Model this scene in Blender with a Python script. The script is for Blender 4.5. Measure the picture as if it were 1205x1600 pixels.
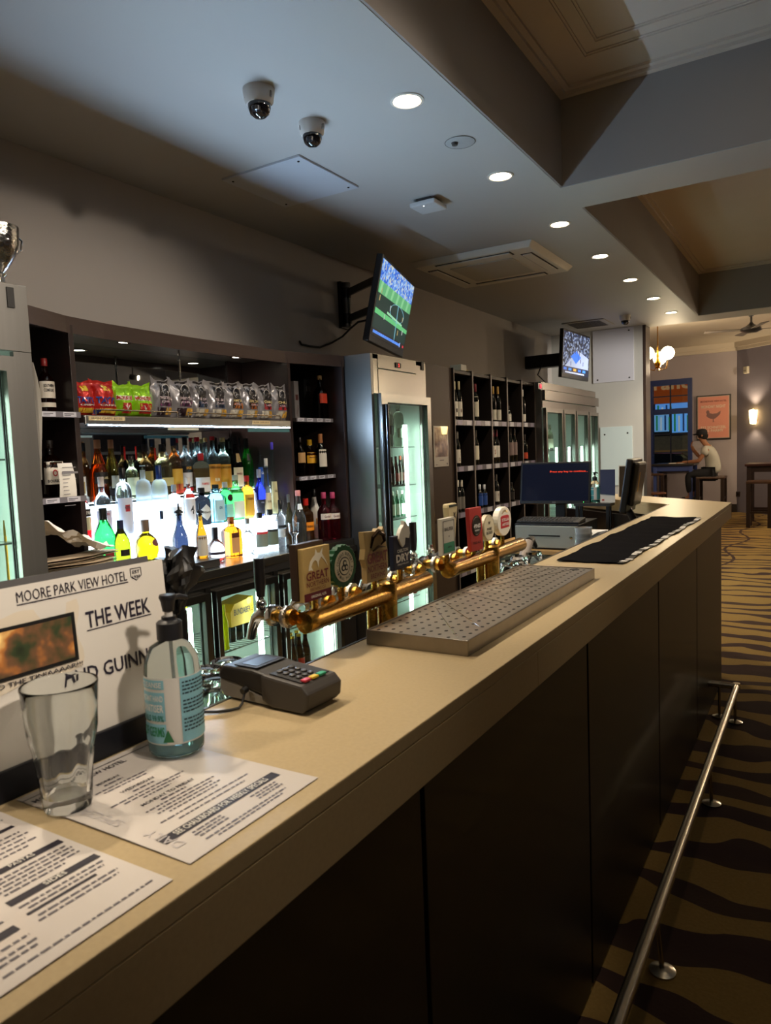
import bpy, bmesh, math, random
from mathutils import Vector, Matrix
random.seed(7)
for o in list(bpy.data.objects): bpy.data.objects.remove(o)
scene = bpy.context.scene
col = scene.collection
# ---------------------------------------------------------------- camera
YAW, PITCH, ROLL, FPX, W, H = math.radians(31.508), math.radians(4.720), math.radians(-2.2511), 1126.5, 1205, 1600
CAM = Vector((0, 0, 1.47))
_f = Vector((-math.sin(YAW)*math.cos(PITCH), math.cos(YAW)*math.cos(PITCH), -math.sin(PITCH)))
_r0 = Vector((math.cos(YAW), math.sin(YAW), 0)); _u0 = _r0.cross(_f)
_r = math.cos(ROLL)*_r0 + math.sin(ROLL)*_u0; _u = -math.sin(ROLL)*_r0 + math.cos(ROLL)*_u0
cd = bpy.data.cameras.new('camera'); cam = bpy.data.objects.new('camera', cd); col.objects.link(cam)
cd.sensor_fit = 'HORIZONTAL'; cd.sensor_width = 36; cd.lens = FPX/W*36; cd.clip_start = .02; cd.clip_end = 200
cam.matrix_world = Matrix(((_r.x, _u.x, -_f.x, CAM.x), (_r.y, _u.y, -_f.y, CAM.y), (_r.z, _u.z, -_f.z, CAM.z), (0, 0, 0, 1)))
cd.dof.use_dof = True; cd.dof.focus_distance = 3.6; cd.dof.aperture_fstop = 15
scene.camera = cam
# ---------------------------------------------------------------- world, exposure
world = bpy.data.worlds.new('world'); scene.world = world; world.use_nodes = True
world.node_tree.nodes['Background'].inputs[0].default_value = (.30, .36, .50, 1)
world.node_tree.nodes['Background'].inputs[1].default_value = .05
vs = scene.view_settings
vs.view_transform = 'Standard'; vs.look = 'None'; vs.gamma = 1; vs.use_curve_mapping = False; vs.exposure = 0.0
# light strengths gathered here
DOWNLIGHT_W, TIER_E, LED_E, GLOBE_W, CABINET_W, STRIP_E, BARSPOT_W, TRACK_W = 92, 8.0, 22.0, 60, 16, 2300, 88, 470
TIER_C = (.70, .87, 1.0); STRIP_C = (.52, .74, 1.0); WARM = (1.0, .84, .63)

# ---------------------------------------------------------------- helpers
def at(px, py, x=None, y=None, z=None):
    d = _f + _r*((px-W/2)/FPX) - _u*((py-H/2)/FPX)
    t = (x-CAM.x)/d.x if x is not None else ((y-CAM.y)/d.y if y is not None else (z-CAM.z)/d.z)
    return CAM + d*t
def lin(c):
    if isinstance(c, str):
        c = c.lstrip('#'); c = [int(c[i:i+2], 16)/255 for i in (0, 2, 4)]
        c = [v/12.92 if v <= .04045 else ((v+.055)/1.055)**2.4 for v in c]
    return (c[0], c[1], c[2], 1)
_M = {}
def M(c, rough=.5, metal=0, emit=0, trans=0, ior=1.45, noise=0, nscale=30, bump=0, stretch=None, spec=.5, coat=0, alpha=1, ecol=None):
    key = (c, rough, metal, emit, trans, ior, noise, nscale, bump, stretch, spec, coat, alpha, ecol)
    if key in _M: return _M[key]
    m = bpy.data.materials.new('mat_%03d' % len(_M)); m.use_nodes = True; _M[key] = m
    nt = m.node_tree; b = nt.nodes['Principled BSDF']
    cl = lin(c)
    b.inputs['Base Color'].default_value = cl; b.inputs['Roughness'].default_value = rough
    b.inputs['Metallic'].default_value = metal; b.inputs['IOR'].default_value = ior
    b.inputs['Transmission Weight'].default_value = trans
    b.inputs['Specular IOR Level'].default_value = spec
    b.inputs['Coat Weight'].default_value = coat; b.inputs['Coat Roughness'].default_value = .08
    if alpha < 1: b.inputs['Alpha'].default_value = alpha
    if emit:
        b.inputs['Emission Color'].default_value = lin(ecol) if ecol else cl; b.inputs['Emission Strength'].default_value = emit
    if noise or bump:
        tc = nt.nodes.new('ShaderNodeTexCoord'); mp = nt.nodes.new('ShaderNodeMapping')
        nt.links.new(tc.outputs['Object'], mp.inputs[0])
        if stretch: mp.inputs['Scale'].default_value = stretch
        n = nt.nodes.new('ShaderNodeTexNoise'); n.inputs['Scale'].default_value = nscale; n.inputs['Detail'].default_value = 6
        nt.links.new(mp.outputs[0], n.inputs['Vector'])
        if noise:
            mx = nt.nodes.new('ShaderNodeMix'); mx.data_type = 'RGBA'
            mx.inputs[6].default_value = tuple(max(0, v*(1-noise)) for v in cl[:3])+(1,)
            mx.inputs[7].default_value = tuple(min(1, v*(1+noise)) for v in cl[:3])+(1,)
            nt.links.new(n.outputs['Fac'], mx.inputs[0]); nt.links.new(mx.outputs[2], b.inputs['Base Color'])
        if bump:
            bp = nt.nodes.new('ShaderNodeBump'); bp.inputs['Strength'].default_value = bump; bp.inputs['Distance'].default_value = .01
            nt.links.new(n.outputs['Fac'], bp.inputs['Height']); nt.links.new(bp.outputs[0], b.inputs['Normal'])
    return m
def pane_mat(name, tint, refl):
    m = bpy.data.materials.new(name); m.use_nodes = True; nt = m.node_tree; nt.nodes.clear()
    o = nt.nodes.new('ShaderNodeOutputMaterial'); t = nt.nodes.new('ShaderNodeBsdfTransparent'); g = nt.nodes.new('ShaderNodeBsdfGlossy')
    t.inputs[0].default_value = lin(tint); g.inputs['Roughness'].default_value = .02
    fr = nt.nodes.new('ShaderNodeLayerWeight'); pw = nt.nodes.new('ShaderNodeMath'); pw.operation = 'POWER'; pw.inputs[1].default_value = 4
    nt.links.new(fr.outputs['Facing'], pw.inputs[0])
    ml = nt.nodes.new('ShaderNodeMath'); ml.operation = 'MULTIPLY_ADD'; ml.inputs[1].default_value = .45*refl; ml.inputs[2].default_value = .03*refl
    nt.links.new(pw.outputs[0], ml.inputs[0])
    mx = nt.nodes.new('ShaderNodeMixShader'); nt.links.new(ml.outputs[0], mx.inputs[0])
    nt.links.new(t.outputs[0], mx.inputs[1]); nt.links.new(g.outputs[0], mx.inputs[2]); nt.links.new(mx.outputs[0], o.inputs[0])
    return m
PANE = pane_mat('pane_glass', '#eef6f2', 1.0)
def wloc(o):
    v = Vector((0, 0, 0))
    while o: v += o.location; o = o.parent
    return v
class MB:
    def __init__(s): s.v = []; s.f = []
    def add(s, vs, fs):
        n = len(s.v); s.v += [tuple(v) for v in vs]; s.f += [tuple(i+n for i in f) for f in fs]; return s
    def box(s, a, b):
        x0, x1 = sorted((a[0], b[0])); y0, y1 = sorted((a[1], b[1])); z0, z1 = sorted((a[2], b[2]))
        return s.add([(x0,y0,z0),(x1,y0,z0),(x1,y1,z0),(x0,y1,z0),(x0,y0,z1),(x1,y0,z1),(x1,y1,z1),(x0,y1,z1)],
                     [(0,3,2,1),(4,5,6,7),(0,1,5,4),(1,2,6,5),(2,3,7,6),(3,0,4,7)])
    def tube(s, path, r, seg=10, cap=True):
        P = [Vector(p) for p in path]; rr = r if isinstance(r, (list, tuple)) else [r]*len(P)
        n0 = len(s.v); ref = None
        for i, p in enumerate(P):
            t = (P[min(i+1, len(P)-1)]-P[max(i-1, 0)]).normalized()
            if ref is None:
                ref = Vector((0, 0, 1)) if abs(t.z) < .9 else Vector((1, 0, 0))
            a = t.cross(ref).normalized(); b = a.cross(t).normalized(); ref = b
            for k in range(seg):
                th = 2*math.pi*k/seg; s.v.append(tuple(p+(a*math.cos(th)+b*math.sin(th))*rr[i]))
        for i in range(len(P)-1):
            for k in range(seg):
                k2 = (k+1) % seg; s.f.append((n0+i*seg+k, n0+i*seg+k2, n0+(i+1)*seg+k2, n0+(i+1)*seg+k))
        if cap:
            s.f.append(tuple(n0+k for k in reversed(range(seg)))); s.f.append(tuple(n0+(len(P)-1)*seg+k for k in range(seg)))
        return s
    def lathe(s, prof, c=(0, 0, 0), seg=18, n=0, axis='z', flat=1):
        n0 = len(s.v)
        for r, z in prof:
            for k in range(seg):
                th = 2*math.pi*(k+.5)/seg; cx, sy = math.cos(th), math.sin(th)
                q = (abs(cx)**n+abs(sy)**n)**(-1/n) if n else 1
                p = (r*q*cx*flat, r*q*sy, z)
                if axis == 'x': p = (p[2], p[0], p[1])
                elif axis == 'y': p = (p[1], p[2], p[0])
                s.v.append((p[0]+c[0], p[1]+c[1], p[2]+c[2]))
        m = len(prof)
        for i in range(m-1):
            for k in range(seg):
                k2 = (k+1) % seg; s.f.append((n0+i*seg+k, n0+i*seg+k2, n0+(i+1)*seg+k2, n0+(i+1)*seg+k))
        if prof[0][0] > 1e-6: s.f.append(tuple(n0+k for k in reversed(range(seg))))
        if prof[-1][0] > 1e-6: s.f.append(tuple(n0+(m-1)*seg+k for k in range(seg)))
        return s
    def grid(s, fn, nu, nv, close=False):
        n0 = len(s.v)
        for j in range(nv+1):
            for i in range(nu+1): s.v.append(tuple(fn(i/nu, j/nv)))
        for j in range(nv):
            for i in range(nu):
                a = n0+j*(nu+1)+i; s.f.append((a, a+1, a+nu+2, a+nu+1))
        return s
    def prism(s, poly, fn0, fn1):
        n = len(poly); n0 = len(s.v)
        s.v += [tuple(fn0(*p)) for p in poly]+[tuple(fn1(*p)) for p in poly]
        s.f.append(tuple(n0+i for i in reversed(range(n)))); s.f.append(tuple(n0+n+i for i in range(n)))
        for i in range(n):
            j = (i+1) % n; s.f.append((n0+i, n0+j, n0+n+j, n0+n+i))
        return s
    def sheet(s, pts, th):
        # closed slab from a quad (a,b,c,d) with thickness along its normal
        a, b, c, d = [Vector(p) for p in pts]; n = (b-a).cross(d-a).normalized()*th
        return s.add([a, b, c, d, a+n, b+n, c+n, d+n], [(3,2,1,0),(4,5,6,7),(0,1,5,4),(1,2,6,5),(2,3,7,6),(3,0,4,7)])
    def build(s, name, mat, parent=None, smooth=False, bevel=0, local=False, label=None, sharp=None):
        off = Vector((0, 0, 0))
        me = bpy.data.meshes.new(name)
        if parent is not None and not local: off = wloc(parent)
        me.from_pydata([(v[0]-off.x, v[1]-off.y, v[2]-off.z) for v in s.v], [], s.f)
        bm = bmesh.new(); bm.from_mesh(me); bmesh.ops.recalc_face_normals(bm, faces=bm.faces)
        if bevel: bmesh.ops.bevel(bm, geom=[e for e in bm.edges if len(e.link_faces) == 2 and e.calc_face_angle(0) > .6], offset=bevel, segments=2, affect='EDGES', profile=.6)
        bm.to_mesh(me); bm.free()
        if smooth:
            me.shade_smooth()
            me.set_sharp_from_angle(angle=math.radians(sharp or 40))
        me.materials.append(mat)
        o = bpy.data.objects.new(name, me); col.objects.link(o); o.parent = parent
        if label: o['label'] = label
        return o
def tag(o, label, cat, group=None, kind=None):
    o['label'] = label
    if cat: o['category'] = cat
    if group: o['group'] = group
    if kind: o['kind'] = kind
    return o
def thing(name, label, cat, loc, rotz=0, group=None):
    o = bpy.data.objects.new(name, None); col.objects.link(o); o.empty_display_size = .05
    o.location = loc; o.rotation_euler = (0, 0, rotz); bpy.context.view_layer.update if False else None
    return tag(o, label, cat, group)
def struct(name, mb, mat, label=None, **k):
    o = mb.build(name, mat, **k); o['kind'] = 'structure'
    o['label'] = label or name.replace('_', ' '); return o
def copy_tree(o, parent=None):
    c = o.copy(); col.objects.link(c); c.parent = parent
    for ch in o.children: copy_tree(ch, c)
    return c
_T = {}
def text_geo(s, bold=0, spacing=1):
    k = (s, bold, spacing)
    if k not in _T:
        cu = bpy.data.curves.new('t', 'FONT'); cu.body = s; cu.align_x = 'CENTER'; cu.align_y = 'CENTER'; cu.size = 1
        cu.resolution_u = 2; cu.offset = bold; cu.space_character = spacing; cu.fill_mode = 'FRONT'
        ob = bpy.data.objects.new('t', cu); me = ob.to_mesh()
        vs_ = [v.co.copy() for v in me.vertices]; fs = [tuple(p.vertices) for p in me.polygons]
        ob.to_mesh_clear(); bpy.data.objects.remove(ob); bpy.data.curves.remove(cu)
        x0 = min(v.x for v in vs_); x1 = max(v.x for v in vs_); y0 = min(v.y for v in vs_); y1 = max(v.y for v in vs_)
        _T[k] = ([((v.x-(x0+x1)/2)/(x1-x0), (v.y-(y0+y1)/2)/(y1-y0)) for v in vs_], fs, (x1-x0)/(y1-y0))
    return _T[k]
def text(mb, s, o, U, V, w, h, bold=.012, fn=None):
    """lay text s centred on point o, U/V unit axes, fitted into w x h"""
    vs_, fs, asp = text_geo(s, bold)
    o = Vector(o); U = Vector(U); V = Vector(V)
    if fn: pts = [fn(a*w, b*h) for a, b in vs_]
    else: pts = [o+U*(a*w)+V*(b*h) for a, b in vs_]
    return mb.add(pts, fs)
BLACK = M('#0c0b0c', .45); WHITE = M('#d9d6d0', .5)
STEEL = M('#918f8b', .22, 1, noise=.06, nscale=60, stretch=(1, 1, .05), bump=.02)
STEELD = M('#6f6e6c', .33, 1, noise=.08, nscale=60, stretch=(1, 1, .05))
CHROME = M('#d8d8d6', .08, 1); BRASS = M('#d9a648', .2, 1, noise=.12, nscale=200, bump=.12)
WOOD = M('#2b1f1d', .42, noise=.25, nscale=14, stretch=(1, 1, 12), coat=.15)
WOODL = M('#3d302b', .4, noise=.18, nscale=10, stretch=(8, 8, .6), coat=.2)
DARKIN = M('#17110f', .6)
PAPER = M('#d6d2cb', .7); TICKET = M('#b9b8c2', .5)
# ================================================================ the room shell
XW, XB, ZC, ZH = -3.3, -1.366, 3.0, 3.53
WALLM = M('#aaa39c', .75, noise=.05, nscale=3)
CEILM = M('#b4b3b0', .55, noise=.03, nscale=2)
BULKM = M('#958f8b', .7, noise=.04, nscale=3); HIGHM = M('#cbbfb2', .8, noise=.04, nscale=3)
def carpet():
    m = bpy.data.materials.new('carpet'); m.use_nodes = True; nt = m.node_tree; L = nt.links.new; N = nt.nodes.new
    b = nt.nodes['Principled BSDF']; b.inputs['Roughness'].default_value = .95; b.inputs['Specular IOR Level'].default_value = .1
    tc = N('ShaderNodeTexCoord'); sp = N('ShaderNodeSeparateXYZ'); L(tc.outputs['Object'], sp.inputs[0])
    def math_(op, a, c=None, d=None):
        n = N('ShaderNodeMath'); n.operation = op
        for i, q in enumerate((a, c, d)):
            if q is None: continue
            if isinstance(q, (int, float)): n.inputs[i].default_value = q
            else: L(q, n.inputs[i])
        return n.outputs[0]
    def noise(scale, sx, sy, det=2):
        mp = N('ShaderNodeMapping'); mp.inputs['Scale'].default_value = (sx, sy, 1); L(tc.outputs['Object'], mp.inputs[0])
        n = N('ShaderNodeTexNoise'); n.inputs['Scale'].default_value = scale; n.inputs['Detail'].default_value = det; L(mp.outputs[0], n.inputs['Vector']); return n.outputs['Fac']
    n1 = noise(1.6, .8, 1.2); n2 = noise(3.0, .5, 2.2); n3 = noise(90, 1, 1)
    yy = math_('ADD', sp.outputs['Y'], math_('MULTIPLY', n1, .55))
    # bars across the room, their width swelling and dying out along x
    s = math_('SINE', math_('MULTIPLY', yy, 24.0))
    per = math_('ABSOLUTE', math_('SUBTRACT', math_('FRACT', math_('MULTIPLY', math_('ADD', sp.outputs['X'], math_('MULTIPLY', n2, .5)), .95)), .5))
    thr = math_('ADD', math_('MULTIPLY', per, 3.6), -1.25)
    bar = math_('GREATER_THAN', s, math_('SUBTRACT', .15, math_('MULTIPLY', thr, .55)))
    # a wandering spine that ties the bars together
    sx = math_('ADD', sp.outputs['X'], math_('MULTIPLY', math_('SINE', math_('MULTIPLY', sp.outputs['Y'], 3.1)), .10))
    spine = math_('LESS_THAN', math_('ABSOLUTE', math_('SUBTRACT', math_('FRACT', math_('ADD', math_('MULTIPLY', sx, .95), .5)), .5)), .018)
    msk = math_('MAXIMUM', bar, spine)
    c1 = N('ShaderNodeMix'); c1.data_type = 'RGBA'; c1.inputs[6].default_value = lin('#7d6538'); c1.inputs[7].default_value = lin('#907646'); L(n3, c1.inputs[0])
    c2 = N('ShaderNodeMix'); c2.data_type = 'RGBA'; c2.inputs[6].default_value = lin('#2c1d26'); c2.inputs[7].default_value = lin('#4a3a2e'); L(n2, c2.inputs[0])
    c3 = N('ShaderNodeMix'); c3.data_type = 'RGBA'; L(msk, c3.inputs[0]); L(c1.outputs[2], c3.inputs[6]); L(c2.outputs[2], c3.inputs[7])
    L(c3.outputs[2], b.inputs['Base Color'])
    bp = N('ShaderNodeBump'); bp.inputs['Strength'].default_value = .25; bp.inputs['Distance'].default_value = .004; L(n3, bp.inputs['Height']); L(bp.outputs[0], b.inputs['Normal'])
    return m
struct('floor', MB().box((-6, -4, -.1), (6, 19, 0)), carpet(), 'patterned mustard carpet with dark plum bars')
struct('wall_back', MB().box((XW-.15, -4, 0), (XW, 10.25, 3.7)), WALLM, 'plain grey wall behind the bottles')
struct('wall_rear', MB().box((XW, -4.15, 0), (6, -4, 3.7)), M('#5b5653', .8))
# the soffit over the bar, its bulkhead face and the two beams
MB_ = MB().box((XW, -4, ZC), (XB, 10.25, 3.75)); struct('ceiling_bar', MB_, CEILM, 'low pale ceiling over the bar')
struct('trim_1', MB().box((XB, 4.36, ZC), (6, 4.80, 3.75)), BULKM, 'grey cross beam between two ceiling bays', bevel=.004)
struct('trim_2', MB().box((XB, 9.77, ZC), (6, 10.25, 3.75)), BULKM, 'far grey cross beam before the window room', bevel=.004)
struct('trim_10', MB().box((XB, 4.362, ZC-.004), (6, 4.798, ZC-.0005)), CEILM, 'pale underside of the cross beam')
struct('trim_11', MB().box((XB, 9.772, ZC-.004), (6, 10.248, ZC-.0005)), CEILM, 'pale underside of the far cross beam')
struct('trim_3', MB().box((XB-.0, -4, ZC+.002), (XB+.012, 9.77, 3.75)), BULKM, 'grey bulkhead face along the bar')
struct('ceiling_high', MB().box((XB, -4, ZH), (6, 9.77, ZH+.2)), HIGHM, 'higher ceiling over the customers')
# cornice mouldings of the high bays
def molding(name, x0, x1, y0, y1, z, w, h, label):
    mb = MB()
    for k, (ww, hh) in enumerate(((w, h*.45), (w*.55, h))):
        mb.box((x0, y0, z-hh), (x0+ww, y1, z)).box((x1-ww, y0, z-hh), (x1, y1, z)).box((x0+ww, y0, z-hh), (x1-ww, y0+ww, z)).box((x0+ww, y1-ww, z-hh), (x1-ww, y1, z))
    return struct(name, mb, HIGHM, label)
molding('trim_4', XB+.012, 4.48, -3.9, 4.36, ZH, .075, .035, 'cornice round the near ceiling bay')
molding('trim_5', XB+.012, 4.48, 4.80, 9.77, ZH, .075, .035, 'cornice round the far ceiling bay')
a = at(911, 88, z=ZH); b = at(927.4, 64.7, z=ZH)
molding('trim_6', a.x, 3.6, -3, a.y, ZH, .025, .014, 'outer raised ceiling moulding')
molding('trim_7', b.x, 3.45, -2.9, b.y, ZH, .025, .014, 'inner raised ceiling moulding')
# end wall behind the bar and the room beyond
WHITEW = M('#b9b7b0', .6, noise=.03, nscale=4)
struct('wall_end', MB().box((XW, 10.0, 0), (-2.07, 10.25, 3.0)), WHITEW, 'off white end wall beside the fridges')
struct('trim_8', MB().box((-2.07, 10.0, 0), (-2.03, 10.27, 3.0)), M('#3e3029', .4, coat=.3), 'dark timber edge of the end wall', bevel=.003)
FARW = M('#a1979c', .75, noise=.05, nscale=3); FARC = M('#c3b7a8', .7)
struct('ceiling_far', MB().box((-5, 10.25, 3.36), (6, 17, 3.5)), FARC)
win = (-3.22, -2.343, .84, 2.74)
mb = MB().box((-5, 16, 0), (win[0], 16.15, 3.36)).box((win[1], 16, 0), (-1.52, 16.15, 3.36)).box((win[0], 16, 0), (win[1], 16.15, win[2])).box((win[0], 16, win[3]), (win[1], 16.15, 3.36))
struct('wall_far', mb, FARW, 'far wall holding the blue window')
struct('wall_angled', MB().prism([(-1.52, 16), (3.2, 12.2), (3.3, 12.4), (-1.45, 16.15)], lambda x, y: (x, y, 0), lambda x, y: (x, y, 3.36)), M('#7d7785', .75, noise=.05, nscale=3), 'mauve angled wall with the sconce')
struct('wall_left_far', MB().box((-5.1, 10.25, 0), (-5, 16, 3.36)), FARW)
mb = MB().box((-5, 15.9, 3.26), (-1.5, 16, 3.36)).box((-5, 15.94, 3.2), (-1.5, 16, 3.26))
d = Vector((4.72, -3.8, 0)).normalized(); n = Vector((d.y, -d.x, 0))*-1
n = Vector((-.627, -.779, 0))
for w_, z0 in ((.1, 3.26), (.06, 3.2)):
    p, q = Vector((-1.52, 16, 0)), Vector((3.2, 12.2, 0))
    mb.add([(p+Vector((0, 0, z0))), (q+Vector((0, 0, z0))), (q+n*w_+Vector((0, 0, z0))), (p+n*w_+Vector((0, 0, z0))), p+Vector((0, 0, 3.36)), q+Vector((0, 0, 3.36)), q+n*w_+Vector((0, 0, 3.36)), p+n*w_+Vector((0, 0, 3.36))],
           [(0,3,2,1),(4,5,6,7),(0,1,5,4),(1,2,6,5),(2,3,7,6),(3,0,4,7)])
struct('trim_9', mb, FARC, 'cream cornice of the window room')
mb = MB().box((-5, 15.97, 0), (-1.52, 16, .16))
struct('baseboard_far', mb, M('#2a2220', .5))
# customers' side wall with dark windows, seen only in the mirror and the steel
mb = MB().box((4.5, -4, 0), (4.65, 12, .8)).box((4.5, -4, 2.5), (4.65, 12, 3.7))
for y0, y1 in ((-4, -2.2), (-.9, .3), (1.6, 2.8), (4.1, 5.4), (6.7, 8), (9.3, 12)): mb.box((4.5, y0, .8), (4.65, y1, 2.5))
struct('wall_right', mb, M('#6f6a70', .8))
for i, (y0, y1) in enumerate(((-2.2, -.9), (.3, 1.6), (2.8, 4.1), (5.4, 6.7), (8, 9.3))):
    w_ = struct('window_%d' % (i+2), MB().box((4.5, y0, .8), (4.56, y0+.07, 2.5)).box((4.5, y1-.07, .8), (4.56, y1, 2.5)).box((4.5, y0+.07, 2.43), (4.56, y1-.07, 2.5)).box((4.5, y0+.07, .8), (4.56, y1-.07, .87)).box((4.5, y0+.07, 1.62), (4.55, y1-.07, 1.67)), M('#1b2748', .4), 'dark blue sash window facing the bar')
    MB().box((4.57, y0+.0, .8), (4.58, y1, 2.5)).build('pane', M('#0a0f1c', .05, spec=.6), w_)

# ---------------------------------------------------------------- lamps in the bar ceiling
def spot(parent, p, watts, colr, size=math.radians(112), blend=.95, radius=.05):
    l = bpy.data.lights.new('lamp', 'SPOT'); l.energy = watts; l.color = colr; l.spot_size = size; l.spot_blend = blend; l.shadow_soft_size = radius
    o = bpy.data.objects.new('lamp', l); col.objects.link(o); o.parent = parent; o.location = Vector(p)-wloc(parent); return o
GLOW = M('#fff1dc', .5, emit=40, ecol='#ffe2b8')
ordn = ['nearest', 'second', 'third', 'fourth', 'fifth', 'sixth', 'farthest']
for i, (px, py) in enumerate(((636, 157), (782, 275), (875, 350), (938, 400), (985, 437), (1021, 466), (1049, 488))):
    p = at(px, py, z=ZC)
    t = thing('downlight', 'round recessed warm downlight in the bar ceiling, %s of the lit row' % ordn[i], 'downlight', p, group='lit downlights in the bar ceiling')
    MB().lathe([(.058, -.001), (.062, -.006), (.074, -.004), (.075, 0), (.058, 0)], p, 28).build('trim_ring', M('#d8d4cc', .4), t, smooth=True)
    MB().lathe([(.057, -.002), (.03, -.004), (0, -.0045)], p, 24).build('lens', GLOW, t, smooth=True)
    spot(t, p+Vector((0, 0, -.03)), DOWNLIGHT_W, WARM)
# the row goes on behind the viewer, and narrow beams in the high ceiling light the bar top
for i, y_ in enumerate((1.84, .78, -.27)):
    p = Vector((-1.58, y_, ZC)); t = thing('downlight', 'round recessed warm downlight above the viewer, %s out of view' % ('first', 'second', 'third')[i], 'downlight', p, group='lit downlights in the bar ceiling')
    MB().lathe([(.058, -.001), (.062, -.006), (.074, -.004), (.075, 0), (.058, 0)], p, 28).build('trim_ring', M('#d8d4cc', .4), t, smooth=True)
    MB().lathe([(.057, -.002), (.03, -.004), (0, -.0045)], p, 24).build('lens', GLOW, t, smooth=True)
    spot(t, p+Vector((0, 0, -.03)), DOWNLIGHT_W, WARM)
for i, y_ in enumerate((-.3, .7, 1.7, 2.7, 3.6)):
    p = Vector((-.2, y_, ZH)); t = thing('bar_spotlight', 'narrow beam ceiling spot over the customers, %s out of view' % ordn[i], 'spotlight', p, group='narrow spots over the bar top')
    MB().lathe([(.05, -.001), (.054, -.006), (.064, -.004), (.065, 0), (.05, 0)], p, 24).build('trim_ring', M('#d8d4cc', .4), t, smooth=True)
    MB().lathe([(.049, -.002), (.03, -.004), (0, -.0045)], p, 20).build('lens', GLOW, t, smooth=True)
    o = spot(t, p+Vector((0, 0, -.03)), BARSPOT_W*(1, .95, .8, .35, .12)[i], WARM, math.radians(26), .6, .04); o.rotation_euler = (0, math.radians(15.5), 0)
for i, y_ in enumerate((.4, 2.4, 4.6, 7.2)):  # unseen, beams shaped to light wall and bar; fourth added for the end wall
    p = Vector((2.3, y_, 3.40 if i < 3 else 2.7)); t = thing('added_track_spotlight', 'added track spotlight over the customers, %s out of view' % ordn[i], 'spotlight', p, group='added track spotlights over the customers')
    ax = Vector((-math.cos(math.radians(21.5)), 0, -math.sin(math.radians(21.5)))) if i < 3 else Vector((-4.8, 2.75, -.95)).normalized()
    MB().tube([p-ax*.07, p+ax*.05], .04, 16).build('can', M('#1a1a1a', .4), t, smooth=True)
    MB().tube([p-ax*.03, (p.x+.02, y_, ZH)], .008, 8).build('stem', M('#1a1a1a', .4), t)
    MB().tube([p+ax*.0501, p+ax*.052], .034, 16).build('lens', GLOW, t)
    o = spot(t, p+ax*.06, TRACK_W*(1.4, 1, 1, 2.5)[i], (1, .86, .70) if i < 3 else (1, .95, .86), math.radians(36 if i < 3 else 27), .6, .12); o.rotation_euler = ax.to_track_quat('-Z', 'Y').to_euler()
p = at(719, 222, z=ZC)
t = thing('blanked_downlight', 'painted over round blanking plate without a lamp in the ceiling', 'ceiling plate', p)
MB().lathe([(.07, 0), (.075, -.002), (.066, -.005), (.02, -.006), (0, -.006)], p, 28).build('plate', M('#a5a8a8', .5), t, smooth=True)
MB().lathe([(.018, -.006), (.014, -.018), (0, -.02)], p+Vector((-.02, -.02, 0)), 12).build('clip', M('#4a4744', .5), t, smooth=True)
MB().lathe([(.073, -.002), (.075, -.0035), (.077, -.002)], p, 28).build('gap_ring', M('#5b5a57', .7), t)
# dome cameras
def dome(px, py, s, label, smoke):
    p = at(px, py, z=ZC)
    t = thing('dome_camera', label, 'security camera', p, group='dome cameras on the ceiling')
    MB().lathe([(.066*s, 0), (.066*s, -.012*s), (.06*s, -.05*s), (.052*s, -.062*s), (.0, -.063*s)], p, 26).build('housing', M('#d2cdc6', .4), t, smooth=True)
    MB().lathe([(.049*s, -.06*s), (.048*s, -.075*s), (.04*s, -.098*s), (.022*s, -.112*s), (0, -.116*s)], p, 22).build('bubble', M('#16161a', .05, coat=1), t, smooth=True)
    MB().lathe([(.0, 0), (.018*s, .004*s), (.02*s, .02*s), (.0, .022*s)], p+Vector((.012*s, -.035*s, -.105*s)), 12).build('lens_module', M('#3a3a3e', .2, .6), t, smooth=True)
    for k in range(3):
        th = k*2.1; MB().box(p+Vector((.056*math.cos(th)-.004, .056*math.sin(th)-.004, -.045*s)), p+Vector((.064*math.cos(th)+.004, .064*math.sin(th)+.004, -.022*s))).build('screw_slot', M('#8b8782', .5), t)
dome(404, 140, 1.0, 'white dome camera nearest the viewer on the ceiling', 0)
dome(487, 192, .93, 'white dome camera beside the square ceiling hatch', 0)
dome(977, 493, 1.0, 'small far dome camera near the white end wall', 0)
# square access hatch, exit-lamp bracket, cassette air conditioner and vent
p = at(453, 281, z=ZC); t = thing('ceiling_hatch', 'flat square white access hatch screwed to the ceiling', 'hatch', p)
MB().box((-2.84, 3.055, ZC-.012), (-2.305, 3.605, ZC)).build('board', M('#bcc1c8', .45), t, bevel=.002)
for x_, y_ in ((-2.80, 3.1), (-2.345, 3.1), (-2.80, 3.56), (-2.345, 3.56)): MB().lathe([(.007, 0), (.006, -.004), (0, -.005)], (x_, y_, ZC-.012), 8).build('screw', BLACK, t)
p = at(669, 313, z=ZC); t = thing('ceiling_access_point', 'square white wireless box hanging below a bracket', 'wireless box', p)
MB().box(p+Vector((-.085, -.085, -.05)), p+Vector((.085, .085, -.022))).build('box', M('#c9ccce', .4), t, bevel=.008)
MB().box(p+Vector((-.05, -.06, -.022)), p+Vector((.05, .06, 0))).build('bracket', M('#4c4c50', .4, .6), t)
MB().lathe([(.004, 0), (0, -.003)], p+Vector((-.0, -.06, -.05)), 8).build('status_light', M('#ffffff', .4, emit=6), t)
t = thing('air_conditioner', 'white ceiling cassette air conditioner with four louvres', 'air conditioner', (-2.39, 5.78, ZC))
ACM = M('#dcd8ce', .5, noise=.05, nscale=6)
mb = MB().prism([(-.52, -.51), (.52, -.51), (.52, .51), (-.52, .51)], lambda x, y: (-2.39+x, 5.78+y, ZC-.001), lambda x, y: (-2.39+x*.93, 5.78+y*.93, ZC-.045)); mb.build('panel', ACM, t, bevel=.006)
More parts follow.
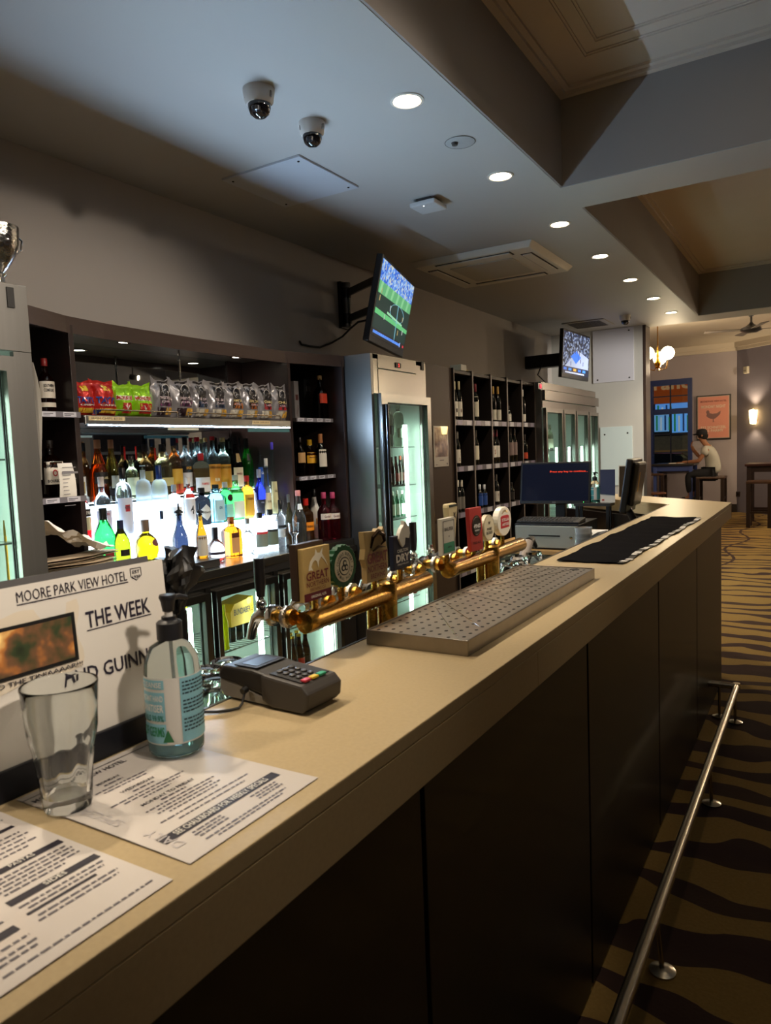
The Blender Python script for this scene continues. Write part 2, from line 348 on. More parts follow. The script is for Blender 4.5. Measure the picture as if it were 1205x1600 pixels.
MB().box((-2.66, 5.51, ZC-.052), (-2.12, 6.05, ZC-.045)).build('intake_grille', M('#b9b7b0', .5), t, bevel=.002)
for (x0, x1, y0, y1) in ((-2.70, -2.08, 5.345, 5.415), (-2.70, -2.08, 6.145, 6.215), (-2.83, -2.76, 5.47, 6.09), (-2.02, -1.95, 5.47, 6.09)):
    MB().box((x0-.012, y0-.012, ZC-.048), (x1+.012, y1+.012, ZC-.0451)).build('slot', M('#2c2926', .7), t)
    MB().box((x0, y0, ZC-.056), (x1, y1, ZC-.048)).build('louvre', ACM, t, bevel=.002)
t = thing('ceiling_vent', 'flat rectangular air vent near the far television', 'vent', (-2.6, 9.35, ZC))
MB().box((-2.86, 9.08, ZC-.012), (-2.34, 9.62, ZC)).build('frame', M('#a9a59c', .5), t, bevel=.004)
for k in range(8): MB().box((-2.8, 9.13+k*.058, ZC-.017), (-2.4, 9.155+k*.058, ZC-.012)).build('slat', M('#5d5853', .6), t)
# ================================================================ the bar
CT = 1.08; XF = -.493; XI = -.826; SX = Vector((0, 1, 0))
def stone():
    m = M('#af9c7a', .36, noise=.10, nscale=160, spec=.22)
    return m
STONE = stone()
t = thing('bar_worktop', 'long beige stone bar top with a deep front edge and angled far return', 'bar top', (-.65, 2.4, .986))
p1, p2 = at(1143.5, 785, z=CT), Vector((-1.75, 6.02, CT)); q1, q2 = Vector((XI, 4.72, CT)), Vector((-1.62, 5.47, CT))
top = [(XF, -.9), (p1.x, p1.y), (p2.x, p2.y), (q2.x, q2.y), (q1.x, q1.y), (XI, -.9)]
MB().prism(top, lambda x, y: (x, y, CT-.022), lambda x, y: (x, y, CT)).build('top_slab', STONE, t, bevel=.002)
MB().box((XF, -.9, .986), (XF-.03, 1.37, CT-.0222)).build('fascia', STONE, t, bevel=.001)
MB().box((XF, 1.371, .986), (XF-.03, 4.86, CT-.0222)).build('fascia', STONE, t, bevel=.001)
e = (p2-p1).normalized(); en = Vector((e.y, -e.x, 0))
def strip(a, b, nrm, th, z0, z1):
    a, b = Vector(a), Vector(b); n_ = nrm*th
    return MB().add([(a.x, a.y, z0), (b.x, b.y, z0), (b.x+n_.x, b.y+n_.y, z0), (a.x+n_.x, a.y+n_.y, z0), (a.x, a.y, z1), (b.x, b.y, z1), (b.x+n_.x, b.y+n_.y, z1), (a.x+n_.x, a.y+n_.y, z1)],
                    [(0,3,2,1),(4,5,6,7),(0,1,5,4),(1,2,6,5),(2,3,7,6),(3,0,4,7)])
strip(p1, p2, -en, .03, .986, CT-.0222).build('fascia', STONE, t, bevel=.001)
strip(q1, q2, en, .02, 1.0, CT-.0222).build('fascia', STONE, t)
MB().box((XI-.006, -.9, CT-.03), (XI, 4.7, CT+.001)).build('inner_edge_strip', M('#5b544d', .35, .8), t)
# dark front panels with shadow gaps
FRONT = M('#17110f', .42, noise=.3, nscale=8, stretch=(1, 6, .4), coat=.06)
t = thing('bar_panelling', 'dark timber bar front of tall flat panels with shadow gaps', 'bar front', (-.6, 2.0, 0))
ys = [-.9, -.02, .932, 1.834, 2.768, 3.70, 4.66]
for a, b in zip(ys[:-1], ys[1:]):
    MB().box((-.545, a+.007, .012 if b < 4 else .012), (-.525, b-.007, .984)).build('panel', FRONT, t, bevel=.0015)
MB().box((-.80, -.9, 0), (-.546, 4.65, .985)).build('carcass', M('#0b0908', .7), t)
MB().prism([(-.546, 4.66), (-.80, 4.66), (-1.72, 5.5), (-1.6, 5.75)], lambda x, y: (x, y, 0), lambda x, y: (x, y, .985)).build('return_panel', FRONT, t)
# foot rail
t = thing('foot_rail', 'brushed steel tubular foot rail along the bar', 'foot rail', (-.39, 2, 0))
RAIL = M('#b5afa4', .25, 1, noise=.15, nscale=40, bump=.03)
MB().tube([(-.39, -.9, .17), (-.39, 2, .17), (-.39, 3.4, .17), (-.39, 4.108, .17)], .0175, 16).build('rail', RAIL, t, smooth=True)
MB().tube([(-.39, 4.10, .17), (-.46, 4.10, .17), (-.5245, 4.10, .17)], .0172, 16).build('end_return', RAIL, t, smooth=True)
MB().lathe([(.018, -.018), (.019, 0), (.018, .018)], (-.39, 4.103, .17), 14).build('corner_joint', RAIL, t, smooth=True)
for x_, y_ in ((-.39, .9), (-.375, 1.99), (-.382, 3.06), (-.39, 4.03), (-.47, 4.08)):
    po = MB().tube([(x_, y_, .004), (-.39 if x_ > -.45 else x_, y_, .165)], .007, 10).build('post', RAIL, t, smooth=True)
    MB().lathe([(.036, .0005), (.036, .006), (.02, .012), (.008, .014)], (x_, y_, 0), 20).build('flange', RAIL, po, smooth=True)
# drip tray
t = thing('drip_tray', 'long perforated stainless drip tray on the bar top', 'drip tray', (-.68, 1.64, CT))
x0, x1, y0, y1, zt = -.80, -.572, 1.21, 2.085, CT+.031
mb = MB().box((x0, y0, CT+.0005), (x1, y0+.004, zt)).box((x0, y1-.004, CT+.0005), (x1, y1, zt)).box((x0, y0+.004, CT+.0005), (x0+.004, y1-.004, zt)).box((x1-.004, y0+.004, CT+.0005), (x1, y1-.004, zt)).box((x0+.004, y0+.004, CT+.0005), (x1-.004, y1-.004, CT+.006))
TRAY = M('#8a837c', .3, 1, noise=.15, nscale=30, bump=.05)
mb.build('trough', TRAY, t, bevel=.0012)
MB().box((x0+.0045, y0+.0045, zt-.006), (x1-.0045, y1-.0045, zt-.0025)).build('grille_plate', M('#a8a198', .36, 1, noise=.25, nscale=14, bump=.04), t)
mb = MB()
for j in range(30):
    for i in range(8):
        x_, y_ = x0+.02+i*.0265, y0+.018+j*.029+(.0145 if i % 2 else 0)
        if y_ > y1-.012: continue
        mb.prism([(.0038*math.cos(k*math.pi/4), .0048*math.sin(k*math.pi/4)) for k in range(8)], lambda a, b: (x_+a, y_+b, zt-.0026), lambda a, b: (x_+a, y_+b, zt-.0021))
o = mb.build('drain_holes', M('#0b0908', .8), t); o['kind'] = 'stuff'
for k, (a_, b_) in enumerate((((x0+.03, y0+.25), (x1-.03, y0+.02)), ((x0+.03, y0+.30), (x1-.03, y0+.12)), ((x0+.02, y1-.30), (x0+.12, y1-.02)), ((x0+.05, y1-.34), (x0+.17, y1-.04)), ((x0+.03, y0+.42), (x1-.05, y0+.34)), ((x0+.02, y1-.42), (x1-.06, y1-.30)))):
    MB().tube([(a_[0], a_[1], zt-.0024), (b_[0], b_[1], zt-.0024)], .0009, 5).build('crease', M('#cfc8c0', .2, 1), t)
MB().lathe([(.014, 0), (.014, .0006)], (x1-.05, y1-.03, zt-.0024), 16).build('finger_hole', BLACK, t)
# bar runner with chequered edge
t = thing('bar_runner', 'black terry bar towel with a chequered edge on the bar top', 'bar towel', (-.67, 3.1, CT))
def cloth(u, v):
    x = -.775+u*(.2-.0*v)+.022*v*(1-u)*.3+.02*v*u*1.5; y = 2.352+v*1.515+.02*(1-u)*v
    return (x+.004*math.sin(v*23), y+.004*math.sin(u*19+2), CT+.0055+.0018*math.sin(u*9+v*31)+.0008*math.sin(v*70))
mb = MB().grid(cloth, 14, 60); n_ = len(mb.v); mb.grid(lambda u, v: Vector(cloth(u, v))-Vector((0, 0, .0024)), 14, 60)
mb.build('towel', M('#0f0d0f', .98, noise=.3, nscale=400, bump=.6, spec=.05), t, smooth=True)
for k in range(21):
    v = (k+.3+.25*math.sin(k*3.7))/21.5; a = Vector(cloth(1, v)); b = Vector(cloth(1, v+.022+.006*math.sin(k*5))); jx = .004*math.sin(k*2.3)
    MB().add([a+Vector((.001, 0, -.001)), a+Vector((.021+jx, .004, -.0015)), b+Vector((.021+jx, .004, -.0015)), b+Vector((.001, 0, -.001)), a+Vector((.001, 0, .001)), a+Vector((.021+jx, .004, .0005)), b+Vector((.021+jx, .004, .0005)), b+Vector((.001, 0, .001))],
             [(0,1,2,3),(7,6,5,4),(0,4,5,1),(1,5,6,2),(2,6,7,3),(3,7,4,0)]).build('white_check', M('#cfcac2', .9), t)
mb = MB().grid(lambda u, v: Vector(cloth(1, v))+Vector((u*.02, 0, -.0012)), 1, 40).grid(lambda u, v: Vector(cloth(1, v))+Vector((u*.02, 0, -.002)), 1, 40)
mb.build('edge_band', BLACK, t)

# ---------------------------------------------------------------- printed menus (portrait, foot towards the front edge)
INK = M('#1b1626', .5); GREYINK = M('#8c8a90', .6); DARKINK = M('#2a2630', .6)
def menu(name, label, x_top, x_foot, ya, yb, z, rows):
    t = thing(name, label, 'menu', ((x_top+x_foot)/2, (ya+yb)/2, CT), group='laminated menus on the bar')
    O = Vector((x_top, ya, z)); Lx = x_foot-x_top; Ly = yb-ya
    def pt(u, v, dz=0): return Vector((x_top+v*Lx, ya+u*Ly, z+dz+.0012*math.sin(u*3+1)*math.sin(v*3.1)))
    mb = MB().grid(lambda u, v: pt(u, v, .0002), 10, 14).grid(lambda u, v: pt(u, v, -.0006), 10, 14); mb.build('laminated_sheet', M('#cdc6c2', .22, coat=.5), t, smooth=True)
    fine = MB()
    for r in rows:
        k = r[0]
        if k == 'bar':
            _, v, u0, u1, h, s = r
            hb = MB().grid(lambda a, b: pt(u0+(u1-u0)*a, v-h/2+h*b, .0007), 8, 1).build('heading_bar', INK, t)
            if s:
                uc = r[2]+(r[3]-r[2])*.5; wd = min((r[3]-r[2])*.8, len(s)*h*.62)
                rev = MB(); text(rev, s, (0, 0, 0), (0, 1, 0), (-1, 0, 0), wd, h*.62, .01, fn=lambda a, b: pt(uc+a, v-b, .0014)); rev.build('heading_lettering', PAPER, hb)
        elif k == 'txt':
            _, v, uc, wd, h, s = r
            words = MB(); text(words, s, (0, 0, 0), (0, 1, 0), (-1, 0, 0), wd, h, .014, fn=lambda a, b: pt(uc+a, v-b, .0008)); words.build('lettering', DARKINK, t)
        elif k == 'ghost':
            _, v, uc, wd, h, s, ang = r
            c_, s_ = math.cos(ang), math.sin(ang)
            ghost = MB(); text(ghost, s, (0, 0, 0), (0, 1, 0), (-1, 0, 0), wd, h, .0, fn=lambda a, b: pt(uc+(a*c_-b*s_), v-(a*s_+b*c_)*Ly/abs(Lx), .0008)); ghost.build('outline_lettering', M('#b3aeb0', .6), t)
        elif k == 'fine':
            _, v, uc, wd, h = r; u = uc-wd/2; rn = random.Random(int(v*9999)+int(uc*99))
            while u < uc+wd/2:
                l_ = rn.uniform(.015, .05); fine.grid(lambda a, b: pt(u+min(l_, uc+wd/2-u)*a, v-h/2+h*b, .0007), 1, 1); u += l_+.009
    if fine.v: o = fine.build('fine_print', M('#57535c', .6), t); o['kind'] = 'stuff'
    return t
rowsA = [('bar', .045, .0, .9, .006, ''), ('txt', .09, .33, .62, .034, 'MOORE PARK VIEW HOTEL'),
         ('ghost', .20, .91, .42, .07, 'SPECIALS', -1.57), ('ghost', .80, .09, .25, .06, 'DAILY', 1.57), ('ghost', .42, .085, .42, .06, 'SPECIALS', 1.57),
         ('txt', .20, .40, .16, .022, 'MONDAY'), ('fine', .235, .40, .13, .012), ('fine', .27, .42, .36, .01), ('fine', .295, .42, .3, .01),
         ('txt', .355, .44, .24, .022, 'WEDNESDAY'), ('fine', .39, .44, .15, .012), ('fine', .425, .44, .52, .01), ('fine', .45, .44, .4, .01), ('fine', .475, .44, .2, .01),
         ('txt', .525, .46, .38, .022, 'MONDAY TO FRIDAY'), ('fine', .555, .46, .18, .012), ('fine', .585, .48, .5, .01), ('fine', .61, .48, .4, .01), ('fine', .635, .48, .46, .01), ('fine', .66, .48, .36, .01),
         ('fine', .70, .52, .66, .009), ('fine', .735, .52, .5, .009), ('bar', .81, .06, .93, .052, 'SEE CHALKBOARD FOR WEEKLY SPECIALS'),
         ('fine', .86, .3, .2, .01), ('fine', .88, .3, .22, .01), ('fine', .90, .3, .2, .01), ('fine', .86, .74, .22, .01), ('fine', .88, .74, .18, .01), ('fine', .90, .74, .2, .01),
         ('fine', .935, .5, .62, .009), ('fine', .955, .5, .5, .009)]
t = menu('daily_specials_menu', 'laminated daily specials sheet under the glass and sanitiser bottle', -.806, -.521, .463, .670, CT+.0013, rowsA)
rowsB = [('txt', .05, .5, .5, .03, 'MOORE PARK VIEW HOTEL'), ('fine', .12, .7, .5, .01), ('fine', .15, .7, .4, .01), ('fine', .12, .2, .3, .01), ('bar', .20, .04, .94, .022, ''),
         ('fine', .26, .72, .4, .01), ('fine', .29, .72, .44, .01), ('fine', .32, .72, .36, .01), ('fine', .35, .72, .42, .01), ('fine', .38, .72, .3, .01), ('fine', .26, .25, .4, .01), ('fine', .29, .25, .44, .01), ('fine', .34, .25, .36, .01),
         ('bar', .455, .06, .44, .034, ''), ('bar', .455, .55, .97, .034, 'PASTAS'), ('fine', .5, .75, .4, .01), ('fine', .525, .75, .42, .01), ('fine', .55, .75, .4, .01), ('fine', .575, .74, .44, .01), ('fine', .6, .7, .3, .01), ('fine', .5, .25, .4, .01), ('fine', .53, .25, .4, .01), ('fine', .57, .25, .4, .01),
         ('bar', .655, .52, .97, .036, 'SIDES'), ('fine', .70, .74, .42, .01), ('fine', .725, .74, .38, .01), ('bar', .752, .52, .86, .014, ''), ('fine', .785, .74, .4, .01), ('fine', .81, .72, .4, .01),
         ('bar', .78, .05, .45, .036, 'MENU'), ('fine', .64, .25, .3, .01), ('fine', .68, .25, .36, .01), ('fine', .72, .25, .4, .01), ('fine', .84, .25, .4, .01), ('fine', .875, .25, .4, .01), ('fine', .9, .25, .36, .01), ('fine', .945, .6, .7, .009)]
t = menu('food_menu', 'laminated food menu in the near corner of the bar', -.809, -.516, .232, .437, CT+.0013, rowsB)

# ---------------------------------------------------------------- upright sign with the trivia of the week
SXP = -.815
t = thing('table_sign', 'white printed hotel sign standing in a dark holder behind the pint glass', 'sign', (SXP, .58, CT))
def sp_(y, z, d=0): return Vector((SXP+d+(z-CT)*-.09, y+(z-CT)*.02, z))
MB().sheet([sp_(.415, 1.112), sp_(.722, 1.112), sp_(.722, 1.326), sp_(.415, 1.326)], .0012).build('printed_sheet', M('#c4bfb8', .35), t)
MB().box((SXP-.022, .40, CT+.0005), (SXP+.004, .69, 1.0805+.037)).build('holder_base', M('#0d0e16', .4), t, bevel=.002)
MB().sheet([sp_(.41, 1.12, -.004), sp_(.715, 1.12, -.004), sp_(.70, 1.334, -.006), sp_(.41, 1.334, -.006)], .003).build('backing_board', M('#4c4a4b', .5), t)
def sline(mb, s, y0, y1, z, h, bold=.02, dz=.0):
    text(mb, s, sp_((y0+y1)/2, z, .0022), (0, 1, 0), (-.09, dz, 1), y1-y0, h, bold)
for s_, a_, b_, z_, h_, bo in (('MOORE PARK VIEW HOTEL', .4945, .6565, 1.3125, .0135, 0), ('THE WEEK', .585, .690, 1.265, .022, .014), ('AND GUINNESS', .543, .712, 1.196, .020, .014)):
    mb = MB(); sline(mb, s_, a_, b_, z_, h_, bo); mb.build('lettering', INK, t)
for y0, y1, z in ((.4945, .658, 1.3025), (.585, .691, 1.2505)): MB().sheet([sp_(y0, z, .0014), sp_(y1, z, .0014), sp_(y1, z+.0014, .0014), sp_(y0, z+.0014, .0014)], .0006).build('underline', INK, t)
mb = MB(); c = (.6725, 1.3125); pr_ = [(-.009, .008), (.009, .008), (.009, -.003), (0, -.009), (-.009, -.003)]
for i in range(5):
    a, b = pr_[i], pr_[(i+1) % 5]; mb.tube([sp_(c[0]+a[0], c[1]+a[1], .0018), sp_(c[0]+b[0], c[1]+b[1], .0018)], .0006, 4)
sline(mb, 'EST', .666, .679, 1.3155, .0045); sline(mb, '1930', .666, .679, 1.3085, .0045)
mb.build('crest', INK, t)
# taped-on picture slip
mb = MB().grid(lambda u, v: sp_(.40+u*.173+.004*math.sin(v*9), 1.206+v*.087-u*.0+.003*math.sin(u*14), .0026+.002*math.sin(u*6)*v), 14, 8).grid(lambda u, v: sp_(.40+u*.173+.004*math.sin(v*9), 1.206+v*.087+.003*math.sin(u*14), .0021+.002*math.sin(u*6)*v), 14, 8)
slip = mb.build('taped_slip', M('#c2b7a6', .6), t, smooth=True)
def picmat():
    m = bpy.data.materials.new('slip_picture'); m.use_nodes = True; nt = m.node_tree; b = nt.nodes['Principled BSDF']; b.inputs['Roughness'].default_value = .4
    tc = nt.nodes.new('ShaderNodeTexCoord'); n = nt.nodes.new('ShaderNodeTexNoise'); n.inputs['Scale'].default_value = 22; n.inputs['Detail'].default_value = 3
    r = nt.nodes.new('ShaderNodeValToRGB'); el = r.color_ramp.elements; el[0].position = .3; el[0].color = lin('#141a10'); el[1].position = .75; el[1].color = lin('#f6d68a')
    for p_, c_ in ((.45, '#2f3a22'), (.55, '#6b4a32'), (.62, '#a86a34')): e_ = el.new(p_); e_.color = lin(c_)
    nt.links.new(tc.outputs['Object'], n.inputs['Vector']); nt.links.new(n.outputs['Fac'], r.inputs[0]); nt.links.new(r.outputs[0], b.inputs['Base Color']); return m
MB().sheet([sp_(.41, 1.219, .0052), sp_(.5665, 1.219, .0052), sp_(.5665, 1.281, .0052), sp_(.41, 1.281, .0052)], .0004).build('picture_border', BLACK, slip)
MB().sheet([sp_(.41, 1.2235, .0058), sp_(.561, 1.2235, .0058), sp_(.561, 1.2765, .0058), sp_(.41, 1.2765, .0058)], .0004).build('picture', picmat(), slip)
mb = MB(); text(mb, 'GET TO THE TINJAAAAR!!!', sp_(.497, 1.2125, .0056), (0, 1, 0), (0, 0, 1), .148, .008, .01); mb.build('caption', DARKINK, slip)

# ---------------------------------------------------------------- pint glass
GLASS = M('#f3f6f4', .01, trans=1, ior=1.45); GLASSB = M('#f2f4f2', .02, trans=1, ior=1.4)
def pint(label, loc, h=.150, rt=.0415, rb=.0265, group=None, seg=40, name='pint_glass', flip=False):
    t = thing(name, label, 'glass', loc, group=group)
    P_ = []
    def ring(r, z, fl):
        out = []
        for k in range(seg):
            th = 2*math.pi*k/seg; rr = r*(1-fl*(.5-.5*math.cos(th*10)))
            out.append((rr*math.cos(th), rr*math.sin(th), z))
        return out
    outer = [(rb*.96, 0, .02), (rb*1.03, .006, .03), (rb*1.1, .03, .06), (rb*1.28, .075*h/.15, .06), (rb*1.38, .085*h/.15, .03), (rb*1.42, .095*h/.15, 0), (rt*.985, h*.97, 0), (rt, h*.985, 0), (rt*.985, h, 0)]
    inner = [(rt*.955, h*.99, 0), (rt*.93, h*.8, 0), (rb*1.28, .095*h/.15, 0), (rb*1.12, .07*h/.15, .02), (rb*.93, .03, .02), (rb*.8, .016, 0), (.004, .014, 0)]
    mb = MB()
    for r, z, fl in outer+inner: mb.v += ring(r, (h-z) if flip else z, fl)
    m = len(outer+inner)
    for i in range(m-1):
        for k in range(seg): k2 = (k+1) % seg; mb.f.append((i*seg+k, i*seg+k2, (i+1)*seg+k2, (i+1)*seg+k))
    mb.f.append(tuple(reversed(range(seg)))); mb.f.append(tuple((m-1)*seg+k for k in range(seg)))
    mb.build('tumbler', GLASS, t, smooth=True, local=True, sharp=60)
    return t
g = at(107, 1258, z=CT+.0035); pint('empty clear pint glass standing on the menu before the sign', (g.x, g.y, CT+.0035), h=.143)
# ---------------------------------------------------------------- hand sanitiser with pump
def sanitiser(label, loc, s, rot, liquid, lab, big):
    t = thing('sanitiser_bottle', label, 'sanitiser bottle', loc, rot, group='hand sanitiser bottles')
    R = .0365*s
    MB().lathe([(R*.86, .0), (R*.98, .004*s), (R, .012*s), (R, .112*s), (R*.94, .128*s), (R*.72, .143*s), (R*.42, .150*s), (R*.38, .153*s), (R*.38, .158*s)], seg=32).build('bottle_shell', M('#dfeaea', .03, trans=1, ior=1.12), t, smooth=True, local=True)
    MB().lathe([(R*.84, .003*s), (R*.95, .008*s), (R*.955, .1*s if not big else .022*s), (0, .1*s if not big else .022*s)], seg=28).build('gel', M(liquid, .1, trans=.6, ior=1.33), t, smooth=True, local=True)
    def lp(a, z, dr=.0005): return ((R+dr)*math.sin(a), -(R+dr)*math.cos(a), z)
    l = MB().grid(lambda u, v: lp(-1.35+u*2.9, (.02+v*.088)*s), 26, 1).grid(lambda u, v: lp(-1.35+u*2.9, (.02+v*.088)*s, .0001), 26, 1).build('label', M('#cfcdc8', .45), t, smooth=True, local=True)
    MB().grid(lambda u, v: lp(.25+u*1.28, (.022+v*.085)*s, .0012), 12, 1).build('direction_panel', M(lab, .5), l, local=True)
    MB().grid(lambda u, v: lp(-1.34+u*1.05, (.094+v*.012)*s, .0012), 10, 1).grid(lambda u, v: lp(-1.34+u*1.05, (.052+v*.038)*s, .0012), 10, 1).grid(lambda u, v: lp(-1.34+u*1.05, (.022+v*.026)*s, .0012), 10, 1).build('colour_panel', M(lab, .5), l, local=True)
    if big:
        for nm, mat, s_, ac, aw, z, h in (('brand_line', PAPER, 'CLEANSE', -.82, .9, .100, .007), ('name_line', PAPER, 'INSTANT HAND', -.82, .95, .082, .008), ('name_line', PAPER, 'SANITISER', -.82, .95, .069, .010), ('claim_line', M('#1d6b57', .5), 'KILLS 99.9%', -.82, .95, .0555, .009), ('claim_line', M('#1f7a4a', .5), 'OF GERMS', -.82, .95, .038, .013)):
            mb = MB(); text(mb, s_, (0, 0, 0), (1, 0, 0), (0, 0, 1), aw, h, .015, fn=lambda a, b: lp(ac+a, z*s+b, .002)); mb.build(nm, mat, l, local=True)
        MB().add([lp(-.42, .024*s, .002), lp(-.04, .024*s, .002), lp(-.23, .041*s, .002)], [(0, 1, 2)]).build('green_triangle', M('#1f6b3f', .5), l, local=True)
        mb = MB(); rn = random.Random(3)
        for i in range(15):
            a = .32; z = (.100-i*.0049)*s
            while a < 1.42:
                w_ = rn.uniform(.05, .16)
                if i % 5 != 4: mb.grid(lambda u, v: lp(a+u*min(w_, 1.45-a), z+v*.0022*s, .0022), 2, 1)
                a += w_+.03
        o = mb.build('fine_print', M('#21343c', .6), l, local=True); o['kind'] = 'stuff'
    MB().lathe([(R*.46, .152*s), (R*.46, .174*s), (R*.40, .176*s), (R*.26, .178*s), (R*.26, .182*s), (0, .182*s)], seg=22).build('screw_cap', M('#15151a', .45), t, smooth=True, local=True)
    pm = MB().lathe([(.0055*s, .18*s), (.0055*s, .192*s)], seg=12).build('pump_stem', M('#c9c6c2', .4), t, smooth=True, local=True)
    MB().lathe([(.0075*s, .189*s), (.0095*s, .202*s), (.0115*s, .208*s), (.0105*s, .211*s), (0, .211*s)], seg=14).build('pump_head', M('#121216', .4), t, smooth=True, local=True)
    MB().tube([(0, 0, .205*s), (.014*s, .008*s, .206*s), (.024*s, .016*s, .202*s)], [.005*s, .004*s, .0032*s], 8).build('nozzle', M('#121216', .4), t, smooth=True, local=True)
    MB().tube([(0, 0, .16*s), (.003, .004, .02*s)], .0024*s, 6).build('dip_tube', M('#d5dada', .4), t, smooth=True, local=True)
    return t
g = at(277, 1170, z=CT+.003)
sanitiser('clear pump bottle of hand sanitiser with pale blue label on the menu corner', (g.x, g.y, CT+.003), 1.0, math.radians(47), '#9fc4cc', '#7fb4c4', True)

# ---------------------------------------------------------------- card payment terminal
t = thing('card_terminal', 'grey and black card payment terminal with coloured keys', 'card terminal', (-.748, .872, CT), math.radians(-2))
GREY = M('#3f3b39', .5); LGREY = M('#8a857f', .5)
def prof(mb, pts, y0, y1): return mb.prism(pts, lambda x, z: (x, y0, z), lambda x, z: (x, y1, z))
prof(MB(), [(-.088, .004), (-.096, .02), (-.094, .034), (-.06, .03), (.0, .016), (.03, .01), (.03, .003)], -.038, .038).build('lower_shell', LGREY, t, local=True, bevel=.003)
prof(MB(), [(-.0945, .034), (-.0935, .046), (-.084, .056), (-.02, .0565), (.012, .052), (.012, .018), (-.06, .0305)], -.041, .041).build('upper_shell', M('#2a2725', .45), t, local=True, bevel=.004)
prof(MB(), [(.0005, .012), (.0, .053), (.082, .046), (.095, .034), (.092, .012), (.082, .003), (.02, .003)], -.0425, .0425).build('keypad_shell', GREY, t, local=True, bevel=.004)
sc = MB().add([(-.064, -.034, .0572), (-.014, -.034, .0572), (-.014, .034, .0572), (-.064, .034, .0572), (-.064, -.034, .059), (-.014, -.034, .059), (-.014, .034, .059), (-.064, .034, .059)], [(0,3,2,1),(4,5,6,7),(0,1,5,4),(1,2,6,5),(2,3,7,6),(3,0,4,7)]).build('display_bezel', M('#0b0a0b', .55), t, local=True, bevel=.001)
MB().box((-.055, -.026, .059), (-.022, .026, .0594)).build('screen', M('#2b3340', .35, emit=.03), sc, local=True)
kp = prof(MB(), [(.012, .0525), (.076, .047), (.076, .0485), (.012, .054)], -.034, .034).build('keypad_plate', M('#191716', .5), t, local=True)
for r_ in range(4):
    for c_ in range(3):
        x_ = .021+r_*.013; y_ = -.02+c_*.014+.0; z_ = .0535-(x_-.012)*.086
        MB().lathe([(.0052, 0), (.0052, .0025), (.004, .0034), (0, .0036)], (x_, y_, z_), 10).build('number_key', M('#2d2a29', .4), kp, smooth=True, local=True)
for c_, (y_, hx) in enumerate(((-.023, '#c23342'), (-.0045, '#d9b92e'), (.014, '#1f9a72'))):
    MB().box((.0705, y_-.007, .0475), (.0805, y_+.0085, .0515)).build('colour_key', M(hx, .4), kp, local=True, bevel=.0015)
MB().tube([(-.03, -.0435, .026), (-.03, -.0525, .024)], .0055, 10).build('cable_plug', BLACK, t, local=True, smooth=True)
c0 = Vector((-.78, .822, CT+.02))
mb = MB(); pts = [(-.779, .824, CT+.022), (-.776, .815, CT+.008), (-.775, .806, CT+.0035), (-.782, .794, CT+.003), (-.796, .779, CT+.003), (-.818, .765, CT+.004), (-.835, .752, CT+.005), (-.85, .744, CT-.006), (-.862, .738, CT-.03), (-.87, .73, CT-.09)]
o = mb.tube(pts, .0022, 8).build('terminal_cable', BLACK, None, smooth=True); tag(o, 'thin black cable running from the card terminal over the bar edge', 'cable')

# ---------------------------------------------------------------- glass shelf behind the bar
t = thing('glass_shelf', 'dark steel under-bar bench behind the bar top', 'bench', (-1.0, 1.6, 0))
MB().box((-1.22, .3, .78), (-.83, 2.9, .80)).build('shelf_top', STEELD, t, bevel=.002)
for y_ in (.4, 1.6, 2.8):
    for x_ in (-1.19, -.9): MB().tube([(x_, y_, 0), (x_, y_, .78)], .016, 8).build('leg', STEELD, t)
for y0_, y1_, w_ in ((.835, 1.06, 'near'), (2.06, 2.62, 'far')):
    t = thing('glass_rack', 'dark wire glass rack on the under-bar bench, %s one' % w_, 'rack', (-.92, (y0_+y1_)/2, .80), group='glass racks behind the bar')
    MB().box((-1.0, y0_, .94), (-.845, y1_, .95)).build('tray', STEELD, t)
    for x_ in (-.99, -.855):
        for y_ in (y0_+.01, y1_-.01): MB().tube([(x_, y_, .8005), (x_, y_, .94)], .005, 6).build('leg', STEELD, t)
proto = None
for i, (px, py, lb) in enumerate(((338, 1105, 'upturned glass nearest the card terminal behind the bar'), (357, 1078, 'upturned glass behind the card terminal'), (322, 1110, 'upturned glass half hidden by the sanitiser bottle'),
                    (797, 900, 'upturned glass under the second beer font'), (812, 893, 'upturned glass near the far end of the second font'), (834, 885, 'upturned glass farthest along the under-bar bench'))):
    xx = (-.89, -.95, -.95, -.89, -.90, -.89, -.955)[i]; p = at(px, py, x=xx)
    if proto is None: o = proto = pint(lb, (xx, p.y, .951), h=.145, rt=.042, rb=.03, group='upturned glasses behind the bar', seg=20, name='upturned_glass', flip=True)
    else: o = copy_tree(proto); o.location = (xx, p.y, .951); o['label'] = lb
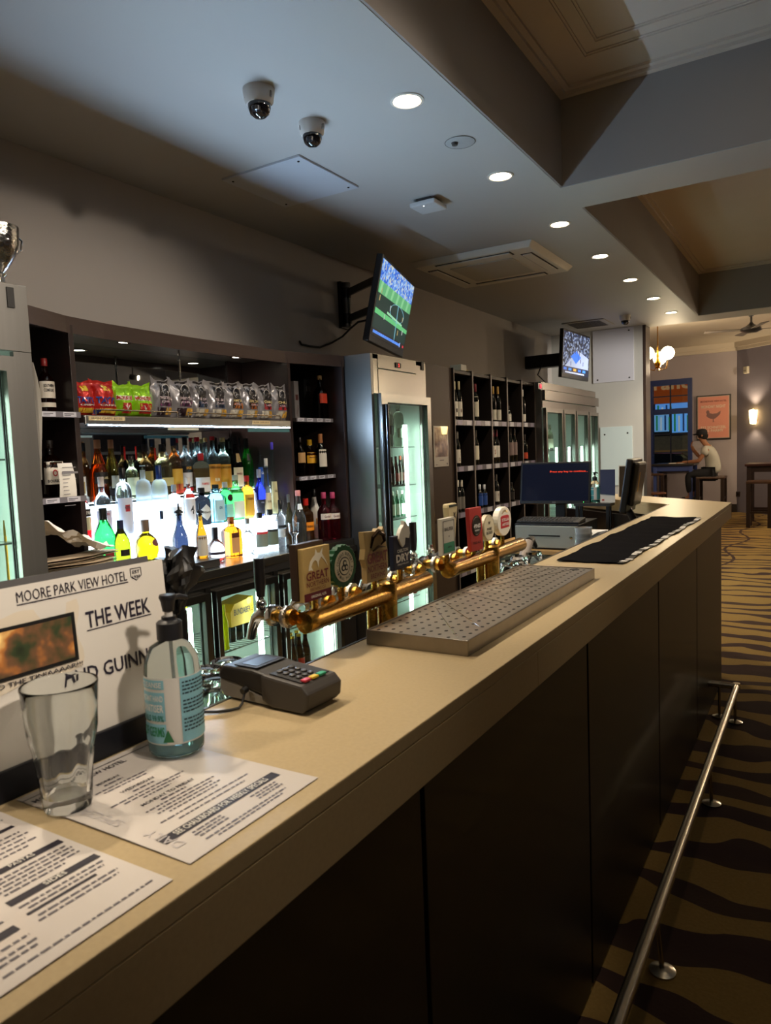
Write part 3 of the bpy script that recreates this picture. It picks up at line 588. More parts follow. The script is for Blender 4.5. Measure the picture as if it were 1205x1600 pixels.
# ================================================================ beer fonts
DOT = M('#e7e2d8', .15)
def decal_frame(y, z, x): return Vector((x, y, z))
def tap(parent, y, zt, handle, big=True):
    """a chrome tap that points to the bartender's side (-x), handle standing up"""
    xs = -.86
    b = MB().lathe([(.016, -.012), (.0165, .0), (.0165, .012), (.013, .013), (.013, .03), (.0155, .031), (.0155, .042), (.011, .043), (.011, .055)], (xs-.028, y, zt), 14, axis='x')
    b.v = [(2*(xs-.028)-v[0], v[1], v[2]) for v in b.v]; sh = b.build('tap_shank', BRASS, parent, smooth=True)
    MB().lathe([(.0195, 0), (.0215, .003), (.021, .016), (.016, .018)], (xs-.075, y, zt), 14, axis='x').build('collar', CHROME, sh, smooth=True)
    MB().lathe([(.018, 0), (.0225, .002), (.0225, .011), (.018, .013)], (xs-.038, y, zt), 14, axis='x').build('clamp_ring', M('#c4c0b8', .2, 1, noise=.3, nscale=90, bump=.4), sh, smooth=True)
    f_ = MB().tube([(xs-.07, y, zt), (xs-.095, y, zt+.002), (xs-.112, y, zt-.008), (xs-.124, y, zt-.032), (xs-.13, y, zt-.052)], [.013, .014, .012, .0095, .009], 12).build('tap_body', CHROME, parent, smooth=True)
    MB().lathe([(.0095, 0), (.012, .006), (.0095, .014), (.006, .018), (.006, .026)], (xs-.098, y, zt+.012), 12).build('handle_ferrule', CHROME, f_, smooth=True)
    if handle:
        hc, tilt = handle
        MB().tube([(xs-.098, y, zt+.035), (xs-.098-tilt*.3, y, zt+.065), (xs-.098-tilt, y, zt+.112)], [.0085, .0115, .0105], 12).build('tap_handle', M(hc, .35), parent, smooth=True)
def font(name, label, ya, yb, yc, zt):
    t = thing(name, label, 'beer font', (-.86, yc, .801))
    R = .0215
    MB().lathe([(R*.6, ya-.012), (R*.98, ya-.009), (R*1.04, ya), (R*1.04, ya+.016), (R, ya+.018), (R, yb-.004), (R*.9, yb), (R*.2, yb+.002)], (-.86, 0, zt), 22, axis='y').build('manifold_tube', BRASS, t, smooth=True)
    c = MB().lathe([(.034, .801), (.034, .815), (.024, .822), (.023, zt-.03), (.0245, zt+.012), (.022, zt+.024), (.012, zt+.029), (0, zt+.03)], (-.86, yc, 0), 22).build('column', BRASS, t, smooth=True)
    MB().tube([(-.885, yc-.028, .802), (-.885, yc-.028, zt-.01)], .012, 12).build('rear_pipe', BRASS, t, smooth=True)
    # beads of condensation hanging under the tube
    mb = MB(); rn = random.Random(int(ya*100))
    for k in range(26):
        y_ = rn.uniform(ya, yb); a = rn.uniform(-2.1, -1.0)
        mb.lathe([(0, -.003), (.0018, -.0018), (.0021, 0), (.0015, .0016), (0, .0022)], (-.86+R*1.0*math.cos(a), y_, zt+R*math.sin(a)), 6)
    o = mb.build('water_beads', M('#f3efe2', .02, trans=.8, ior=1.33), t, smooth=True); o['kind'] = 'stuff'
    return t
ZT1 = 1.147
def badge_back(t, name, poly, x, th, mat, bevel=.001):
    return MB().prism(poly, lambda y, z: (x-th, y, z), lambda y, z: (x, y, z)).build(name, mat, t, bevel=bevel)
def btxt(parent, s, yc, z, w, h, x, mat, name='lettering', bold=.02):
    mb = MB(); text(mb, s, (x+.0012, yc, z), (0, 1, 0), (0, 0, 1), w, h, bold); return mb.build(name, mat, parent)
def quad(y0, y1, z0, z1): return [(y0, z0), (y1, z0), (y1, z1), (y0, z1)]
def ell(yc, zc, a, b, n=28): return [(yc+a*math.cos(2*math.pi*k/n), zc+b*math.sin(2*math.pi*k/n)) for k in range(n)]
def stem(t, y, zt, zb): MB().tube([(-.862, y, zt), (-.862, y, zb)], .007, 8).build('badge_stem', BRASS, t, smooth=True)
t = font('beer_font', 'near brass beer font with four branded badges along a tube', 1.095, 1.588, 1.395, ZT1)
tap(t, 1.075, ZT1+.012, ('#141214', .0)); tap(t, 1.20, ZT1+.016, None); tap(t, 1.30, ZT1+.016, None); tap(t, 1.475, ZT1+.014, None); tap(t, 1.60, ZT1+.02, ('#221f1e', -.03))
XB1 = -.852
# badge 1
stem(t, 1.125, ZT1, 1.20); g = badge_back(t, 'rectangular_badge', quad(1.080, 1.168, 1.188, 1.291), XB1, .012, M('#b59a62', .35)); g['label'] = 'tan rectangular badge with white leaping fish'
bk = badge_back(t, 'badge_holder', quad(1.076, 1.165, 1.19, 1.30), XB1-.013, .016, M('#3a2b22', .4))
badge_back(g, 'strength_strip', quad(1.0805, 1.1675, 1.188, 1.2035), XB1+.0008, .0006, M('#5a1522', .45))
RED = M('#6b2027', .45)
btxt(g, 'GREAT', 1.124, 1.236, .072, .017, XB1, RED); btxt(g, 'NORTHERN', 1.124, 1.220, .072, .010, XB1, RED, bold=.008); btxt(g, 'BREWING CO', 1.124, 1.2095, .05, .006, XB1, RED, bold=0); btxt(g, 'ORIGINAL 4.2%', 1.124, 1.1957, .05, .0055, XB1+.0006, PAPER)
fish = [(1.096, 1.247), (1.098, 1.256), (1.103, 1.265), (1.111, 1.272), (1.118, 1.276), (1.121, 1.287), (1.126, 1.279), (1.134, 1.278), (1.144, 1.287), (1.141, 1.276), (1.152, 1.262), (1.160, 1.248), (1.148, 1.262), (1.138, 1.27), (1.130, 1.262), (1.128, 1.25), (1.124, 1.262), (1.118, 1.266), (1.110, 1.262), (1.105, 1.254), (1.110, 1.246), (1.102, 1.248)]
MB().prism(fish, lambda y, z: (XB1+.0004, y, z), lambda y, z: (XB1+.0012, y, z)).build('fish_emblem', M('#ddd6c4', .5), g)
# badge 2: green crown cap
stem(t, 1.217, ZT1, 1.2); cy, cz = 1.2165, 1.2385
scal = [(cy+(.046+(.0015 if k % 2 else -.0012))*math.cos(2*math.pi*k/42), cz+(.044+(.0015 if k % 2 else -.0012))*math.sin(2*math.pi*k/42)) for k in range(42)]
g = badge_back(t, 'round_badge', scal, XB1, .014, M('#124a2c', .35)); g['label'] = 'round green crown-cap badge'
badge_back(g, 'cream_ring', ell(cy, cz, .034, .033), XB1+.001, .0008, M('#cfc6b0', .5)); badge_back(g, 'inner_ring', ell(cy, cz, .0195, .019), XB1+.0016, .0005, M('#20252a', .5)); badge_back(g, 'inner_disc', ell(cy, cz, .0175, .017), XB1+.0021, .0004, M('#cfc6b0', .5))
def arc_text(parent, s, yc, zc, r, a0, a1, h, x, mat, inward=False):
    mb = MB(); n = len(s)
    for i, ch in enumerate(s):
        if ch == ' ': continue
        a = a0+(a1-a0)*(i+.5)/n; U = Vector((0, -math.sin(a), math.cos(a)))*(-1 if not inward else 1); V = Vector((0, math.cos(a), math.sin(a)))*(1 if not inward else -1)
        text(mb, ch, (x, yc+r*math.cos(a), zc+r*math.sin(a)), U, V, abs(a1-a0)*r/n*.72, h, .02)
    return mb.build('arc_lettering', mat, parent)
arc_text(g, 'COOPERS BREWERY', cy, cz, .0265, math.pi*.97, math.pi*.03, .0065, XB1+.0022, M('#1c2a22', .5)); arc_text(g, 'ORIGINAL PALE ALE', cy, cz, .0265, -math.pi*.97, -math.pi*.03, .0065, XB1+.0022, M('#1c2a22', .5), True)
mb = MB()
for a in (math.pi/2, math.pi/2+2.1, math.pi/2-2.1): mb.prism(ell(cy+.0065*math.cos(a), cz+.0065*math.sin(a), .0065, .0065, 14), lambda y, z: (XB1+.0022, y, z), lambda y, z: (XB1+.0028, y, z))
mb.build('emblem', M('#20252a', .5), g)
mb = MB()
for a in (math.pi/2, math.pi/2+2.1, math.pi/2-2.1): mb.prism(ell(cy+.0065*math.cos(a), cz+.0065*math.sin(a), .0035, .0035, 12), lambda y, z: (XB1+.003, y, z), lambda y, z: (XB1+.0034, y, z))
mb.build('emblem_hole', M('#cfc6b0', .5), g)
# badge 3: sculpted badge
stem(t, 1.345, ZT1, 1.2); sh = [(1.302, 1.186), (1.386, 1.186), (1.392, 1.215), (1.392, 1.25), (1.386, 1.27), (1.378, 1.304), (1.372, 1.297), (1.355, 1.302), (1.35, 1.296), (1.296, 1.3), (1.299, 1.262), (1.294, 1.24), (1.302, 1.222)]
g = badge_back(t, 'sculpted_badge', sh, XB1, .014, M('#a78f63', .3)); g['label'] = 'sculpted tan badge with raised maroon lettering'
btxt(g, 'GREAT', 1.345, 1.239, .084, .024, XB1+.001, RED, bold=.03); btxt(g, 'NORTHERN', 1.345, 1.216, .08, .015, XB1+.001, RED, bold=.02); btxt(g, 'BREWING', 1.345, 1.199, .06, .011, XB1+.001, RED)
mb = MB().tube([(XB1+.003, 1.318, 1.262), (XB1+.005, 1.325, 1.285), (XB1+.006, 1.345, 1.296), (XB1+.006, 1.366, 1.288), (XB1+.005, 1.372, 1.272), (XB1+.005, 1.358, 1.266)], [.002, .004, .0055, .005, .0035, .0015], 8).tube([(XB1+.004, 1.325, 1.255), (XB1+.005, 1.345, 1.262), (XB1+.004, 1.378, 1.258)], [.002, .0032, .001], 8)
mb.build('fish_relief', M('#3b2a1c', .2, .7), g, smooth=True)
# badge 4: navy badge with white plume
stem(t, 1.46, ZT1, 1.2); g = badge_back(t, 'navy_badge', [(1.419, 1.195), (1.498, 1.195), (1.498, 1.275), (1.419, 1.275)], XB1, .012, M('#161b33', .35)); g['label'] = 'navy badge with white horse-head plume'
pl = [(1.438, 1.268), (1.448, 1.254), (1.456, 1.246), (1.466, 1.252), (1.470, 1.268), (1.486, 1.264), (1.492, 1.275), (1.488, 1.292), (1.474, 1.304), (1.466, 1.308), (1.464, 1.298), (1.452, 1.29), (1.444, 1.28)]
MB().prism(pl, lambda y, z: (XB1-.006, y, z), lambda y, z: (XB1+.004, y, z)).build('plume', M('#d3cfc6', .35), g, bevel=.001)
btxt(g, 'CARLTON', 1.459, 1.2385, .05, .008, XB1, PAPER); btxt(g, 'DRY', 1.459, 1.2215, .062, .019, XB1, PAPER, bold=.04); btxt(g, 'PREMIUM', 1.459, 1.2065, .05, .0045, XB1, PAPER, bold=0)
# second font
ZT2 = 1.150
t = font('beer_font', 'far brass beer font with red, white and oval badges', 1.715, 2.255, 2.005, ZT2)
tap(t, 1.70, ZT2+.016, ('#141214', .0)); tap(t, 1.80, ZT2+.016, None); tap(t, 1.90, ZT2+.016, None); tap(t, 2.11, ZT2+.016, None)
stem(t, 1.71, ZT2, 1.2); g = badge_back(t, 'white_badge', quad(1.668, 1.744, 1.194, 1.291), XB1, .013, M('#cdc8bb', .35)); g['label'] = 'white badge with green foot'
badge_back(g, 'green_foot', quad(1.674, 1.738, 1.2, 1.226), XB1+.0008, .0006, M('#2f8a68', .4)); btxt(g, 'BALTER', 1.706, 1.262, .05, .009, XB1, INK); btxt(g, 'XPA', 1.706, 1.214, .024, .005, XB1+.0006, INK); btxt(g, 'v', 1.706, 1.242, .008, .004, XB1, INK)
mb = MB()
for a, b in (((1.674, 1.284), (1.738, 1.284)), ((1.674, 1.2), (1.674, 1.284)), ((1.738, 1.2), (1.738, 1.284))): mb.tube([(XB1+.0006, *a), (XB1+.0006, *b)], .0006, 4)
mb.build('border_line', INK, g)
MB().prism([(1.752, 1.205), (1.766, 1.205), (1.790, 1.315), (1.785, 1.325), (1.735, 1.325), (1.732, 1.315), (1.744, 1.24)], lambda y, z: (XB1-.03, y, z), lambda y, z: (XB1-.012, y, z)).build('tall_handle', M('#c8b88f', .35), t, bevel=.004, label='tall cream tapering tap handle')
mb = MB().prism([(1.737, 1.316), (1.784, 1.316), (1.783, 1.322), (1.738, 1.322)], lambda y, z: (XB1-.013, y, z), lambda y, z: (XB1-.0105, y, z)); mb.build('handle_band', M('#22312f', .4), t)
text(mb2 := MB(), 'X', (XB1-.0105, 1.768, 1.292), (0, 1, 0), (0, 0, 1), .016, .018, .03); mb2.build('handle_mark', INK, t)
stem(t, 1.88, ZT2, 1.19); g = badge_back(t, 'red_badge', [(1.848, 1.18), (1.928, 1.178), (1.921, 1.303), (1.836, 1.304)], XB1, .012, M('#9d2a28', .35)); g['label'] = 'tall red badge with black round emblem'
badge_back(g, 'black_disc', ell(1.884, 1.251, .031, .030), XB1+.0009, .0007, M('#14110f', .4)); badge_back(g, 'ring', ell(1.884, 1.251, .027, .026), XB1+.0012, .0003, M('#8c8474', .4)); badge_back(g, 'inner_disc', ell(1.884, 1.251, .0255, .0245), XB1+.0016, .0003, M('#14110f', .4))
btxt(g, '4PINES', 1.884, 1.2505, .046, .0115, XB1+.0014, PAPER, bold=.03); btxt(g, 'BREWING', 1.884, 1.238, .03, .0045, XB1+.0014, PAPER); btxt(g, 'PALE ALE', 1.884, 1.203, .05, .008, XB1, M('#3a0d0d', .5))
stem(t, 1.975, ZT2, 1.2); g = badge_back(t, 'cream_oval_badge', ell(1.974, 1.235, .041, .0395), XB1, .014, M('#a89d80', .35)); g['label'] = 'cream oval badge with black lettering'
badge_back(g, 'face', ell(1.974, 1.235, .037, .0355), XB1+.0008, .0006, M('#c9bfa2', .4)); btxt(g, 'PURE', 1.974, 1.232, .034, .008, XB1+.0006, INK); btxt(g, 'BLONDE', 1.974, 1.221, .044, .009, XB1+.0006, INK); btxt(g, 'W', 1.974, 1.25, .016, .01, XB1+.0006, INK)
stem(t, 2.10, ZT2, 1.21); g = badge_back(t, 'white_oval_badge', ell(2.098, 1.2425, .056, .0455), XB1, .02, M('#d3cdbf', .3), bevel=.003); g['label'] = 'large white oval badge with red panel'
badge_back(g, 'red_panel', [(2.065, 1.222), (2.132, 1.222), (2.132, 1.257), (2.12, 1.261), (2.076, 1.261), (2.065, 1.257)], XB1+.0012, .0012, M('#a8202b', .4)); btxt(g, 'STELLA', 2.098, 1.2475, .054, .009, XB1+.0012, PAPER); btxt(g, 'ARTOIS', 2.098, 1.2335, .054, .009, XB1+.0012, PAPER)
mb = MB()
for k in range(7): a = .5+k*.36; mb.tube([(XB1+.001, 2.098+.02*math.cos(a), 1.262+.01*math.sin(a)), (XB1+.001, 2.098+.026*math.cos(a), 1.262+.016*math.sin(a))], .0008, 4)
mb.build('gold_crest', M('#b58a3a', .3, .6), g)
# black plastic wrapped round an idle tap behind the sign
t = thing('wrapped_tap', 'idle tap wrapped in crumpled black plastic behind the sign', 'wrapped tap', (-.885, .80, .801))
pc = at(272, 905, x=-.885)
rn = random.Random(5)
def bag(u, v):
    a = 2*math.pi*u; z = 1.20+v*.125; w = (.007, .010, .014, .022, .030, .020)[min(5, int(v*5.99))]
    k = 1+.35*math.sin(3*a+v*4)+.22*math.sin(5*a-v*9)+.12*math.sin(11*a+v*17)
    yy = .80+w*1.25*k*math.sin(a)+(.012*(v-.6)); return (-.885+w*.7*k*math.cos(a), yy, z+.010*math.sin(2*a+1)*v)
mb = MB().grid(bag, 40, 14); mb.f.append(tuple(range(len(mb.v)-41, len(mb.v)-1)))
mb.build('plastic_wrap', M('#0b0b0d', .38), t, smooth=True, sharp=25)
MB().tube([(-.885, .80, .801), (-.885, .80, 1.23)], .011, 12).build('tap_column', M('#1a1a1c', .3, .5), t, smooth=True)
# ================================================================ back bar cabinet
ZB = .92; MIR = -3.15
FX = -2.46
t = thing('back_counter', 'stainless steel counter top carrying the backlit bottles', 'counter', (-2.9, 2.8, .82))
mb = MB().prism([(-2.585, 1.57), (-2.6, 2.36), (-2.61, 2.8), (-2.62, 3.3), (-2.64, 3.895), (-3.29, 3.895), (-3.29, 1.57)], lambda x, y: (x, y, ZB-.045), lambda x, y: (x, y, ZB))
mb.build('steel_top', M('#9a9a98', .26, 1, noise=.05, nscale=50, stretch=(1, .1, 1)), t, bevel=.003)
MB().box((-2.62, 1.57, ZB-.085), (-3.2, 3.895, ZB-.046)).build('under_rail', M('#3b3a3a', .35, .7), t)
# carcass with dividers, cornice, soffit, mirror
t = thing('bottle_cabinet', 'dark timber back bar cabinet with curved cornice and mirror', 'cabinet', (-2.95, 2.8, ZB))
ft = [(-2.672, 1.739), (-2.754, 1.963), (-2.785, 2.175), (-2.795, 2.386), (-2.80, 2.72), (-2.79, 3.185), (-2.78, 3.45), (-2.655, 3.895)]
ft = [(-2.64, 1.6)]+ft
CORN = M('#40322d', .42, noise=.2, nscale=12, stretch=(8, .6, 8), coat=.15)
for i0, i1 in ((0, 2), (2, 7), (7, 8)):
    mb = MB(); seg = ft[i0:i1+1]
    for a, b in zip(seg[:-1], seg[1:]):
        mb.add([(a[0], a[1], 2.03), (b[0], b[1], 2.03), (b[0]-.02, b[1], 2.03), (a[0]-.02, a[1], 2.03), (a[0], a[1], 2.1), (b[0], b[1], 2.1), (b[0]-.02, b[1], 2.1), (a[0]-.02, a[1], 2.1)], [(0,3,2,1),(4,5,6,7),(0,1,5,4),(1,2,6,5),(2,3,7,6),(3,0,4,7)])
    mb.build('cornice', CORN, t)
SOFF = M('#46423b', .35, coat=.3)
MB().prism([(p[0]-.02, p[1]) for p in ft]+[(-3.29, 3.895), (-3.29, 1.6)], lambda x, y: (x, y, 2.066), lambda x, y: (x, y, 2.095)).build('soffit', SOFF, t)
yl, yr = 1.985, 3.475
dl = MB().box((-2.757, yl-.012, ZB+.001), (-3.28, yl+.012, 2.065)); dl.build('divider', WOOD, t, bevel=.0015)
MB().box((-2.775, yr-.012, ZB+.001), (-3.28, yr+.012, 2.065)).build('divider', WOOD, t, bevel=.0015)
MB().box((-2.66, 3.868, ZB+.001), (-3.28, 3.893, 2.065)).build('side_panel', WOOD, t, bevel=.0015)
MB().box((-3.28, yr+.013, ZB+.001), (-3.295, 3.867, 2.065)).build('back_panel', WOOD, t)
MB().box((-3.28, 1.575, ZB+.001), (-3.295, yl-.013, 2.065)).build('back_panel', WOOD, t)
mm = M('#c9d0d2', .015, 1)
MB().box((MIR, yl+.013, ZB+.001), (MIR-.008, yr-.14, 2.065)).build('mirror', mm, t)
MB().box((MIR+.01, yr-.139, ZB+.001), (MIR-.02, yr-.0125, 2.065)).build('back_panel', WOOD, t)
# recessed cabinet lamps
for i, y_ in enumerate((2.44, 3.24)):
    p = Vector((-2.966, y_, 2.066))
    l = thing('cabinet_light', ('left', 'right')[i]+' round recessed lamp under the curved cornice', 'downlight', p, group='lamps under the cornice')
    MB().lathe([(.042, 0), (.045, -.004), (.036, -.006), (.034, 0)], p, 22).build('trim_ring', CHROME, l, smooth=True)
    MB().lathe([(.0335, -.002), (.02, -.004), (0, -.0045)], p, 20).build('lens', M('#fff8ec', .5, emit=16, ecol='#fff0d8'), l, smooth=True)
    spot(l, p+Vector((0, 0, -.02)), CABINET_W, (1, .93, .82), math.radians(120), .6, .03)
# snack shelf hung on rods
t = thing('snack_shelf', 'steel edged hanging shelf holding the crisp packets', 'shelf', (-2.95, 2.73, 1.635))
MB().box((-2.732, yl+.013, 1.648), (-3.12, yr-.075, 1.682)).build('board', WOODL, t)
MB().box((-2.7200, yl+.013, 1.640), (-2.7315, yr-.075, 1.68)).build('steel_edge', M('#a7a6a2', .3, 1), t, bevel=.004)
MB().prism([(-2.7202, 1.635), (-2.7315, 1.635), (-2.7315, 1.6395), (-2.7220, 1.6395)], lambda x, z: (x, yl+.02, z), lambda x, z: (x, yr-.08, z)).build('lamp_channel', M('#3a3c3e', .5), t)
MB().add([(-2.7198, yl+.03, 1.6368), (-2.7198, yr-.085, 1.6368), (-2.7210, yr-.085, 1.6393), (-2.7210, yl+.03, 1.6393)], [(0, 1, 2, 3)]).build('lamp_diffuser', M('#f0f8ff', .4, emit=STRIP_E, ecol=STRIP_C), t)
MB().box((-2.7250, 3.03, 1.613), (-2.7300, 3.39, 1.631)).build('acrylic_strip', M('#3d6a70', .5), t)
MB().box((-2.7250, 2.46, 1.62), (-2.7300, 2.66, 1.631)).build('paper_strip', M('#c4c8b8', .6), t)
for y_ in (2.72,): MB().tube([(-2.90, y_, 1.682), (-2.90, y_, 2.066)], .006, 10).build('hanging_rod', CHROME, t, smooth=True)
def rl(a, b):
    g = MB().tube([a, b], .0035, 8).build('guard_rail', M('#b9ab98', .25, 1), t, smooth=True)
    for q in (a, b): MB().tube([(q[0], q[1], 1.683), q], .003, 6).build('rail_post', M('#b9ab98', .25, 1), g, smooth=True)
rl((-2.74, 2.07, 1.708), (-2.74, 2.54, 1.708)); rl((-2.74, 2.61, 1.708), (-2.74, 3.33, 1.708))
TAPE = M('#c8b48c', .7)
tg = MB().box((-2.7185, 2.015, 1.659), (-2.7197, 2.205, 1.676)).build('tape_note', TAPE, t); mb = MB(); text(mb, 'IRISH CHIPS $3.00', (-2.7180, 2.11, 1.6675), (0, 1, 0), (0, 0, 1), .16, .010, 0); mb.build('handwriting', M('#2f2a28', .7), tg)
tg = MB().box((-2.7185, 3.06, 1.655), (-2.7197, 3.21, 1.675)).build('tape_note', TAPE, t); mb = MB(); text(mb, 'AUSSIE CHIPS $4.00', (-2.7180, 3.135, 1.665), (0, 1, 0), (0, 0, 1), .13, .010, 0); mb.build('handwriting', M('#2f2a28', .7), tg)
# backlit acrylic steps
TIER = M('#f4faff', .4, emit=TIER_E, ecol=TIER_C)
t = thing('backlit_step', 'glowing white acrylic bottle step, lower and deeper of the two', 'display step', (-3.0, 2.72, ZB))
MB().box((-2.895, yl+.014, ZB+.001), (-3.004, yr-.014, 1.11)).build('light_box', TIER, t, bevel=.002)
t = thing('backlit_step', 'glowing white acrylic bottle step, upper one against the mirror', 'display step', (-3.07, 2.72, ZB))
MB().box((-3.006, yl+.014, ZB+.001), (-3.138, yr-.05, 1.278)).build('light_box', TIER, t, bevel=.002)
MB().box((-3.0, yl+.016, 1.268), (-3.0055, yr-.052, 1.279)).build('edge_strip', M('#1e2a2c', .2), t)
# side shelves with price tickets
def side_shelf(label, y0, y1, z, x0, group='short shelves at the cabinet ends'):
    t = thing('short_shelf', label, 'shelf', ((x0-3.27)/2, (y0+y1)/2, z-.02), group=group)
    MB().box((x0, y0, z-.02), (-3.275, y1, z)).build('board', M('#2e2422', .5), t)
    MB().box((x0+.003, y0, z-.022), (x0+.0005, y1, z+.002)).build('ticket_rail', M('#6d6a72', .3), t)
    n_ = max(2, int((y1-y0)/.09)); rn = random.Random(int(z*100+y0*10))
    for k in range(n_):
        w_ = (y1-y0)/n_; a = y0+k*w_+rn.uniform(.005, .02)
        tk = MB().box((x0+.0032, a, z-.02), (x0+.0045, a+w_*.62, z)).build('price_ticket', TICKET, t)
        MB().box((x0+.0047, a+.005, z-.009), (x0+.005, a+w_*.5, z-.006)).box((x0+.0047, a+.005, z-.015), (x0+.005, a+w_*.36, z-.0125)).build('print_line', INK, tk)
side_shelf('upper short shelf at the right end beside the steel fridge', yr+.0125, 3.867, 1.70, -2.745)
side_shelf('lower short shelf at the right end beside the steel fridge', yr+.0125, 3.867, 1.34, -2.745)
side_shelf('upper short shelf at the left end half behind the near fridge', 1.575, yl-.0125, 1.69, -2.715)
side_shelf('lower short shelf at the left end half behind the near fridge', 1.575, yl-.0125, 1.335, -2.715)

# ================================================================ bottles
PRO = {  # (r, z) as fractions of radius and height
 'std': [(.9, 0), (1, .015), (1, .56), (.96, .61), (.7, .68), (.42, .73), (.34, .76), (.32, .93)],
 'slope': [(.9, 0), (1, .015), (1, .45), (.92, .52), (.6, .66), (.4, .76), (.33, .84), (.32, .93)],
 'dome': [(.92, 0), (1, .015), (1, .62), (.95, .70), (.74, .765), (.4, .79), (.33, .80), (.32, .93)],
 'round': [(.6, 0), (.85, .04), (1, .2), (1, .34), (.85, .5), (.55, .6), (.32, .66), (.3, .93)],
 'cone': [(.95, 0), (1, .01), (.9, .2), (.72, .5), (.5, .78), (.38, .9), (.36, .94)],
 'wine': [(.92, 0), (1, .01), (1, .56), (.92, .63), (.6, .71), (.38, .77), (.36, .93)],
 'beer': [(.92, 0), (1, .012), (1, .54), (.85, .64), (.55, .74), (.44, .82), (.4, .95)],
 'flask': [(.94, 0), (1, .015), (1, .62), (.94, .68), (.6, .74), (.36, .77), (.34, .90)],
 'bulb': [(.8, 0), (.96, .03), (1, .1), (1, .46), (.93, .56), (.66, .68), (.42, .77), (.35, .83), (.32, .93)],
 'urn': [(.5, 0), (.55, .02), (.62, .1), (.95, .40), (1, .5), (.9, .58), (.5, .68), (.34, .72), (.32, .93)],
}
CAMA = lambda x, y: math.atan2(0-y, 0-x)
def bottle(label, loc, h, r, kind, glass, cap, lab=None, txt=None, group=None, name='spirit_bottle', sq=0, capz=None, fill=None, pour=False, seg=16, extra=None, turn=.35, gm=None, flat=1, cat='bottle'):
    """lab = (colour, z0, z1, halfangle); txt = [(string, zfrac, widthfrac, height, colour)]; parts are real meshes"""
    t = thing(name, label, cat, loc, group=group)
    pr = [(a*r, b*h) for a, b in PRO[kind]]
    ang = CAMA(loc[0], loc[1]); fa = ang*(turn)+0*(1-turn)            # labels face the customers, a little towards the viewer
    mat = gm or M(tuple(round(v*.6, 3) for v in lin(glass)[:3]), .03, trans=.95, ior=1.47)
    if fill and fill[1] < .98:
        zc = fill[1]*h
        low = [p for p in pr if p[1] < zc]; 
        for (r0, z0), (r1, z1) in zip(pr[:-1], pr[1:]):
            if z0 <= zc < z1: k = (zc-z0)/(z1-z0); mid = (r0+(r1-r0)*k, zc)
        MB().lathe([(p[0]*.985, p[1]+.0005) for p in low]+[(mid[0]*.985, zc)], seg=seg, n=sq, flat=flat).build('liquid', M(fill[0], .05, trans=.9, ior=1.33), t, smooth=True, local=True)
    MB().lathe(pr, seg=seg, n=sq, flat=flat).build('glass_body', mat, t, smooth=True, local=True)
    zt = pr[-1][1]; rt = pr[-1][0]; cz0 = (capz or .86)*h
    if pour:
        MB().lathe([(rt*1.2, zt), (rt*1.25, zt+.008), (rt*1.9, zt+.012), (rt*1.8, zt+.02), (rt*.9, zt+.026), (rt*.45, zt+.03), (rt*.3, zt+.06), (0, zt+.062)], seg=12).build('pourer', M(cap, .35), t, smooth=True, local=True)
    else:
        MB().lathe([(rt*1.12, cz0), (rt*1.16, cz0+.002), (rt*1.16, h*.992), (rt*1.02, h), (0, h)], seg=14).build('cap', M(cap, .4), t, smooth=True, local=True)
    def rad(a, z):
        for (r0, z0), (r1, z1) in zip(pr[:-1], pr[1:]):
            if z0 <= z <= z1: rr = r0+(r1-r0)*((z-z0)/(z1-z0)); break
        else: rr = pr[-1][0]
        c_, s_ = abs(math.cos(a)), abs(math.sin(a)); q = (c_**sq+s_**sq)**(-1/sq) if sq else 1
        return rr*q
    def P(a, z, d): 
        rr = rad(a, z)+d; return (rr*math.cos(a)*flat, rr*math.sin(a), z)
    if lab:
        items = lab if isinstance(lab, list) else [lab]
        for c_, z0, z1, ha in items:
            l = MB().grid(lambda u, v: P(fa-ha+2*ha*u, (z0+(z1-z0)*v)*h, .0006), 12, 3).build('paper_label', M(c_, .5), t, smooth=True, local=True)
        if txt:
            for s_, zf, wa, hh, c_ in txt:
                mb = MB(); text(mb, s_, (0, 0, 0), (1, 0, 0), (0, 0, 1), wa, hh, .02, fn=lambda a, b: P(fa+a, zf*h+b, .0016)); mb.build('lettering', M(c_, .5), l, local=True)
    if extra: extra(t, P, h, fa)
    return t
CLR = '#eef4f4'
def B(px, top, w, row, label, kind, glass, cap, lab=None, txt=None, **k):
    """px: column of the bottle's axis, top: row of its top, w: its width in the photograph, used to read its real size"""
    x, z = {'1': (-2.80, ZB+.001), '2': (-2.95, 1.111), '3': (-3.065, 1.2795), '3f': (-3.035, 1.2795), '3b': (-3.105, 1.2795)}[row]
    if 'x' in k: x = k.pop('x')
    if 'z' in k: z = k.pop('z')
    p = at(px, top, x=x); h = p.z-z
    depth = (p-CAM).dot(_f); r = w/2*depth/FPX*.94
    return bottle(label, (x, p.y, z), h, r, kind, glass, cap, lab, txt, group='spirit bottles on the backlit steps', **k)
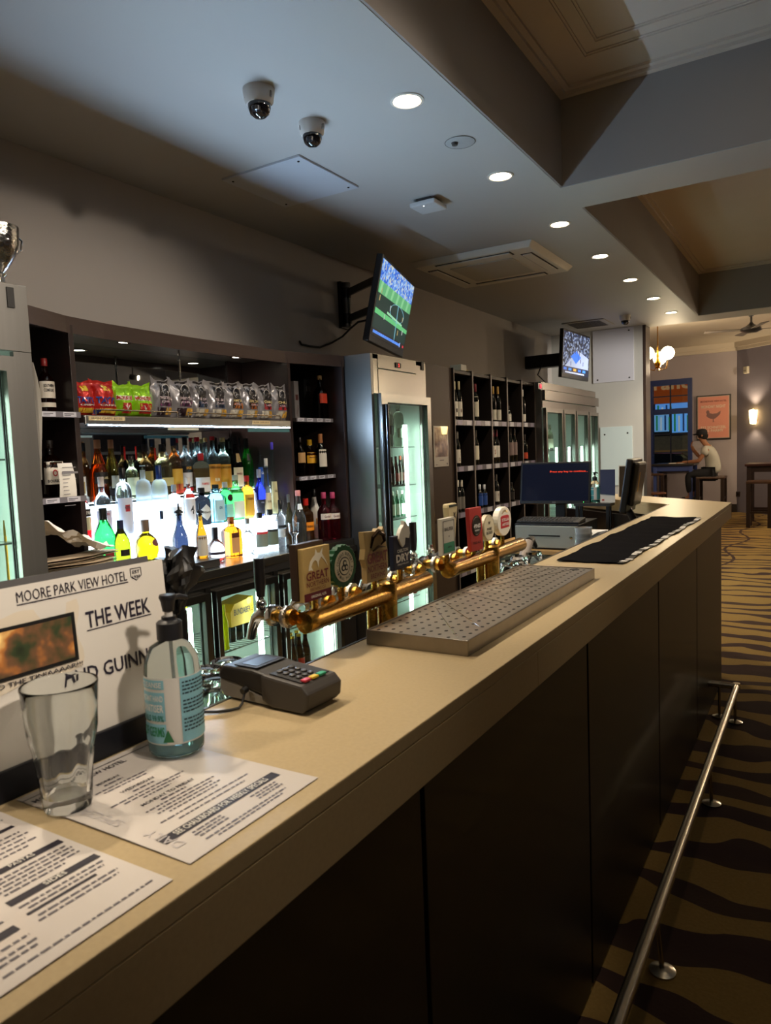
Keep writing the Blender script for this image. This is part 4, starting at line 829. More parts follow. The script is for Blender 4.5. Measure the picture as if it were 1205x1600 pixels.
# upper step
B(121, 686, 17, '3', 'whisky bottle with white and gold label, leftmost on the upper step', 'slope', '#d7a06a', '#141416', [('#d9d5c8', .08, .42, 1.1), ('#a8894a', .16, .34, .5)], fill=('#b5671f', .6))
B(130, 692, 15, '3b', 'amber bottle with black cap half hidden at the left divider', 'std', '#c98a4a', '#111114')
B(151, 687, 30, '3', 'tall orange whisky bottle with slanted black label', 'slope', '#d9742a', '#a5714c', ('#14110f', .30, .48, .9), [('BLACK LABEL', .39, 1.3, .012, '#c9b889')], fill=('#c25a14', .6))
B(172, 687, 25, '3f', 'olive gold whisky bottle with oval white label and copper cap', 'slope', '#a8842c', '#9a6a44', [('#cfc8b0', .22, .42, .55), ('#1c1613', .10, .2, .9)])
B(204, 712, 22, '3', 'pale green liqueur bottle with cream label', 'std', '#d5dcae', '#2a1f1c', [('#d3d8b0', .1, .5, 1.2)], capz=.9)
B(212, 697, 8, '3b', 'slim dark bottle with tall red cap, left of the pair', 'std', '#30424a', '#e0261e', capz=.72)
B(225, 694, 23, '3', 'brown cream-liqueur bottle with ornate gold label', 'std', '#8a6a3a', '#1b1614', [('#b89a52', .12, .5, 1.1), ('#3a3230', .12, .3, .8)])
B(242, 700, 8, '3b', 'slim dark bottle with tall red cap, right of the pair', 'std', '#33373a', '#e0261e', capz=.72)
B(252, 694, 27, '3', 'squared pale whisky decanter with black stopper', 'std', '#d9c98a', '#0f0f10', ('#c7b878', .2, .36, .9), sq=6)
B(270, 684, 25, '3', 'amber rum bottle with yellow neck band', 'std', '#d89a5a', '#121a33', [('#d4a43a', .1, .46, 1.1), ('#c63d28', .04, .2, 1.0)], capz=.86, fill=('#c8741c', .5))
B(288, 683, 22, '3', 'clear bottle with black band and red seal', 'std', '#dfe6e8', '#10131c', [('#15161a', .42, .5, 1.2), ('#d5d5d2', .14, .38, 1.1), ('#bb2222', .06, .12, 1.1)], [('SPICED', .46, .9, .014, '#d9a43a')])
B(307, 683, 24, '3', 'tall pale blue gin bottle with red cap, left of two', 'std', '#cfe6ea', '#b5202a', ('#b5d5da', .04, .5, 1.3), capz=.92)
B(320, 684, 18, '3b', 'pale clear bottle with cream cap between red caps', 'std', '#d8e8e8', '#c9b87c', capz=.92)
B(331, 682, 23, '3', 'clear rum bottle with red cap and orange label', 'std', '#d5e8ea', '#c01f2a', [('#c9852a', .06, .50, 1.25), ('#1b1614', .42, .46, 1.25)], [('RUM', .22, .7, .02, '#e2d6b8')], capz=.93)
B(347, 684, 24, '3', 'clear rum bottle with cream cap and orange label', 'std', '#d5ecdf', '#bdb07a', [('#c98f2a', .06, .50, 1.25), ('#1b1614', .42, .46, 1.25)], capz=.92)
B(359, 690, 14, '3b', 'dark green bottle with mint cap line', 'std', '#3a6a4a', '#101a14')
B(367, 682, 21, '3', 'dark brown monk-shaped bottle with cream label', 'slope', '#2a1712', '#120d0c', [('#d6cba8', .06, .42, 1.0), ('#b59a62', .52, .68, .5)], [('FRANGELICO', .3, 1.1, .012, '#7a3a28')])
B(374, 684, 10, '3b', 'thin clear bottle behind the monk-shaped bottle', 'std', '#cfe2e2', '#141a22')
B(384, 685, 21, '3', 'bright green melon liqueur bottle with black cap', 'slope', '#35d83a', '#0c1210', ('#1b1f1a', .56, .70, .45), capz=.8)
B(395, 682, 14, '3b', 'clear grey bottle with black cap behind the blue label', 'std', '#bcd0d4', '#1a2030')
B(413, 688, 15, '3b', 'clear bottle with red and white cap', 'slope', '#c5d6d6', '#9c2b38', ('#d6bdb0', .5, .66, .8))
B(407, 692, 21, '3f', 'tall cone bottle with blue label and blue cap', 'cone', '#d5e6ec', '#2a36a8', ('#1f4fa8', .02, .46, 1.3), [('GALLIANO', .33, 1.3, .017, '#e6e6e2')], capz=.9)
B(415, 716, 15, '2', 'slim clear bottle with white cap and cream label', 'cone', '#d8e4e0', '#d6d6d2', ('#cfc6a2', .02, .40, 1.3), [('GALLIANO', .25, 1.1, .013, '#6a6a58')], capz=.84, x=-2.93)
B(426, 691, 20, '2', 'tall cone bottle with purple cap and cream label', 'cone', '#d8e2dc', '#4a3aa8', ('#d3cf9e', .02, .46, 1.3), [('GALLIANO', .33, 1.2, .015, '#55543c')], capz=.9, x=-2.93)
B(313, 708, 27, '3f', 'round bodied clear rum bottle with red cap', 'dome', '#e6e6da', '#b01c22', ('#dde2e4', .04, .40, 1.3), [('PAMPERO', .24, 1.0, .014, '#c44a44')], capz=.82, fill=('#c88a2a', .62), x=-3.0, z=1.281)
# lower step
B(126, 757, 25, '2', 'red bitter bottle with black name band and cream label', 'std', '#e8e0da', '#c9c4b6', [('#161214', .44, .57, 1.3), ('#cfc39c', .2, .43, .7)], [('CAMPARI', .505, 1.7, .017, '#e6e2da')], fill=('#d3121a', .42))
B(157, 745, 27, '2', 'clear vodka bottle with white cap and lilac label', 'std', '#e4eef4', '#cfcac8', [('#b9b6cf', .05, .46, 1.2)], [('VODKA', .4, .8, .012, '#a8323a')], capz=.84)
B(190, 731, 27, '2', 'domed clear vodka bottle with black cap', 'dome', '#e2ecf2', '#131316', [('#c3cbe0', .03, .56, 1.25), ('#a02430', .36, .46, .3)], [('KETEL', .42, .7, .011, '#3a3a48')], capz=.84)
FROST = M('#dcecf8', .5, trans=.85, ior=1.2)
B(222, 727, 26, '2', 'frosted vodka bottle with bare trees print', 'dome', '#dcecf8', '#9db6d2', None, None, gm=FROST, capz=.985)
B(247, 727, 26, '2', 'frosted vodka bottle with navy neck foil', 'dome', '#dcecf8', '#16306a', None, None, gm=FROST, capz=.78)
B(271, 757, 23, '2', 'clear round shouldered bottle with grey cap', 'dome', '#e8eef2', '#8a9298', ('#e2e6ea', .1, .5, 1.0), None, capz=.84)
B(293, 745, 20, '2', 'white labelled bottle with big black 4 and red stripe', 'std', '#e6eaec', '#d8d4d0', [('#cfd2da', .12, .56, 1.3), ('#c8302c', .58, .66, 1.0)], [('4', .34, .62, .045, '#12141c')], capz=.86)
B(314, 762, 29, '2', 'black apothecary gin bottle with white diamond label', 'flask', '#1a1c22', '#101216', None, None, extra=lambda t, P, h, fa: (lambda l: (lambda mb: (text(mb, "HENDRICK'S", (0, 0, 0), (1, 0, 0), (0, 0, 1), 1.2, .010, .01, fn=lambda a, b: P(fa+a, .34*h+b, .0022)), mb.build('lettering', M('#20242a', .5), l, local=True)))(MB()))(MB().grid(lambda u, v: P(fa+(u-.5)*2.0*(1-abs(2*v-1)), (.12+.44*v)*h, .001), 10, 8).build('diamond_label', M('#c9d2d4', .5), t, local=True)))
B(336, 757, 29, '2', 'square pale blue gin bottle', 'flask', '#8fd0ea', '#15202c', [('#a8d6e8', .05, .6, .6)], [('GIN', .4, .4, .015, '#1b3c74')], sq=6, capz=.9)
B(351, 753, 24, '2', 'rounded green gin bottle with dark seal and silver cap', 'dome', '#3fd35a', '#a9acae', [('#8fd8c8', .06, .44, 1.1)], None, capz=.86, extra=lambda t, P, h, fa: MB().grid(lambda u, v: P(fa+.25+.5*(v*math.cos(6.2832*u)), (.6+.09*v*math.sin(6.2832*u))*h, .001), 16, 2).build('wax_seal', M('#2a1512', .4), t, local=True))
B(367, 742, 27, '2', 'emerald gin bottle with bell shoulders', 'std', '#7fd88a', '#9aa89c', ('#e2efe4', .06, .42, .8), None, capz=.88, fill=('#b8f0c0', .6))
B(385, 743, 22, '2', 'amber cinnamon whisky bottle with parchment label and red cap', 'flask', '#f0982a', '#a3201e', ('#d8a83a', .06, .56, .9), [('FIREBALL', .46, 1.1, .013, '#5a2a14')], capz=.86)
B(404, 733, 20, '2', 'cobalt blue bottle with black label', 'urn', '#2432c4', '#8f97b0', ('#20222e', .04, .36, 1.3), [('OPAL', .3, .7, .010, '#9aa2c0')], capz=.82)
# counter row
k1 = dict(x=-2.80)
B(160, 794, 36, '1', 'bright green bottle with swirled glass and black cap', 'bulb', '#2fd657', '#101412', ('#7a1f24', .18, .3, .45), None, capz=.80, x=-2.80, z=1.001)
B(187, 813, 29, '1', 'olive green squat wine-shaped bottle with navy foil', 'bulb', '#8f961c', '#1a2140', ('#15130f', .22, .36, .55), None, capz=.70, x=-2.76, z=1.001)
B(226, 812, 40, '1', 'bright yellow liqueur bottle with brown wax seal', 'round', '#f4cf10', '#6e5c4c', None, None, capz=.70, x=-2.80, z=1.001, extra=lambda t, P, h, fa: MB().grid(lambda u, v: P(fa+.5+.42*(v*math.cos(6.2832*u)), (.42+.09*v*math.sin(6.2832*u))*h, .001), 16, 2).build('wax_seal', M('#5a2a2a', .4), t, local=True))
B(252, 798, 17, '1', 'clear bottle with dark navy cap against the light', 'std', '#eef4f8', '#16253e', None, None, capz=.86, x=-2.86)
B(279, 800, 26, '1', 'dark navy bottle with black pourer', 'slope', '#2a3450', '#0e1014', ('#3a4a70', .04, .3, 1.0), None, pour=True, x=-2.78, z=.961)
B(312, 800, 20, '1', 'amber brown bottle with cream label and black pourer', 'slope', '#b87414', '#14181e', [('#b9b2a4', .06, .5, 1.1), ('#c8a83a', .84, .9, 1.4)], None, pour=True, x=-2.76, z=.961)
B(335, 824, 31, '1', 'squat round clear bottle with dark stopper and purple band', 'round', '#f2e8ea', '#191820', [('#2c2436', .22, .3, 1.4)], None, capz=.66, x=-2.80, fill=('#b04038', .12))
B(360, 808, 29, '1', 'square amber orange liqueur bottle', 'flask', '#e8841a', '#8a4a1e', [('#b88a5a', .12, .5, .5), ('#4a2416', .5, .62, .5)], None, sq=6, capz=.83, x=-2.84)
B(386, 810, 22, '1', 'clear bottle with round grey stopper', 'round', '#eef6fa', '#6a6e6c', None, None, capz=.84, x=-2.86)
B(405, 801, 25, '1', 'clear squat bottle with botanical label, left one', 'flask', '#eef4f8', '#15191c', [('#6f7a70', .1, .44, 1.1), ('#c33036', .44, .5, 1.0)], None, capz=.86, x=-2.86)
B(421, 796, 25, '1', 'clear squat bottle with botanical label, right one', 'flask', '#eef4f8', '#22282c', [('#5d6a5c', .1, .44, 1.1), ('#1c2226', .44, .5, 1.1)], None, capz=.86, x=-2.86)
B(437, 781, 18, '1', 'clear bottle with tall black cap and black band', 'std', '#eef4f6', '#10161c', [('#20262a', .40, .46, 1.2), ('#c3ccd0', .2, .38, 1.2)], None, capz=.80, x=-2.86)
B(452, 772, 24, '1', 'pale yellow bottle with long neck', 'slope', '#e6dca0', '#6c706c', None, None, capz=.84, x=-2.82, fill=('#e08a2a', .42))
B(465, 766, 24, '1', 'clear tapered bottle with pink cap', 'slope', '#dfe8ea', '#d28a8a', ('#c8d2d4', .66, .76, .8), None, capz=.9, x=-2.73)
B(477, 779, 25, '1', 'cinnamon whisky flask with orange arched label and red cap', 'flask', '#c98a4a', '#c0281f', ('#e08a1e', .26, .46, 1.0), [('FIREBALL', .36, 1.2, .014, '#3a1a10')], capz=.84, x=-2.84, fill=('#b5651a', .62))
B(490, 764, 22, '1', 'white coconut rum bottle with black cap', 'slope', '#d8d8d4', '#0f0f10', ('#d9b84a', .3, .42, .4), None, capz=.84, x=-2.88, gm=M('#cfd0cc', .3))
B(505, 769, 23, '1', 'pink gin bottle, left one of the pair beside the fridge', 'std', '#b02a40', '#b0406a', ('#d8cfc8', .44, .56, 1.1), [("Gordon's", .5, 1.1, .016, '#5a2030')], capz=.87, x=-2.76)
B(519, 769, 23, '1', 'pink gin bottle, right one of the pair beside the fridge', 'std', '#b02a40', '#b0406a', ('#d8cfc8', .44, .56, 1.1), [("Gordon's", .5, 1.1, .016, '#5a2030')], capz=.87, x=-2.735)
# short glass before the bottles
p = at(458, 868, z=ZB); 
t = thing('liqueur_glass', 'small stemmed tasting glass in front of the pale bottles', 'glass', (-2.70, p.y*2.70/-p.x if p.x else 0, ZB+.001))
p = at(459, 817, x=-2.70); t.location = (-2.70, p.y, ZB+.001); h = p.z-ZB
MB().lathe([(.018, 0), (.022, .004), (.013, .012), (.015, h*.5), (.030, h*.62), (.034, h), (.032, h), (.028, h*.66), (.010, h*.58), (0, h*.57)], seg=20).build('bowl_and_foot', GLASSB, t, smooth=True, local=True)
# side shelf bottles and boxes
G2 = 'bottles on the short end shelves'
def SB(px, top, w, x, z, label, kind, glass, cap, lab, txt=None, **k):
    p = at(px, top, x=x); depth = (p-CAM).dot(_f)
    return bottle(label, (x, p.y, z), p.z-z, w/2*depth/FPX, kind, glass, cap, lab, txt, group=G2, **k)
SB(499, 587, 20, -2.80, 1.701, 'square whisky bottle with slanted red label on the top end shelf', 'std', '#2a1610', '#a98a5a', ('#c2402a', .36, .58, .7), None, sq=6, capz=.9)
SB(468, 683, 16, -2.88, 1.341, 'dark rum bottle with tan label at the divider', 'std', '#2a1610', '#1a1210', ('#b08a5a', .34, .6, 1.0), None)
SB(483, 687, 22, -2.88, 1.341, 'rum bottle with yellow label and yellow cap', 'std', '#5a2a10', '#d9a81e', ('#d9a020', .34, .64, 1.0), [('Bundaberg', .5, 1.3, .012, '#5a2a14')], capz=.84)
SB(500, 678, 18, -2.81, 1.341, 'dark bottle with white label and copper foil cap', 'wine', '#1a1210', '#a8724a', ('#d2ccc2', .2, .62, .9), None, capz=.78)
SB(68, 560, 26, -2.86, 1.691, 'liqueur bottle with white label and red neck on the left end shelf', 'std', '#5a2412', '#7a1a18', [('#cfc6b8', .28, .58, 1.1), ('#cfc6b8', .12, .2, 1.1)], [('SOUTHERN', .5, 1.2, .014, '#1a1a1c'), ('COMFORT', .42, 1.2, .014, '#1a1a1c')])
SB(76, 688, 31, -2.86, 1.336, 'square bourbon bottle with white label on the left end shelf', 'std', '#4a2010', '#1a1412', ('#d3ccc0', .22, .62, 1.0), [('JIM BEAM', .54, 1.5, .016, '#15151a'), ('BOURBON', .28, 1.3, .012, '#15151a'), ('O', .42, .5, .03, '#a8202a')], sq=6)
def carton(label, px0, px1, top, x, z, hexc, tx):
    a, b = at(px0, top, x=x), at(px1, top, x=x); t = thing('gift_carton', label, 'carton', (x-.04, (a.y+b.y)/2, z), group='gift cartons on the end shelf')
    MB().box((x-.085, a.y, z), (x, b.y, a.z)).build('box', M(hexc, .4), t, bevel=.002)
    mb = MB(); yc = (a.y+b.y)/2; w_ = (b.y-a.y)*.5
    mb.tube([(x+.0008, yc-w_*.4, z+.03), (x+.0008, yc+w_*.3, z+.09)], .0015, 4).tube([(x+.0008, yc-w_*.1, z+.02), (x+.0008, yc+w_*.5, z+.07)], .0012, 4); mb.build('line_motif', M(tx, .5), t)
    MB().box((x, yc-w_*.6, a.z-.12), (x+.0008, yc+w_*.6, a.z-.085)).build('name_panel', M(tx, .5), t)
carton('narrow grey gift carton against the divider', 459, 466, 595, -2.86, 1.701, '#6e6a6a', '#4a2a28')
carton('black whisky gift carton beside the red label bottle', 474, 489, 582, -2.92, 1.701, '#1b1c1e', '#4a4a4c')
# price sheet taped to the left divider, and sheets taped to the near fridge
t = thing('price_sheet', 'white printed price sheet hanging at the left divider', 'paper', (-2.75, 1.9, 1.34))
a = at(89, 724, x=-2.735); b = at(116, 780, x=-2.735)
MB().grid(lambda u, v: (-2.735+.02*u*(1-v)+.01*math.sin(v*3), a.y+(b.y-a.y)*u, b.z+(a.z-b.z)*v), 6, 6).grid(lambda u, v: (-2.7365+.02*u*(1-v)+.01*math.sin(v*3), a.y+(b.y-a.y)*u, b.z+(a.z-b.z)*v), 6, 6).build('sheet', PAPER, t, smooth=True)
mb = MB()
for i in range(11):
    z = a.z-.02-i*.016; mb.box((-2.7205, a.y+.012, z), (-2.72, a.y+.075-(i % 3)*.012, z+.003))
mb.box((-2.7205, a.y+.01, a.z-.045), (-2.72, a.y+.085, a.z-.036)); o = mb.build('print_line', M('#77757a', .6), t); o['kind'] = 'stuff'
# ---------------------------------------------------------------- crisp packets
def packet(label, pa, pb, top, base, x, cols, txt, bands, lean=0):
    a, b = at(pa, base, x=x), at(pb, base, x=x); zt = at((pa+pb)/2, top, x=x).z; z0 = 1.6835; w, h = b.y-a.y, zt-z0; yc = (a.y+b.y)/2
    t = thing('crisp_packet', label, 'crisp packet', (x, yc, z0), group='crisp packets on the hanging shelf'); rn = random.Random(int(pa*7))
    s1, s2 = rn.uniform(0, 6), rn.uniform(0, 6)
    def bag_(u, v, side, d=0):
        puff = (max(0, 1-abs(2.3*v-1.05)**2.6)**.8 if v < .88 else 0)*(max(0, 1-abs(2*u-1)**2.4)**.6)
        crease = .006*math.sin(u*17+s1+v*5)*math.sin(v*11+s2)+.003*math.sin(u*31+s2)*math.sin(v*23+s1)
        return (x+side*(.034*puff+.0015+crease*(1 if puff > .1 else .4)+d)+lean*v, yc-w/2+w*u+.004*math.sin(v*7+s1)*(1-2*u)+(.012*math.sin(s2) if v > .8 else 0)*v, z0+h*v+.008*math.sin(u*5+s2)*max(0, v-.6)+.03*abs(2*u-1)**3*max(0, v-.5)+.012*math.sin(u*13+s1)*max(0, v-.8))
    mb = MB().grid(lambda u, v: bag_(u, v, 1), 12, 16).grid(lambda u, v: bag_(u, v, -1), 12, 16); 
    bd = mb.build('bag', M(cols, .28, .35, coat=.4), t, smooth=True)
    for c_, u0, u1, v0, v1 in bands: MB().grid(lambda u, v: bag_(u0+(u1-u0)*u, v0+(v1-v0)*v, 1, .0012), 8, 8).build('printed_panel', M(c_, .35, coat=.3), bd, smooth=True)
    for s_, uc, vc, wu, hv, c_ in txt:
        mb = MB(); text(mb, s_, (0, 0, 0), (0, 1, 0), (0, 0, 1), wu, hv, .03, fn=lambda p_, q_: bag_(uc+p_, vc+q_, 1, .0028)); mb.build('lettering', M(c_, .4), bd)
XP = -2.80
bandsT = [('#d8b23a', .2, .9, .08, .22), ('#1c2c6a', .0, .25, .06, .18), ('#d9c03a', .38, .68, .72, .92)]
packet('red crisp packet with blue lettering, at the left divider', 113, 146, 597, 650, XP, '#b3241c', [('TAYTO', .52, .45, .86, .2, '#1d3f8f'), ('CRISPS', .55, .31, .7, .05, '#d8d2c8')], bandsT)
packet('red crisp packet with blue lettering, second from the divider', 144, 180, 597, 650, XP, '#b3241c', [('TAYTO', .52, .45, .86, .2, '#1d3f8f'), ('CRISPS', .55, .31, .7, .05, '#d8d2c8')], bandsT)
bandsG = [('#a82220', .3, .85, .1, .42), ('#d6d8c8', .1, .9, .5, .64)]
packet('lime green crisp packet, left one of two', 177, 206, 601, 652, XP, '#8fc81e', [('MONSTERS', .5, .57, .78, .11, '#b3241c'), ('V', .55, .28, .3, .14, '#d8d2c8')], bandsG)
packet('lime green crisp packet, right one of two', 204, 236, 602, 652, XP, '#8fc81e', [('MONSTERS', .5, .57, .78, .11, '#b3241c'), ('V', .55, .28, .3, .14, '#d8d2c8')], bandsG)
silv = [('left of the two plum labelled', '#5a2450', 'SWEET CHILLI', 236, 267), ('right of the two plum labelled', '#5a2450', 'SWEET CHILLI', 265, 300), ('left of the two navy labelled', '#23344f', 'SEA SALT', 297, 323), ('right of the two navy labelled', '#23344f', 'SEA SALT', 321, 352), ('left of the two orange labelled', '#9a5a22', 'HONEY SOY', 350, 378), ('right of the two orange labelled', '#8a4a1e', 'CHEDDAR', 376, 402), ('left of the two crimson labelled', '#a01f26', 'CHILLI', 399, 424), ('right of the two crimson labelled', '#a01f26', 'CHILLI', 423, 446)]
for i, (w_, c_, s_, pa, pb) in enumerate(silv):
    packet('silver crisp packet with black panel, '+w_, pa, pb, 594+i*1.4, 652, XP, '#8d8b90', [(s_, .58, .52, .55, .07, '#c9b8c0' if i < 4 else '#d8c48a'), ('CHIPS', .58, .42, .4, .05, '#b9a8b4')], [('#151216', .3, .86, .3, .98), (c_, .3, .86, .3, .46), ('#2a1820' if i < 2 else '#c2bcae', .2, .6, .06, .26), ('#c89a3a', .62, .92, .08, .26)])
    
# reading roundels on the silver packets
for o in [o for o in col.objects if o.name.startswith('crisp_packet') and 'silver' in o.get('label', '')]:
    bd = [c for c in o.children if c.name.startswith('bag')][0]
    xs = [v.co for v in bd.data.vertices]; zt = max(v.z for v in xs); y0 = min(v.y for v in xs); y1 = max(v.y for v in xs)
    cy_, cz_ = y0+(y1-y0)*.58, zt*.68; rr = (y1-y0)*.17
    near = min(xs, key=lambda v: (v.y-cy_)**2+(v.z-cz_)**2+(0 if v.x > 0 else 9)); x_ = near.x+.004
    mb = MB()
    for k in range(16):
        a0, a1 = 2*math.pi*k/16, 2*math.pi*(k+1)/16
        mb.tube([(x_, cy_+rr*math.cos(a0), cz_+rr*math.sin(a0)), (x_, cy_+rr*math.cos(a1), cz_+rr*math.sin(a1))], .0022, 4, cap=False)
    mb.build('roundel', M('#cfcac6', .4), bd, local=True)
# ---------------------------------------------------------------- things at the left end of the back counter
t = thing('paper_bag_stack', 'stack of flattened brown paper bags on the back counter', 'paper bags', (-2.62, 1.86, ZB))
for k in range(14):
    z = ZB+.010+k*.0125; dx, dy = random.uniform(-.012, .012), random.uniform(-.02, .02)
    def sh_(u, v, o_=0): return (-2.592-.14*u+dx+.01*math.sin(v*5+k), 1.60+.42*v+dy, z+o_+.0035*math.sin(u*7+k)*math.sin(v*6+k*2)+.012*max(0, v-.7)*(k/9))
    MB().grid(lambda u, v: sh_(u, v), 6, 10).grid(lambda u, v: sh_(u, v, -.009), 6, 10).build('folded_bag', M(('#a8957c', '#b3a28c', '#9c8a72')[k % 3], .8), t, smooth=True)
t = thing('crumpled_paper', 'crumpled sheet of white paper lying on the paper bags', 'paper', (-2.66, 1.8, ZB+.175))
def cr(u, v, o_=0):
    return (-2.585-.165*u, 1.655+.345*v, ZB+.200+o_+.165*(1-v)**1.2*(.8+.2*u)+.014*math.sin(u*9+v*4)+.010*math.sin(v*15-u*7)+.008*math.sin(u*23+v*19))
MB().grid(lambda u, v: cr(u, v), 12, 16).grid(lambda u, v: cr(u, v, -.002), 12, 16).build('sheet', M('#e0dbd2', .75), t, smooth=True, sharp=18)
t = thing('bar_caddy', 'dark low caddy box under the pourer bottles', 'caddy', (-2.75, 2.56, ZB))
MB().box((-2.66, 2.43, ZB+.001), (-2.84, 2.69, ZB+.036)).build('body', M('#2a2826', .4), t, bevel=.002)
MB().box((-2.657, 2.427, ZB+.0365), (-2.843, 2.693, ZB+.0405)).build('lid', BLACK, t, bevel=.001)
t = thing('bottle_riser', 'low dark riser under the green and yellow bottles', 'riser', (-2.79, 2.22, ZB))
MB().box((-2.70, 2.04, ZB+.001), (-2.87, 2.415, ZB+.072)).build('body', M('#2a2826', .4), t, bevel=.002)
MB().box((-2.698, 2.037, ZB+.0725), (-2.872, 2.418, 1.0005)).build('lid', BLACK, t, bevel=.001)
# ================================================================ fridges
LEDM = M('#f2fff8', .4, emit=LED_E, ecol='#e6fff2'); INNER = M('#b9c4bd', .4, noise=.04, nscale=6); FRAME = M('#9a9a97', .25, 1); GASK = M('#0f0f10', .6)
def cab_body(t, x0, x1, y0, y1, z0, z1, th=.03, inner=True):
    """open-fronted steel box: front at x0 (towards the bar), back at x1"""
    MB().box((x0, y0, z0), (x1, y0+th, z1)).build('side_panel', M('#8a8987', .38, 1, noise=.06, nscale=60, stretch=(1, 1, 12)), t, bevel=.002)
    MB().box((x0, y1-th, z0), (x1, y1, z1)).build('side_panel', STEEL, t, bevel=.002)
    MB().box((x1, y0+th, z0), (x1+.03, y1-th, z1)).build('rear_panel', INNER, t)
    MB().box((x0, y0+th, z1-.03), (x1+.03, y1-th, z1)).build('top_panel', STEEL, t)
    MB().box((x0, y0+th, z0), (x1+.03, y1-th, z0+.08)).build('base_panel', INNER, t)
    MB().box((x0-.04, y0+th, z0+.08), (x1+.03, y0+th+.004, z1-.03)).box((x0-.04, y1-th-.004, z0+.08), (x1+.03, y1-th, z1-.03)).build('liner', INNER, t)
def glass_door(t, x, y0, y1, z0, z1, w=.045, wl=None, th=.035, mat=None, handle=None):
    wl = wl or w; mat = mat or FRAME
    d = MB().box((x, y0, z0), (x+th, y0+wl, z1)).box((x, y1-w, z0), (x+th, y1, z1)).box((x, y0+wl, z1-w), (x+th, y1-w, z1)).box((x, y0+wl, z0), (x+th, y1-w, z0+w)).build('door', mat, t)
    MB().box((x+.012, y0+wl, z0+w), (x+.018, y1-w, z1-w)).build('pane', PANE, d)
    g = .006
    MB().box((x-.006, y0+wl, z0+w), (x-.001, y0+wl+g, z1-w)).box((x-.006, y1-w-g, z0+w), (x-.001, y1-w, z1-w)).box((x-.006, y0+wl+g, z1-w-g), (x-.001, y1-w-g, z1-w)).build('gasket', GASK, d)
    if handle: MB().tube([(x+th+.014, y0+wl*.5, z0+(z1-z0)*.06), (x+th+.014, y0+wl*.5, z1-(z1-z0)*.04)], .013, 10).build('handle', M('#7c8086', .2, 1), d, smooth=True)
    return d
def wire_shelf(t, x0, x1, y0, y1, z, n=14):
    mb = MB().box((x0, y0, z-.006), (x0+.005, y1, z)).box((x1, y0, z-.006), (x1+.005, y1, z))
    for k in range(n): y_ = y0+(y1-y0)*(k+.5)/n; mb.box((x0, y_-.0015, z-.003), (x1, y_+.0015, z))
    o = mb.build('wire_shelf', M('#8f9492', .3, 1), t); o['kind'] = 'stuff'; return o
def led(t, x, y, z0, z1): MB().box((x, y-.016, z0), (x-.014, y+.016, z1)).build('light_strip', LEDM, t)
# --- upright fridge beside the bottle cabinet
t = thing('upright_fridge', 'tall stainless fridge with one glass door under the near television', 'fridge', (-2.75, 4.265, 0))
cab_body(t, FX, -3.1, 3.9, 4.63, 0, 2.1)
hd = MB().box((FX+.003, 3.985, 2.012), (FX-.02, 4.492, 2.098)).build('header_panel', STEEL, t, bevel=.001)
MB().box((FX+.003, 3.985, 1.852), (FX-.02, 4.492, 2.006)).build('lower_header', STEEL, t, bevel=.001)
MB().box((FX, 3.93, 1.85), (FX-.02, 3.984, 2.098)).build('corner_fillet', STEEL, t); MB().box((FX, 4.493, 1.85), (FX-.02, 4.6, 2.098)).build('corner_fillet', STEEL, t)
p = at(621, 571, x=FX); dsp = MB().box((FX+.0035, p.y-.035, p.z-.017), (FX+.008, p.y+.035, p.z+.017)).build('display', BLACK, hd, bevel=.004)
mb = MB(); text(mb, '2', (FX+.009, p.y+.006, p.z), (0, 1, 0), (0, 0, 1), .014, .022, .04); mb.build('digit', M('#e02828', .4, emit=3), dsp)
p = at(660, 572, x=FX); MB().box((FX+.0005, p.y-.022, p.z-.03), (FX+.006, p.y+.012, p.z+.03)).build('vent_grille', BLACK, t)
glass_door(t, FX+.004, 3.955, 4.628, .12, 1.848, .055, .075, handle=True)
led(t, -2.56, 4.50, .3, 1.66)
for z in (1.505, 1.235, 1.005, .72, .42): wire_shelf(t, -2.55, -3.05, 3.94, 4.59, z)
G3 = 'drinks in the glass door fridges'
def FB(px, top, w, x, z, label, kind, glass, cap, lab=None, **k):
    p = at(px, top, x=x); depth = (p-CAM).dot(_f); k.setdefault('seg', 12)
    return bottle(label, (x, p.y, z), p.z-z, w/2*depth/FPX, kind, glass, cap, lab, group=G3, name=k.pop('name', 'chilled_bottle'), **k)
FB(607, 632, 15, -2.66, 1.506, 'clear bottle at the left of the fridge top shelf', 'dome', '#dfe8d8', '#c9d0c4', ('#20241e', .3, .5, .9))
FB(621, 629, 18, -2.62, 1.506, 'taller frosted bottle on the fridge top shelf', 'dome', '#d3e2cc', '#d0d8cc', ('#8f9c86', .2, .42, .8))
od = ('leftmost', 'second', 'third', 'fourth', 'fifth', 'rightmost')
for i, (px, tp) in enumerate(((606, 716), (612, 714), (618.5, 713), (625, 712), (632, 713), (639, 716))):
    FB(px, tp, 9.5, -2.62-.01*(i % 2), 1.236, 'brown beer bottle on the second fridge shelf, %s of six' % od[i], 'beer', '#6a3414', ('#8a3a1c' if i in (3, 4) else '#2a1a14'), ('#3a241c' if i % 2 else '#7a2a1c', .12, .42, 1.0), name='beer_bottle')
for i, (px, tp) in enumerate(((607, 770), (613, 768), (620, 766), (628, 766))):
    FB(px, tp, 9, -2.62-.01*(i % 2), 1.006, 'green white-labelled bottle on the third fridge shelf, %s of four' % ('leftmost', 'second', 'third', 'rightmost')[i], 'beer', '#7ab890', '#d6dad2', ('#cfd4c8', .08, .5, 1.0), name='beer_bottle')
FB(621, 918, 15, -2.60, .43, 'green beer bottle low in the tall fridge', 'beer', '#4a9a3a', '#c8c2b0', ('#8fae3a', .15, .45, 1.0), name='beer_bottle')
